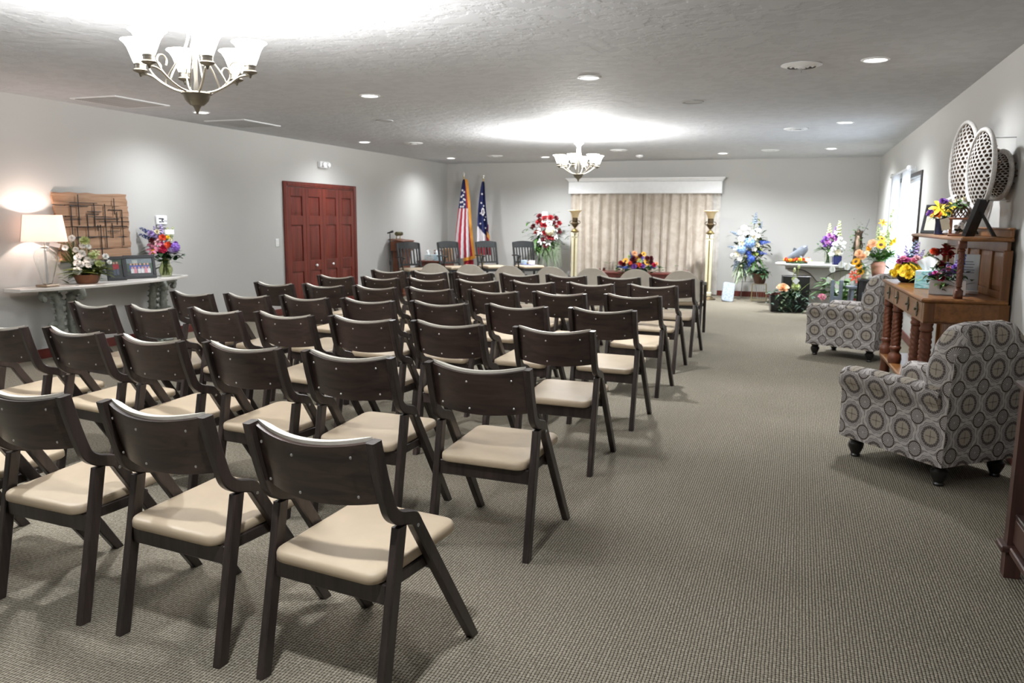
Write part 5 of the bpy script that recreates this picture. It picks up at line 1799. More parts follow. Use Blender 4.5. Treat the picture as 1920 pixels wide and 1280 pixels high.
mb.leaf((-.03, 0, .20), (-.5, 0, 1), .07, .07, 0, up=(0, 1, 0)); mb.leaf((-.14, 0, .05), (-1, .3, .3), .08, .08, 0, up=(0, 1, 0)); mb.leaf((.04, -.05, .13), (.2, -.8, -.4), .06, .05)
mb.tube([(.135, 0, .26), (.150, 0, .305)], [.030, .012], 8)
mb.build('fish', fg, fs, 50)
mb = MB(); mb.lathe([(.012, -.004), (.012, .004)], 10, (.125, -.034, .262), Matrix.Rotation(R(90), 4, 'X')); mb.build('eye', M['black'], fs)
card(fs, (.15, -.13, .07), .09, .045, R(70), R(5))

pv = thing('flower_vase', 'glass vase of purple flowers and green gladioli on the oval table', 'flower arrangement', (.47, 14.52, .743), R(12))
mb = MB(); mb.lathe([(.05, 0), (.055, .01), (.058, .16), (.062, .20), (.058, .20), (.053, .16), (.05, .02), (.01, .015)], 20); mb.build('vase', glass_mat('clear_vase_glass', (.88, .92, .86), .03, 1.3), pv, 60)
mb = MB()
for k in range(12):
    a = k * 2.4; mb.tube([(.03 * math.cos(a), .03 * math.sin(a), .02), (.03 * math.cos(a + 2), .03 * math.sin(a + 2), .20)], .005, 5)
stuff(mb.build('cut_stems', M['leaf_mid'], pv))
U = 9.7e-3 / 7.11
sp = [('carnation', 'mauve', 285, 300, .11), ('carnation', 'purple', 240, 330, .09), ('rose', 'mauve', 262, 375, .09), ('rose', 'mauve', 365, 355, .085), ('carnation', 'purple', 205, 370, .08), ('carnation', 'purple', 310, 400, .10), ('carnation', 'purple', 365, 300, .07), ('carnation', 'mauve', 325, 320, .08), ('carnation', 'purple', 230, 420, .07)]
sp = [(k, c, a - 285, 480 - z, s) for (k, c, a, z, s) in sp]
pts = scatter_blooms(pv, sp, U, .22, 18, yfun=lambda x, z: -.08 + .25 * (z - .2))
for (a, z, L, d, c) in ((285, 150, .2, (0, 0, 1), 'palegreen'), (400, 115, .25, (.1, .05, 1), 'palegreen'), (365, 180, .22, (.15, 0, 1), 'purple'), (215, 310, .14, (-.4, 0, 1), 'purple')):
    dd = Vector(d).normalized(); tip = Vector(((a - 285) * U, .02, .22 + (480 - z) * U))
    add_bloom(pv, 'spike', c, tip - dd * L, L, d); pts.append(tuple(tip - dd * L))
stems(pv, (0, 0, .19), pts, M['leaf_mid'])
rn = random.Random(3)
mb = MB()
for k in range(14):
    a = rn.uniform(-.7, .5) + (math.pi if k % 3 else 0)
    frond(mb, (rn.uniform(-.04, .04), -.02, .24), (math.cos(a), rn.uniform(-.5, .1), rn.uniform(.1, .5)), rn.uniform(.18, .30), .07)
stuff(mb.build('ferns', M['leaf_mid'], pv, 60))
foliage(pv, 'leaves', M['leaf_dark'], (0, 0, .28), 50, (.08, .03, .05), .11, .04, 52, flat=.5)
card(pv, (.085, -.05, .52), .055, .055, R(80), R(0), R(20))
bv = thing('flower_vase', 'square cobalt blue vase of white roses on the oval table', 'flower arrangement', (.60, 14.28, .743), R(12))
mb = MB(); mb.box((0, 0, .075), (.13, .13, .15), .012); mb.build('vase', plain('cobalt_glass', (.012, .02, .14), .12, Coat_Weight=.5), bv)
sp = [('rose', 'white', 30, 110, .09), ('rose', 'cream', 100, 130, .10), ('carnation', 'white', 50, 170, .09), ('carnation', 'white', 105, 230, .12), ('carnation', 'white', 150, 190, .11), ('carnation', 'white', 140, 130, .09), ('rose', 'white', 60, 225, .07), ('carnation', 'white', 120, 290, .08), ('carnation', 'white', 170, 240, .07)]
sp = [(k, c, a - 105, z - 90, s) for (k, c, a, z, s) in sp]
pts = scatter_blooms(bv, sp, U, .15, 19, yfun=lambda x, z: -.06 + .1 * (z - .15))
stems(bv, (0, 0, .13), pts, M['leaf_mid'])
foliage(bv, 'leaves', M['leaf_mid'], (.02, 0, .18), 40, (.05, .03, .03), .08, .035, 53, flat=.5)

tm = thing('vine_figure', 'tall dark twig figure wrapped in ivy on the table by the corner', 'ornament', (.925, 14.60, .743), R(0))
tk = plain('twig_brown', (.10, .065, .045), .8, var=.4, scale=40, bmp=.5)
mb = MB(); mb.lathe([(.09, 0), (.10, .02), (.085, .04), (.07, .06)], 14); mb.build('base', tk, tm)
mb = MB()
pts = catmull([(0, 0, .04), (.01, 0, .18), (-.005, 0, .34), (.0, 0, .48), (0, 0, .58)], 4)
mb.tube(pts, [.075, .07, .066, .062, .06, .062, .066, .07, .07, .066, .06, .056, .05, .044, .036, .03, .02][:len(pts)], 10, sx=.8)
for k in range(14):
    a = k * 2.4
    mb.tube([(.07 * math.cos(a), .06 * math.sin(a), .05), (.075 * math.cos(a + 1.5), .065 * math.sin(a + 1.5), .3), (.06 * math.cos(a + 3), .05 * math.sin(a + 3), .55)], .006, 5)
mb.build('twig_body', tk, tm, 60)
mb = MB(); mb.lathe([(.01, 0), (.025, .02), (.03, .10), (.024, .17), (.028, .20), (.02, .225), (.004, .235)], 12, (-.01, -.075, .24)); mb.build('small_figure', plain('tan_figure', (.36, .25, .18), .6), tm)
foliage(tm, 'ivy', M['leaf_mid'], (0, 0, .36), 190, (.055, .05, .15), .055, .04, 54, up=.3)
mb = MB()
mb.tube(catmull([(.05, 0, .5), (.11, 0, .62), (.15, 0, .75)], 4), .003, 5)
for k in range(9):
    mb.leaf((.07 + .09 * k / 8, 0, .54 + .2 * k / 8), ((-1) ** k * .8, 0, .5), .05, .025)
stuff(mb.build('sprig', plain('dusky_sprig', (.08, .09, .12), .6), tm))

# floor plants
bx = thing('black_box', 'plain black box standing on the floor under the oval table', 'box', (-.02, 14.05, 0), R(6))
mb = MB(); mb.box((0, 0, .27), (.42, .30, .54), .006); mb.build('carton', M['black_matte'], bx)
mb = MB(); mb.box((0, 0, .548), (.43, .31, .016), .004); mb.build('lid', M['black'], bx)
pl = thing('succulent_planter', 'black planter of trailing greens with peach rose and green mum on the floor', 'plant', (-.135, 13.66, 0), R(8))
mb = MB(); mb.loft([[(x * f, y * f, z) for x, y in round_rect(-.27, .27, -.14, .14, .02, 3)] for f, z in ((.92, 0), (1.0, .25), (.95, .25), (.93, .20))]); mb.build('planter', M['black'], pl, 30)
U = 9.3e-3 / 8.0
for (k, c, a, z, s) in (('rose', 'peach', 370, 785, .17), ('mum', 'palegreen', 540, 775, .16), ('mum', 'palegreen', 510, 665, .09), ('bud', 'palegreen', 510, 535, .085), ('bud', 'palegreen', 565, 485, .075), ('carnation', 'palegreen', 520, 1000, .05)):
    if z < 1000:
        add_bloom(pl, k, c, ((a - 435) * U, -.03, (1110 - z) * U), s, (0, -.55, .8) if k != 'bud' else (0, -.1, 1))
mb = MB()
for (a, z) in ((510, 535), (565, 485), (510, 665), (540, 775), (370, 785)):
    mb.tube([((a - 435) * U * .6, 0, .2), ((a - 435) * U, -.01, (1110 - z) * U - .02)], .006, 6)
stuff(mb.build('stems', M['leaf_olive'], pl))
foliage(pl, 'leaves', M['leaf_dark'], (0, -.06, .27), 130, (.16, .06, .04), .11, .05, 61, up=.6, droop=.5, flat=.6)
foliage(pl, 'grey_green_leaves', M['leaf_blue'], (.05, -.16, .16), 90, (.15, .02, .07), .09, .045, 62, up=-.1, droop=.5, flat=.5)
foliage(pl, 'variegated_ivy', M['leaf_pale'], (-.05, -.165, .13), 50, (.07, .02, .06), .075, .045, 63, up=-.2, droop=.4, flat=.5)
mb = MB(); mb.leaf((.16, -.02, .30), (.7, -.1, .8), .30, .05, .1, seg=5); mb.leaf((.12, -.02, .30), (.4, -.1, .8), .2, .05, .1, seg=5); mb.leaf((-.2, -.02, .28), (-.8, -.1, .5), .2, .05, .3, seg=5); stuff(mb.build('blade_leaves', M['leaf_olive'], pl, 60))
card(pl, (.115, -.06, .50), .085, .085, R(80), R(5), R(40))
lp = thing('peace_lily', 'potted peace lily with white flowers on the floor behind the far armchair', 'plant', (.66, 13.30, 0), R(10))
mb = MB(); mb.lathe([(.12, 0), (.13, .01), (.16, .22), (.165, .25), (.15, .25), (.14, .22), (.02, .21)], 22); mb.build('pot', plain('dark_green_foil', (.02, .05, .03), .3), lp)
rn = random.Random(71)
mb = MB()
for k in range(95):
    a = rn.uniform(0, 6.28)
    o = Vector((.05 * math.cos(a), .05 * math.sin(a), .22)); d = Vector((math.cos(a) * .65, math.sin(a) * .5, rn.uniform(.4, 1.3))).normalized(); L = rn.uniform(.06, .36)
    mb.tube([o, o + d * L], .004, 5)
    mb.leaf(o + d * L, d + Vector((math.cos(a) * .5, math.sin(a) * .5, -.2)), rn.uniform(.20, .30), rn.uniform(.08, .11), .5, seg=5)
stuff(mb.build('leaves', M['leaf_mid'], lp, 60))
mb = MB()
for (x, z) in ((-.17, .73), (-.06, .80), (.02, .77), (.10, .70), (-.20, .56), (-.21, .45), (-.22, .34)):
    mb.tube([(x * .3, -.02, .22), (x * .8, -.06, z * .7), (x, -.12, z - .03)], .003, 5)
stuff(mb.build('flower_stems', M['leaf_light'], lp))
for (x, z, dx) in ((-.17, .73, -.3), (-.06, .80, 0), (.02, .77, .2), (.10, .70, .4), (-.20, .56, -.5), (-.21, .45, -.5), (-.22, .34, -.4)):
    mb = MB(); mb.leaf((0, 0, -.05), (dx, -.2, 1), .13, .085, .05, up=(0, 1, 0), seg=5, fold=.5); mb.m = 1; mb.tube([(0, -.01, -.03), (dx * .03, -.02, .05)], .006, 6)
    mb.build('white_spathe', [fmat('white'), fmat('cream')], lp, 60, (x, -.13, z))
pk_ = thing('pink_potted_flower', 'small pot with one pink bloom and thin leaves by the far armchair', 'plant', (.30, 12.55, 0), R(0))
mb = MB(); mb.lathe([(.06, 0), (.065, .01), (.085, .15), (.09, .16), (.08, .16), (.075, .14), (.01, .135)], 18); mb.build('pot', plain('tan_pot', (.30, .20, .11), .6), pk_)
add_bloom(pk_, 'tulip', 'palepink', (.07, -.06, .33), .16, (.1, -.5, .9)); add_bloom(pk_, 'rose', 'pink', (.06, -.07, .36), .10, (.1, -.6, .8))
foliage(pk_, 'leaves', M['leaf_mid'], (0, 0, .2), 18, (.03, .03, .03), .24, .03, 72, up=.9, droop=.6)
# ------------------------------------------------------------------ right wall: curtains at the window
sheer, nt, b = new_mat('white_sheer')
tr = N(nt, 'ShaderNodeBsdfTranslucent'); tr.inputs[0].default_value = (.88, .90, .93, 1)
df = N(nt, 'ShaderNodeBsdfDiffuse'); df.inputs[0].default_value = (.80, .80, .82, 1)
tp = N(nt, 'ShaderNodeBsdfTransparent'); tp.inputs[0].default_value = (.95, .96, 1, 1)
m1 = N(nt, 'ShaderNodeMixShader'); m1.inputs[0].default_value = .55
m2 = N(nt, 'ShaderNodeMixShader'); m2.inputs[0].default_value = .22
nt.links.new(df.outputs[0], m1.inputs[1]); nt.links.new(tr.outputs[0], m1.inputs[2])
nt.links.new(m1.outputs[0], m2.inputs[1]); nt.links.new(tp.outputs[0], m2.inputs[2])
nt.links.new(m2.outputs[0], nt.nodes['Material Output'].inputs[0])


def side_drape(label, y0, y1, x, z0, z1, npl, amp, seed):
    def fn(u, v):
        wv = .5 - .5 * math.cos(2 * math.pi * npl * u + .5 * math.sin(5 * u + seed))
        return (x - amp * (.6 + .4 * (1 - v)) * wv, lerp(y0, y1, u) + .02 * math.sin(4 * v + seed) * (1 - v), lerp(z0, z1, v))
    mb = MB(); mb.grid(fn, npl * 8, 8)
    o = mb.build('sheer_curtain', sheer, None, 80)
    return tag(o, label, 'curtain', 'sheer curtains at the window')


rod = thing('curtain_rod', 'white curtain rod with ball finials above the bright window', 'curtain rod', (XR, 11.95, 2.10))
mb = MB(); mb.tube([(-.09, -.95, 0), (-.09, 1.0, 0)], .013, 10); mb.build('rod', M['white'], rod)
for y in (-.97, 1.02):
    mb = MB(); mb.lathe([(.010, -.02), (.026, -.012), (.034, 0), (.030, .018), (.012, .034)], 12, (-.09, y, 0), Matrix.Rotation(R(90 if y < 0 else -90), 4, 'X')); mb.build('finial', M['white'], rod)
for y in (-.80, .85):
    mb = MB(); mb.box((-.05, y, -.01), (.10, .02, .02), .003); mb.box((-.004, y, -.01), (.008, .04, .07), .002); mb.build('bracket', M['white'], rod)
side_drape('near sheer white curtain panel on the right wall window', 11.10, 11.62, XR - .055, .35, 2.08, 4, .075, 1)
side_drape('far sheer white curtain panel on the right wall window', 12.20, 12.92, XR - .055, .05, 2.08, 5, .085, 2)


# ------------------------------------------------------------------ patterned armchairs
def medallion_mat():
    m, nt, b = new_mat('medallion_fabric')
    uv = N(nt, 'ShaderNodeUVMap'); uv.uv_map = 'UVMap'
    sep = N(nt, 'ShaderNodeSeparateXYZ'); nt.links.new(uv.outputs[0], sep.inputs[0])
    PER = .188
    X = math_n(nt, 'DIVIDE', sep.outputs[0], PER); Y = math_n(nt, 'DIVIDE', sep.outputs[1], PER)

    def polar(ox, oy):
        fx = math_n(nt, 'SUBTRACT', math_n(nt, 'FRACT', math_n(nt, 'ADD', X, ox)), .5)
        fy = math_n(nt, 'SUBTRACT', math_n(nt, 'FRACT', math_n(nt, 'ADD', Y, oy)), .5)
        r = math_n(nt, 'SQRT', math_n(nt, 'ADD', math_n(nt, 'MULTIPLY', fx, fx), math_n(nt, 'MULTIPLY', fy, fy)))
        return r, math_n(nt, 'ARCTAN2', fy, fx), fx, fy
    lt = lambda a, c: math_n(nt, 'LESS_THAN', a, c)
    gt = lambda a, c: math_n(nt, 'GREATER_THAN', a, c)
    mul = lambda a, c: math_n(nt, 'MULTIPLY', a, c)
    sn = lambda a: math_n(nt, 'SINE', a)
    band = lambda r, a, c: mul(gt(r, a), lt(r, c))
    ra, ta, xa, ya = polar(0, 0)
    rb, tb, xb, yb = polar(.5, .5)
    cream, taupe, dark, tan, grey = (.50, .465, .44), (.15, .128, .118), (.045, .036, .032), (.37, .325, .265), (.24, .215, .205)
    # ground: pale with a wandering double line between the medallions
    wav = sn(math_n(nt, 'ADD', mul(ra, 38.0), mul(sn(mul(ta, 8.0)), 1.1)))
    col = mix_rgb(nt, mul(gt(wav, .35), gt(ra, .42)), cream, grey)
    # medallion A: scalloped outer ring, beads, light middle, cross
    rs = math_n(nt, 'ADD', ra, mul(sn(mul(ta, 10.0)), .022))
    col = mix_rgb(nt, band(rs, .385, .415), col, grey)
    col = mix_rgb(nt, lt(rs, .385), col, (.42, .39, .37))
    col = mix_rgb(nt, band(rs, .335, .352), col, taupe)
    col = mix_rgb(nt, lt(ra, .318), col, taupe)
    bead = mul(band(ra, .250, .292), gt(sn(mul(ta, 22.0)), .1))
    col = mix_rgb(nt, bead, col, dark)
    col = mix_rgb(nt, lt(math_n(nt, 'ADD', ra, mul(sn(mul(ta, 16.0)), .010)), .225), col, tan)
    cross = mul(lt(math_n(nt, 'MINIMUM', math_n(nt, 'ABSOLUTE', xa), math_n(nt, 'ABSOLUTE', ya)), .012), lt(ra, .17))
    col = mix_rgb(nt, cross, col, (.17, .135, .11))
    col = mix_rgb(nt, lt(ra, .035), col, taupe)
    # medallion B: sunburst disc with a dark rim
    col = mix_rgb(nt, lt(rb, .245), col, cream)
    ray = mul(gt(sn(mul(tb, 22.0)), 0.0), mul(lt(rb, .205), gt(rb, .03)))
    col = mix_rgb(nt, ray, col, (.085, .072, .066))
    col = mix_rgb(nt, band(rb, .205, .245), col, (.062, .043, .032))
    nz = setin(N(nt, 'ShaderNodeTexNoise'), Scale=160.0, Detail=2.0)
    nt.links.new(uv.outputs[0], nz.inputs['Vector'])
    mm = N(nt, 'ShaderNodeMix', data_type='RGBA', blend_type='MULTIPLY'); mm.inputs[0].default_value = 1
    nt.links.new(col, mm.inputs[6]); nt.links.new(ramp(nt, nz.outputs[0], [(.3, (.86, .86, .86)), (.7, (1, 1, 1))]), mm.inputs[7])
    nt.links.new(mm.outputs[2], b.inputs['Base Color'])
    b.inputs['Roughness'].default_value = .85; b.inputs['Specular IOR Level'].default_value = .2
    bump(nt, b, nz.outputs[0], .15, .001)
    return m


def box_uv(me):
    """UV in metres by the dominant normal of each face"""
    uvl = me.uv_layers.get('UVMap') or me.uv_layers.new(name='UVMap')
    for p in me.polygons:
        n = p.normal
        ax_ = max(range(3), key=lambda k: abs(n[k]) + (.001 if k == 0 else 0))
        for li in p.loop_indices:
            c = me.vertices[me.loops[li].vertex_index].co
            if ax_ == 0:
                uvl.data[li].uv = (c.y, c.z)
            elif ax_ == 1:
                uvl.data[li].uv = (c.x + .05, c.z)
            else:
                uvl.data[li].uv = (c.y, c.x + .56 if c.x < 0 else .56 - c.x + .4)


M['medallion'] = medallion_mat()


def armchair_proto(W=.60, D=.76):
    t = thing('upholstered_armchair', '', 'armchair')
    mat = M['medallion']

    def put(name, mb, ang=50):
        me = mb.mesh(name, mat, ang); box_uv(me)
        return link(name, me, t)
    h = W / 2
    # arms: side panel that rolls outward at the top
    for s in (-1, 1):
        prof = [(h - .006, .125), (h - .004, .28), (h - .004, .40), (h - .002, .445), (h + .012, .462), (h + .026, .485), (h + .030, .515), (h + .022, .545), (h - .002, .565), (h - .045, .572), (h - .085, .563), (h - .108, .54), (h - .115, .50), (h - .115, .125)]
        rings = []
        for (y, f, dz) in ((-.33, .97, 0), (-.31, 1, 0), (-.1, 1, .0), (.15, 1, .004), (.33, 1, .0), (.366, .985, -.004), (.378, .94, -.012)):
            ring = [(s * ((x - (h - .05)) * f + (h - .05)), y, (z - .30) * (f if z > .3 else 1) + .30 + (dz if z > .44 else 0)) for x, z in prof]
            if s < 0:
                ring.reverse()
            rings.append(ring)
        mb = MB(); mb.loft(rings)
        put('arm', mb, 55)
    mb = MB(); mb.box((0, .0, .215), (W - .22, .72, .18), .02); put('seat_base', mb)
    out = round_rect(-h + .118, h - .118, -.16, .36, .04, 4)
    mb = MB(); cushion(mb, out, [(.02, .30), (0, .325), (0, .40), (.02, .425), (.05, .435)], dome=.02); put('seat_cushion', mb, 60)
    # back: thick, leaning, rounded shoulders
    nx, nz = 16, 14

    def prof_back(v):      # closed section in (y,z): v in 0..1 around from the rear foot over the top to the front
        key = [(-.368, .125), (-.372, .30), (-.378, .50), (-.388, .68), (-.396, .80), (-.392, .865), (-.36, .905), (-.305, .915), (-.25, .895), (-.215, .84), (-.185, .72), (-.17, .56), (-.15, .40), (-.15, .125)]
        f = v * (len(key) - 1); i = min(int(f), len(key) - 2); q = f - i
        return lerp(key[i][0], key[i + 1][0], q), lerp(key[i][1], key[i + 1][1], q)
    rings = []
    for i in range(nx + 1):
        u = i / nx
        x = (u * 2 - 1) * (h - .002)
        a = abs(u * 2 - 1)
        drop = .17 * max(0, (a - .45) / .55) ** 2.4
        thin = 1 - .30 * max(0, (a - .80) / .20) ** 2
        ring = []
        for k in range(27):
            y, z = prof_back(k / 26)
            if z > .45:
                z -= drop * (z - .45) / .46
            y = -.372 + (y + .372) * thin if z > .45 else y
            ring.append((x, y, z))
        ring.reverse()
        rings.append(ring)
    mb = MB(); mb.loft(rings); put('backrest', mb, 60)
    lm_ = MB(); lm_.lathe([(.022, 0), (.028, .004), (.030, .012), (.026, .020), (.036, .040), (.046, .065), (.046, .085), (.034, .100), (.040, .110), (.044, .122), (.044, .130)], 18)
    lme = lm_.mesh('leg', plain('ebony_leg', (.012, .010, .009), .3, var=.2))
    for sx in (-1, 1):
        for y in (-.30, .30):
            link('leg', lme, t, (sx * (h - .075), y, 0))
    return t


am = armchair_proto()
am.location = (.775, 5.22, 0); am.rotation_euler = (0, 0, R(42)); am['label'] = 'grey medallion-print armchair in the foreground, beside the wooden sideboard'; am['group'] = 'medallion armchairs'
dup(am, (.60, 9.36, 0), R(62), 'grey medallion-print armchair farther away, beyond the wooden sideboard', 'medallion armchairs')

# ------------------------------------------------------------------ sideboard
oak = wood('golden_oak', (.105, .038, .010), (.19, .076, .021), (1, .06, 1), 26, .32, c3=(.25, .11, .032))
oak_v = wood('golden_oak_upright', (.095, .033, .009), (.17, .066, .018), (1, 1, .06), 26, .34, c3=(.22, .095, .028))
oak_r = wood('turned_oak', (.075, .022, .010), (.135, .042, .019), (1, 1, .12), 26, .36)
hb = thing('sideboard', 'golden oak sideboard with barley-twist legs and raised back shelf', 'sideboard', (.752, 5.50, 0), R(2.2))
L, D = 1.74, .455


def twist(mb, x, y, z0, z1, r, turns, n=16, seg=44):
    rings = []
    for k in range(seg + 1):
        t = k / seg; z = lerp(z0, z1, t)
        env = min(1, 6 * t, 6 * (1 - t))
        ring = []
        for q in range(n):
            a = 2 * math.pi * q / n
            rr = r * (1 + .10 * env * math.cos(4 * (a - 2 * math.pi * turns * t)))
            ring.append((x + rr * math.cos(a), y + rr * math.sin(a), z))
        rings.append(ring)
    mb.loft(rings)


mb = MB(); mb.box((D / 2 - .01, L / 2, .970), (D + .02, L + .03, .030), .010); mb.build('desk_top', oak, hb)
mb = MB(); mb.box((D - .02, L / 2, .89), (.02, L - .02, .13)); mb.box((.225, .012, .89), (D - .07, .022, .13), .002); mb.box((.225, L - .012, .89), (D - .07, .022, .13), .002); mb.box((.20, L / 2, .82), (D - .06, L - .04, .016)); mb.build('case', oak, hb, 30)
for (x, y) in ((.03, .03), (.03, L - .03), (D - .02, .03), (D - .02, L - .03)):
    mb = MB(); mb.box((x, y, .888), (.062, .062, .136), .004); mb.build('corner_block', oak_v, hb)
dr = [(1.205, 1.675), (.065, 1.195)]
for di, (y0, y1) in enumerate(dr):
    mb = MB(); mb.box((.010, (y0 + y1) / 2, .888), (.022, y1 - y0, .122), .004); d_ = mb.build('drawer', oak, hb)
    ys = ((y0 + y1) / 2,) if di == 0 else (1.03, .56, .22)
    for y in ys:
        mb = MB()
        pr = [(-.024, 0), (-.012, .018), (-.014, .028), (0, .042), (.014, .028), (.012, .018), (.024, 0), (.012, -.018), (.014, -.028), (0, -.042), (-.014, -.028), (-.012, -.018)]
        mb.loft([[(-.002, y + a * 1.7, .888 + c * 1.3) for a, c in pr], [(-.007, y + a * 1.55, .888 + c * 1.2) for a, c in pr]])
        mb.lathe([(.004, 0), (.005, .006), (.010, .010), (.009, .015), (.002, .017)], 10, (-.005, y, .888), Matrix.Rotation(R(-90), 4, 'Y'))
        mb.build('pull', plain('dark_brass_pull', (.05, .045, .025), .45, .7), d_)
for y in (.07, .40, 1.20, L - .07):
    mb = MB()
    mb.lathe([(.036, .815), (.040, .80), (.034, .785), (.042, .77), (.038, .755), (.028, .745)], 16, (.035, y, 0))
    twist(mb, .035, y, .745, .47, .035, 1.9 if y < .8 else -1.9)
    mb.lathe([(.030, .472), (.044, .45), (.036, .43), (.030, .412), (.046, .39), (.050, .35), (.044, .318)], 16, (.035, y, 0))
    mb.build('twist_leg', oak_r, hb, 60)
mb = MB(); mb.box((D / 2 - .005, L / 2, .302), (D + .0, L, .034), .008); mb.build('bottom_shelf', oak, hb)
for (x, y) in ((.04, .05), (.04, L - .05), (D - .05, .05), (D - .05, L - .05)):
    mb = MB(); mb.lathe([(.030, 0), (.044, .015), (.050, .05), (.042, .085), (.03, .10), (.040, .16), (.034, .24), (.040, .27), (.04, .286)], 16, (x, y, 0)); mb.build('bun_foot', oak_r, hb)
for k in range(12):      # boards of the lower back
    y0 = .02 + (L - .04) * k / 12
    mb = MB(); mb.box((D - .022, y0 + (L - .04) / 24, .565), (.014, (L - .04) / 12 - .004, .49), .003); mb.build('back_board', oak_v, hb)
mb = MB()
for y in (.015, L - .015):
    mb.box((D - .025, y, .72), (.05, .03, 1.13), .004)
    mb.build('back_stile', oak_v, hb); mb = MB()
# raised back: framed panels
mb = MB()
for (y0, y1, z0, z1) in ((.03, L - .03, .985, 1.03), (.03, L - .03, 1.27, 1.335)):
    mb.box((D - .018, (y0 + y1) / 2, (z0 + z1) / 2), (.022, y1 - y0, z1 - z0), .003)
for k in range(6):
    y = lerp(.06, L - .06, k / 5)
    mb.box((D - .018, y, 1.15), (.024, .07, .25), .003)
mb.build('upper_frame', oak_v, hb, 30)
for k in range(5):
    y0, y1 = lerp(.06, L - .06, k / 5) + .032, lerp(.06, L - .06, (k + 1) / 5) - .032
    mb = MB()
    ring = lambda i, x: [(x, y0 + i, 1.028 + i), (x, y1 - i, 1.028 + i), (x, y1 - i, 1.272 - i), (x, y0 + i, 1.272 - i)]
    mb.loft([ring(0, D - .010), ring(.0, D - .014), ring(.03, D - .022), ring(.035, D - .022)]); mb.build('back_panel', oak_v, hb, 20)
mb = MB(); mb.box((D - .145, L / 2, 1.348), (.285, L + .02, .024), .007); mb.build('upper_shelf', oak, hb)
mb = MB(); mb.box((D - .014, L / 2, 1.385), (.022, L, .05), .004); mb.box((D - .02, L / 2, 1.412), (.04, L + .03, .014), .005); mb.build('crown_rail', oak, hb, 30)
for y in (.05, L - .05):
    mb = MB()
    mb.box((D - .265, y, 1.012), (.046, .046, .054), .004)
    mb.lathe([(.020, 1.038), (.012, 1.05), (.020, 1.06), (.014, 1.07)], 12, (D - .265, y, 0))
    twist(mb, D - .265, y, 1.07, 1.27, .0175, 1.7)
    mb.lathe([(.014, 1.27), (.022, 1.28), (.016, 1.29)], 12, (D - .265, y, 0)); mb.box((D - .265, y, 1.315), (.044, .044, .050), .004)
    mb.build('shelf_spindle', oak_r, hb, 50)

K = 1.06            # the sideboard is a little bigger and stands that much farther along the wall
def zmap(z):
    if z < .2:
        return z
    if z < .985:
        return lerp(.2, .957, (z - .2) / .785)
    return lerp(.957, 1.408, (z - .985) / .425)


seen_ = set()
for o in list(hb.children) + [g for c in hb.children for g in c.children]:
    if o.data.name not in seen_:
        seen_.add(o.data.name)
        for v_ in o.data.vertices:
            v_.co = (v_.co.x * K, v_.co.y * K, zmap(v_.co.z))
hb.location = (.752 * K, 5.50 * K, 0)

# ---- things on the sideboard top (z = .985)
DZ_ = .9585
yb = thing('flower_bowl', 'black bowl heaped with yellow mums, lilac stocks behind, on the sideboard', 'flower arrangement', (.815, 6.92, DZ_), R(-5))
mb = MB(); mb.lathe([(.05, 0), (.06, .006), (.085, .035), (.088, .045), (.078, .045), (.01, .03)], 20); mb.build('bowl', M['black'], yb)
rn = random.Random(81)
for k in range(38):
    t_ = (k + .5) / 38; ph = math.acos(1 - 1.02 * t_); th = k * 2.4
    n_ = Vector((math.sin(ph) * math.cos(th), math.sin(ph) * math.sin(th), math.cos(ph)))
    add_bloom(yb, 'daisy' if k % 3 else 'mum', 'yellow', (n_.x * .115, n_.y * .09, .055 + n_.z * .085), .068, n_, k)
for (x, z, c, k_, s) in ((-.07, .155, 'magenta', 'carnation', .055), (-.02, .17, 'magenta', 'rose', .05), (.03, .165, 'pink', 'rose', .06), (.075, .16, 'pink', 'carnation', .06), (-.045, .185, 'pink', 'rose', .045), (.05, .19, 'palepink', 'rose', .045)):
    add_bloom(yb, k_, c, (x, -.01, z), s, (x * 3, -.5, .7))
for (x, z, L_, d, c) in ((.03, .20, .14, (.2, 0, 1), 'lilac'), (-.02, .19, .12, (-.1, 0, 1), 'lilac'), (.06, .19, .10, (.4, .1, 1), 'lilac'), (-.05, .18, .08, (-.5, 0, .8), 'violet'), (.0, .2, .16, (.25, .1, 1), 'greyblue'), (.09, .16, .15, (.5, 0, 1), 'palegreen'), (.11, .14, .14, (.45, 0, 1), 'palegreen')):
    add_bloom(yb, 'spike', c, (x, .03, z - .03), L_, d)
foliage(yb, 'leaves', M['leaf_dark'], (0, .02, .10), 60, (.06, .04, .03), .09, .03, 82, up=.8, droop=.2)
mb = MB(); mb.tube([(-.06, 0, .14), (-.13, -.02, .22), (-.17, -.03, .27)], .002, 4)
for k in range(8):
    mb.leaf((-.09 - .012 * k, -.02, .18 + .013 * k), ((-1) ** k, 0, .5), .035, .018)
stuff(mb.build('dark_sprig', M['leaf_dark'], yb))
tissue_box('tissue_box', 'teal and white tissue box with a tall tissue on the sideboard', (.862, 6.34, DZ_), R(-18), (.12, .12, .125), (.14, .36, .38))
rfl = thing('flower_pot', 'red flowers in a white foil wrap behind the teal tissue box', 'flower arrangement', (.985, 6.62, DZ_ + .0), R(0))
mb = MB(); mb.lathe([(.045, 0), (.05, .01), (.055, .09), (.01, .085)], 16); mb.build('pot', plain('maroon_pot', (.16, .02, .02), .5), rfl)
foil = plain('white_foil_wrap', (.72, .72, .73), .35, .0, .06)
mb = MB(); mb.grid(lambda u, v: ((.055 + .055 * v + .012 * math.sin(u * 44) * v) * math.cos(2 * math.pi * u), (.055 + .055 * v + .012 * math.sin(u * 44) * v) * math.sin(2 * math.pi * u), .002 + .115 * v + .014 * math.sin(u * 25) * v), 44, 4, back=.001); mb.build('foil_wrap', foil, rfl, 30)
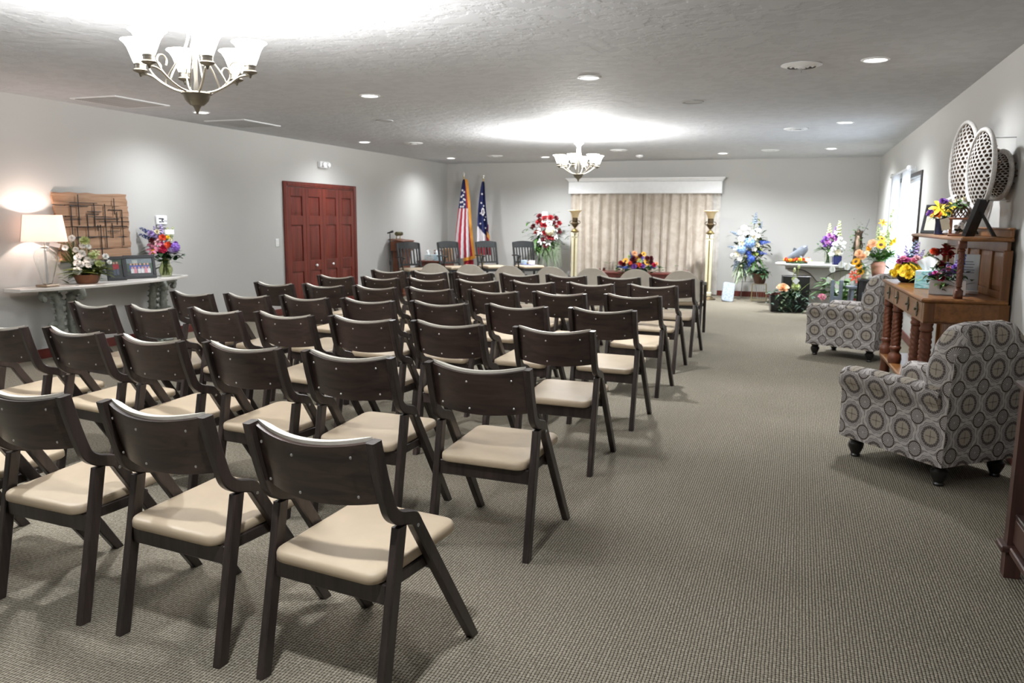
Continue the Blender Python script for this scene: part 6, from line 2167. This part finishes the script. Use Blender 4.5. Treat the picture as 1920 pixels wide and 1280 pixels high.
for (x, y, z, s, c, k_) in ((-.01, -.03, .25, .085, 'red', 'lily'), (.04, -.02, .275, .095, 'red', 'lily'), (.06, -.03, .235, .085, 'red', 'lily'), (-.05, -.02, .25, .06, 'redorange', 'carnation'), (-.03, -.01, .235, .05, 'palepink', 'rose'), (.0, -.05, .16, .06, 'red', 'carnation'), (-.03, -.06, .17, .05, 'cream', 'carnation'), (-.06, -.04, .16, .05, 'red', 'carnation'), (.03, -.04, .15, .06, 'darkred', 'carnation')):
    add_bloom(rfl, k_, c, (x, y, z), s, (x * 4, -.5, .7))
foliage(rfl, 'leaves', M['leaf_dark'], (.0, 0, .14), 40, (.05, .04, .02), .09, .03, 83, up=.8)
pbx = thing('flower_box', 'white wooden box with purple and pink flowers at the near end of the sideboard', 'flower arrangement', (.925, 5.86, DZ_), R(-8))
mb = MB()
for (c, d) in (((0, -.065, .047), (.21, .010, .094)), ((0, .065, .047), (.21, .010, .094)), ((-.10, 0, .047), (.010, .12, .094)), ((.10, 0, .047), (.010, .12, .094)), ((0, 0, .006), (.19, .12, .012))):
    mb.box(c, d, .002)
mb.build('box', plain('whitewashed_wood', (.66, .66, .67), .6, var=.08), pbx)
for (x, y, z, s, c, k_) in ((-.075, -.05, .135, .042, 'magenta', 'carnation'), (-.055, -.06, .125, .034, 'pink', 'rose'), (-.10, -.04, .13, .036, 'purple', 'carnation'), (-.03, -.03, .15, .036, 'mauve', 'carnation'), (0.0, -.02, .165, .038, 'pink', 'carnation'), (.02, -.02, .165, .034, 'violet', 'carnation'), (-.04, -.07, .105, .045, 'crimson', 'rose'), (.03, -.03, .18, .034, 'violet', 'carnation')):
    add_bloom(pbx, k_, c, (x, y, z), s, (x * 2, -.6, .6))
add_bloom(pbx, 'spike', 'violet', (.035, 0, .13), .10, (.15, 0, 1)); add_bloom(pbx, 'spike', 'blue', (.055, .01, .13), .13, (.22, 0, 1)); add_bloom(pbx, 'spike', 'lilac', (.0, .01, .12), .09, (-.1, 0, 1))
foliage(pbx, 'leaves', M['leaf_dark'], (-.02, -.035, .11), 90, (.05, .025, .03), .075, .032, 84, up=.5, droop=.3)
foliage(pbx, 'light_leaves', M['leaf_light'], (-.06, -.06, .10), 26, (.04, .015, .015), .06, .024, 85, up=.2, droop=.4)
gcd = thing('glass_plaque', 'clear glass plaque with fine print on a white stand, back right of the flower box', 'plaque', (1.045, 5.97, DZ_), R(-10))
mb = MB(); mb.box((0, 0, .012), (.16, .06, .024), .004); mb.build('stand', M['white'], gcd)
mb = MB(); mb.box((0, 0, .14), (.15, .012, .235), .003, Matrix.Rotation(R(-6), 4, 'X')); mb.build('panel', plain('frosted_glass_plaque', (.62, .68, .70), .15, var=.08, Coat_Weight=.4), gcd)
rn = random.Random(3)
mb = MB()
for k in range(9):
    wd = rn.uniform(.06, .11); mb.box((0, -.008 + .0012 * k * .5 - .002, .21 - .018 * k), (wd, .001, .005), 0, Matrix.Rotation(R(-6), 4, 'X'))
mb.build('print_lines', plain('grey_print', (.16, .18, .22), .5), gcd)

# ---- things on the upper shelf (z = 1.361)
SZ_ = zmap(1.360) + .001


def easel_frame(label, loc, rz, w_, h_, lean, mat, pic, legside=True, bord=.022, thick=.018):
    t = thing('picture_frame', label, 'picture frame', loc, rz)
    T4 = Matrix.Rotation(R(-lean), 4, 'X')
    mb = MB(); mb.T = T4
    for (x, z, a, c) in ((0, h_ - bord / 2, w_, bord), (0, bord / 2, w_, bord), (-w_ / 2 + bord / 2, h_ / 2, bord, h_ - 2 * bord), (w_ / 2 - bord / 2, h_ / 2, bord, h_ - 2 * bord)):
        mb.box((x, 0, z), (a, thick, c), .002)
    mb.build('frame', mat, t)
    mb = MB(); mb.T = T4; mb.box((0, thick * .3, h_ / 2), (w_ - .01, thick * .35, h_ - .01)); mb.build('back_board', M['black_matte'], t)
    mb = MB(); mb.T = T4; mb.box((0, -.001, h_ / 2), (w_ - 2 * bord, .002, h_ - 2 * bord)); mb.build('mat_print', pic, t)
    s, c = math.sin(R(lean)), math.cos(R(lean))
    y0, z0 = s * h_ * .66 + thick * .5, c * h_ * .66
    mb = MB(); mb.loft([[(-.022, y0, z0), (.022, y0, z0), (.022, y0 + .006, z0), (-.022, y0 + .006, z0)], [(-.035, y0 + h_ * .36, .001), (.035, y0 + h_ * .36, .001), (.035, y0 + h_ * .36 + .008, .001), (-.035, y0 + h_ * .36 + .008, .001)]])
    mb.build('easel_leg', M['black_matte'], t)
    return t


easel_frame('black frame with blank cream mat at the far end of the upper shelf', (.955, 6.98, SZ_ + .003), R(-38), .165, .225, 15, M['frame_black'], plain('cream_mat_board', (.74, .72, .60), .5, var=.02))
easel_frame('grey wooden frame seen edge-on, leaning beside the blue vase of yellow lilies', (.975, 6.26, SZ_ + .008), R(-72), .17, .24, 26, wood('driftwood_grey', (.16, .15, .15), (.30, .29, .29), (1, 1, .1), 26, .5), plain('pale_print', (.5, .5, .52), .4), thick=.03)
easel_frame('black frame seen from behind with its easel leg, near end of upper shelf', (.985, 5.68, SZ_ + .005), R(-118), .16, .235, 17, M['black_matte'], plain('dark_print', (.1, .1, .1), .4), thick=.026)
lv = thing('flower_vase', 'dark blue vase of yellow lilies and purple blooms on the upper shelf', 'flower arrangement', (.955, 6.55, SZ_), R(0))
mb = MB(); mb.lathe([(.035, 0), (.038, .004), (.036, .09), (.040, .115), (.034, .115), (.03, .09), (.005, .01)], 18); mb.build('vase', plain('navy_glaze', (.012, .015, .05), .15, Coat_Weight=.5), lv)
for (x, y, z, s, c, k_) in ((-.015, -.04, .195, .12, 'yellow', 'lily'), (.03, -.03, .19, .12, 'yellow', 'lily'), (-.04, -.03, .165, .10, 'gold', 'lily'), (-.03, -.05, .145, .055, 'orange', 'rose'), (-.075, -.02, .155, .05, 'purple', 'carnation'), (-.085, -.02, .145, .04, 'purple', 'carnation'), (0, 0, .235, .055, 'purple', 'carnation'), (.02, 0, .232, .045, 'purple', 'carnation'), (.055, -.01, .17, .07, 'yellow', 'lily')):
    add_bloom(lv, k_, c, (x, y, z), s, (x * 4, -.7, .6))
foliage(lv, 'leaves', M['leaf_light'], (0, 0, .14), 40, (.03, .03, .02), .08, .022, 86, up=.8)
mb = MB(); mb.leaf((-.05, -.02, .13), (-1, -.2, -.6), .07, .008, 0); mb.leaf((-.04, -.03, .14), (-1, -.3, -.75), .06, .007, 0); stuff(mb.build('grass_blades', M['leaf_dark'], lv))
card(lv, (.05, .03, .26), .09, .016, R(90), R(0), R(-32))
tr_ = thing('terrarium_box', 'small reddish wooden frame box with greenery, ivy on top, on the upper shelf', 'terrarium', (.985, 5.98, SZ_), R(-12))
tw2 = wood('terrarium_wood', (.20, .075, .035), (.33, .14, .07), (1, 1, .1), 30, .5)
mb = MB()
for x in (-.052, .052):
    for y in (-.04, .04):
        mb.box((x, y, .06), (.014, .014, .12), .002)
        mb.build('post', tw2, tr_); mb = MB()
for z in (.006, .112):
    mb = MB(); mb.box((0, 0, z), (.13, .105, .014), .003); mb.build('plate', tw2, tr_)
foliage(tr_, 'inner_greens', M['leaf_dark'], (0, 0, .035), 30, (.02, .015, .01), .045, .02, 87, up=.8)
for (x, z) in ((-.02, .06), (.01, .075), (.02, .055)):
    add_bloom(tr_, 'carnation', 'white', (x, -.02, z), .03, (0, -1, .4))
mb = MB()
for k in range(12):
    a = 2 * math.pi * k / 12
    mb.tube(catmull([(.055 * math.cos(a), .045 * math.sin(a), .12), (.05 * math.cos(a + .5), .04 * math.sin(a + .5), .16), (.012 * math.cos(a + 1), .01 * math.sin(a + 1), .20)], 3), .004, 5)
stuff(mb.build('twig_dome', plain('twig_dome_brown', (.13, .075, .04), .7, var=.3), tr_))
foliage(tr_, 'ivy', M['leaf_mid'], (-.01, -.01, .20), 44, (.04, .03, .018), .055, .032, 88, up=.4, droop=.4)
for (x, z) in ((-.03, .225), (.01, .24), (.04, .21)):
    add_bloom(tr_, 'carnation', 'cream', (x, -.02, z), .028, (0, -.7, .7))
mb = MB(); mb.box((-.082, -.06, .075), (.05, .0015, .075), 0, Matrix.Rotation(R(-14), 4, 'Y')); mb.build('price_card', plain('cream_card', (.78, .74, .58), .6), tr_)

for o in [q for q in COL.objects if q.parent is None and q.get('category') and 5.0 < q.location.y < 8 and q.location.x > .6 and q.location.z > .9 and abs(q.location.z - H) > .3]:
    o.location.x *= K; o.location.y *= K; o.scale = (K, K, K)

# ------------------------------------------------------------------ lattice leaf wall ornaments
lat = plain('whitewashed_lattice', (.50, .48, .455), .6, var=.14, scale=70); latb = plain('lattice_brown_shade', (.15, .10, .07), .7, var=.3)  # brown of the inner walls has the shade inside the cells put in


def leaf_ornament(label, yc, zc_, ry, rz_, off, tilt):
    t = thing('lattice_leaf', label, 'wall ornament', (XR, yc, zc_), 0, 'white lattice leaf ornaments')
    # staggered scale cells in an ellipse
    rows, cols = 10, 4
    cells = []
    for r_ in range(-rows, rows + 1):
        for c_ in range(-cols, cols + 1):
            y = (c_ + .5 * (r_ % 2)) / cols * 1.02; z = r_ / rows * 1.02
            hw, hh = .5 / cols, .66 / rows
            P = [(y, z - hh), (y + hw, z - hh * .45), (y + hw, z + hh * .45), (y, z + hh), (y - hw, z + hh * .45), (y - hw, z - hh * .45)]
            if max(p[0] ** 2 + p[1] ** 2 for p in P) < 1.06:
                cells.append(P)
    dome = lambda y, z: -(.045 * (1 - min(1, y * y + z * z)))
    mb = MB()
    TH = .034
    for P in cells:
        cy = sum(p[0] for p in P) / 6; cz_ = sum(p[1] for p in P) / 6
        Q = [(cy + (p[0] - cy) * .70, cz_ + (p[1] - cz_) * .72) for p in P]
        o_ = [mb.P((dome(*p), p[0] * ry, p[1] * rz_)) for p in P]
        i_ = [mb.P((dome(*p), p[0] * ry, p[1] * rz_)) for p in Q]
        b1 = [mb.P((dome(*p) + TH, p[0] * ry, p[1] * rz_)) for p in Q]
        b0 = [mb.P((dome(*p) + TH, p[0] * ry, p[1] * rz_)) for p in P]
        for k in range(6):
            k2 = (k + 1) % 6
            mb.m = 0; mb.F(o_[k], o_[k2], i_[k2], i_[k])
            mb.m = 1; mb.F(i_[k], i_[k2], b1[k2], b1[k]); mb.F(b1[k], b1[k2], b0[k2], b0[k])
    o = mb.build('lattice', [lat, latb], t, 0, (-off, 0, 0)); o.rotation_euler = (0, 0, R(tilt))
    mb = MB(); n = 44
    ring = [(0, math.cos(2 * math.pi * k / n) * ry * 1.01, math.sin(2 * math.pi * k / n) * rz_ * 1.01) for k in range(n + 1)]
    mb.tube(ring, .016, 8, cap=False); rim = mb.build('rim', lat, t, 60, (-off, 0, 0)); rim.rotation_euler = (0, 0, R(tilt))
    for z in (-.80 * rz_, .80 * rz_):
        mb = MB(); mb.tube([(0, 0, z), (-off - .01, 0, z)], .004, 6); mb.build('standoff', M['white'], t)
    return t


leaf_ornament('tallest white lattice leaf plate on the right wall, farthest from the camera', 6.95, 1.885, .315, .30, .17, 6)
leaf_ornament('middle white lattice leaf plate on the right wall, above the black frame', 6.18, 1.80, .265, .255, .19, 6)
leaf_ornament('smaller lattice leaf plate close to the right wall, partly behind the middle one', 6.27, 1.765, .23, .155, .06, 6)

# ------------------------------------------------------------------ corner: dark stand, terracotta vase, stool with red flowers
ds = thing('dark_stand', 'small black square stand under the terracotta vase by the right wall', 'table', (.99, 11.92, 0), 0)
mb = MB(); mb.box((0, 0, .665), (.40, .44, .03), .005); mb.build('top', M['black'], ds)
for sx in (-1, 1):
    for sy in (-1, 1):
        mb = MB(); mb.box((sx * .175, sy * .195, .325), (.04, .04, .65), .004); mb.build('leg', M['black'], ds)
mb = MB(); mb.box((0, 0, .58), (.34, .38, .14), .004); mb.build('apron', M['black'], ds)
tv = thing('flower_vase', 'terracotta vase of sunflowers, gladioli and ferns on the black stand by the window', 'flower arrangement', (1.03, 11.92, .681), R(8))
mb = MB(); mb.lathe([(.055, 0), (.062, .006), (.085, .10), (.098, .18), (.098, .20), (.070, .225), (.066, .235), (.058, .235), (.062, .22), (.01, .20)], 26); mb.build('vase', plain('terracotta', (.33, .15, .095), .55, var=.08), tv, 60)
U = 8.1e-3 / 7.11
sp = [('sunflower', 'gold', 890, 440, .14, -.10), ('sunflower', 'gold', 905, 370, .10, -.05), ('lily', 'gold', 915, 180, .10, 0), ('rose', 'peach', 800, 430, .11, -.08), ('rose', 'cream', 920, 310, .08, 0), ('rose', 'peach', 650, 545, .10, -.12), ('rose', 'peach', 695, 585, .09, -.13), ('rose', 'cream', 740, 545, .07, -.1),
      ('sunflower', 'gold', 625, 640, .14, -.12), ('sunflower', 'gold', 660, 690, .11, -.12), ('sunflower', 'gold', 685, 755, .11, -.12), ('carnation', 'yellow', 1050, 400, .07, 0), ('carnation', 'yellow', 1020, 430, .06, 0), ('carnation', 'gold', 770, 480, .08, -.06), ('carnation', 'yellow', 1070, 370, .05, 0), ('carnation', 'gold', 760, 500, .06, -.07)]
sp = [(k, c, a - 900, 640 - z, s, y) for (k, c, a, z, s, y) in sp]
pts = scatter_blooms(tv, sp, U, .235, 91)
for (a, z, L_, d, c) in ((1015, 10, .62, (.06, 0, 1), 'palegreen'), (870, 230, .22, (-.1, 0, 1), 'palegreen'), (985, 250, .2, (.1, 0, 1), 'palegreen')):
    dd = Vector(d).normalized(); tip = Vector(((a - 900) * U, .02, .235 + (640 - z) * U))
    o = add_bloom(tv, 'spike', c, tip - dd * L_, L_, d)
    if L_ > .5:
        o.scale = (.40, .40, L_)
    pts.append(tuple(tip - dd * L_))
stems(tv, (0, 0, .22), pts, M['leaf_mid'])
mb = MB(); rn = random.Random(92)
for k in range(26):
    a = rn.uniform(-1.2, 1.2) + (math.pi if k % 3 == 0 else 0)
    frond(mb, (rn.uniform(-.04, .06), rn.uniform(-.03, .03), .24), (math.cos(a) * .7, rn.uniform(-.4, .15), rn.uniform(.1, 1.2)), rn.uniform(.18, .34), .09)
stuff(mb.build('ferns', M['leaf_bright'], tv, 60))
foliage(tv, 'leaves', M['leaf_mid'], (-.08, -.02, .30), 100, (.10, .03, .07), .12, .035, 93, up=.5, flat=.5)
foliage(tv, 'hanging_leaves', M['leaf_mid'], (-.24, -.10, .15), 46, (.05, .02, .06), .10, .035, 94, up=.1, flat=.5)
cnd = thing('cream_jar', 'small cream jar on the black stand, left of the terracotta vase', 'jar', (.865, 11.86, .681), 0)
mb = MB(); mb.lathe([(.04, 0), (.05, .01), (.052, .10), (.04, .13), (.03, .14), (.03, .15), (.024, .15), (.01, .14)], 18); mb.build('body', plain('cream_glaze', (.52, .47, .33), .4), cnd)
gs = thing('grey_stool', 'small grey painted stool with spindle legs behind the far armchair', 'stool', (.835, 12.62, 0), R(10))
gp = plain('grey_blue_paint', (.17, .20, .235), .5, var=.15)
mb = MB(); mb.lathe([(.10, .485), (.155, .49), (.165, .505), (.165, .52), (.150, .53), (.02, .53)], 24); mb.build('seat', gp, gs)
for k in range(4):
    a = math.pi / 4 + k * math.pi / 2
    mb = MB(); ca, sa = math.cos(a), math.sin(a)
    mb.tube([(.15 * ca, .15 * sa, 0), (.142 * ca, .142 * sa, .12), (.13 * ca, .13 * sa, .25), (.12 * ca, .12 * sa, .40), (.11 * ca, .11 * sa, .49)], [.014, .022, .016, .022, .016], 8); mb.build('leg', gp, gs)
mb = MB()
for (a, b_) in ((0, 1), (1, 2), (2, 3), (3, 0)):
    p = [(.138 * math.cos(math.pi / 4 + q * math.pi / 2), .138 * math.sin(math.pi / 4 + q * math.pi / 2), .18) for q in (a, b_)]
    mb.tube(p, .010, 6)
stuff(mb.build('stretchers', gp, gs))
rpt = thing('red_flower_pot', 'small pot of red-orange blooms standing on the grey stool', 'flower arrangement', (.835, 12.62, .531), 0)
mb = MB(); mb.lathe([(.04, 0), (.045, .005), (.06, .07), (.062, .075), (.01, .07)], 16); mb.build('pot', plain('white_clay_pot', (.6, .55, .5), .5), rpt)
for (x, y, z, s) in ((-.05, -.06, .13, .13), (.05, -.07, .12, .13), (0, -.03, .18, .12), (.08, -.02, .16, .10), (-.08, -.02, .17, .10), (.0, -.09, .09, .10)):
    add_bloom(rpt, 'lily', 'redorange', (x, y, z), s, (x * 5, -.8, .5))
foliage(rpt, 'leaves', M['leaf_dark'], (0, 0, .08), 26, (.03, .03, .02), .10, .03, 95, up=.6)
gpo = thing('grey_post_stand', 'small grey slatted rail stand beside the peace lily', 'stand', (.555, 12.62, 0), R(10))
for x in (-.06, .06):
    mb = MB(); mb.box((x, 0, .30), (.05, .04, .60), .006); mb.build('post', gp, gpo)
for z in (.10, .34):
    mb = MB(); mb.box((0, 0, z), (.08, .03, .05), .004); mb.build('rail', gp, gpo)

# ------------------------------------------------------------------ dark console at the right edge
cw_ = wood('dark_walnut', (.030, .012, .009), (.070, .030, .022), (1, 1, .06), 26, .45, c3=(.10, .045, .034)); cwt = wood('dark_walnut_top', (.03, .016, .013), (.065, .036, .03), (1, .06, 1), 26, .35)
ctb = thing('walnut_console', 'dark walnut console table at the right picture edge, its corner leg showing', 'table', (.905, 3.66, 0), 0)
CW, CL = .37, 1.35      # depth to the wall, length towards the camera
mb = MB(); mb.box((CW / 2 - .005, -CL / 2 + .02, .800), (CW + .06, CL + .12, .024), .006); mb.build('table_top', cwt, ctb)
mb = MB()
for (c, d) in (((.012, -CL / 2, .745), (.022, CL - .1, .085)), ((CW / 2, -.005, .745), (CW - .08, .022, .085)), ((CW / 2, -CL + .005, .745), (CW - .08, .022, .085)), ((CW - .012, -CL / 2, .745), (.022, CL - .1, .085))):
    mb.box(c, d, .003); mb.build('apron', cw_, ctb); mb = MB()
for (x, y) in ((.0, 0), (CW - .04, 0), (.0, -CL), (CW - .04, -CL)):
    mb = MB(); mb.loft([[(x - a, y - a, z), (x + a, y - a, z), (x + a, y + a, z), (x - a, y + a, z)] for a, z in ((.030, .0), (.031, .105), (.0285, .15), (.0265, .788))]); mb.build('leg', cw_, ctb, 20)
    mb = MB(); mb.box((x, y, .128), (.105, .105, .026), .005); mb.build('ankle_moulding', cw_, ctb)
mb = MB(); mb.box((CW / 2 - .02, -CL / 2, .265), (CW - .02, CL - .02, .022), .004); mb.build('lower_shelf', cwt, ctb)
mb = MB()
for (c, d) in (((.0, -CL / 2, .205), (.020, CL - .06, .10)), ((CW / 2 - .02, .0, .205), (CW - .10, .020, .10))):
    mb.box(c, d, .003); mb.build('lower_apron', cw_, ctb); mb = MB()
for (c, d) in (((.0, -CL / 2, .128), (.05, CL - .11, .030)), ((CW / 2 - .02, .0, .128), (CW - .145, .05, .030))):
    mb.box(c, d, .005); mb.build('lower_rail', cw_, ctb); mb = MB()
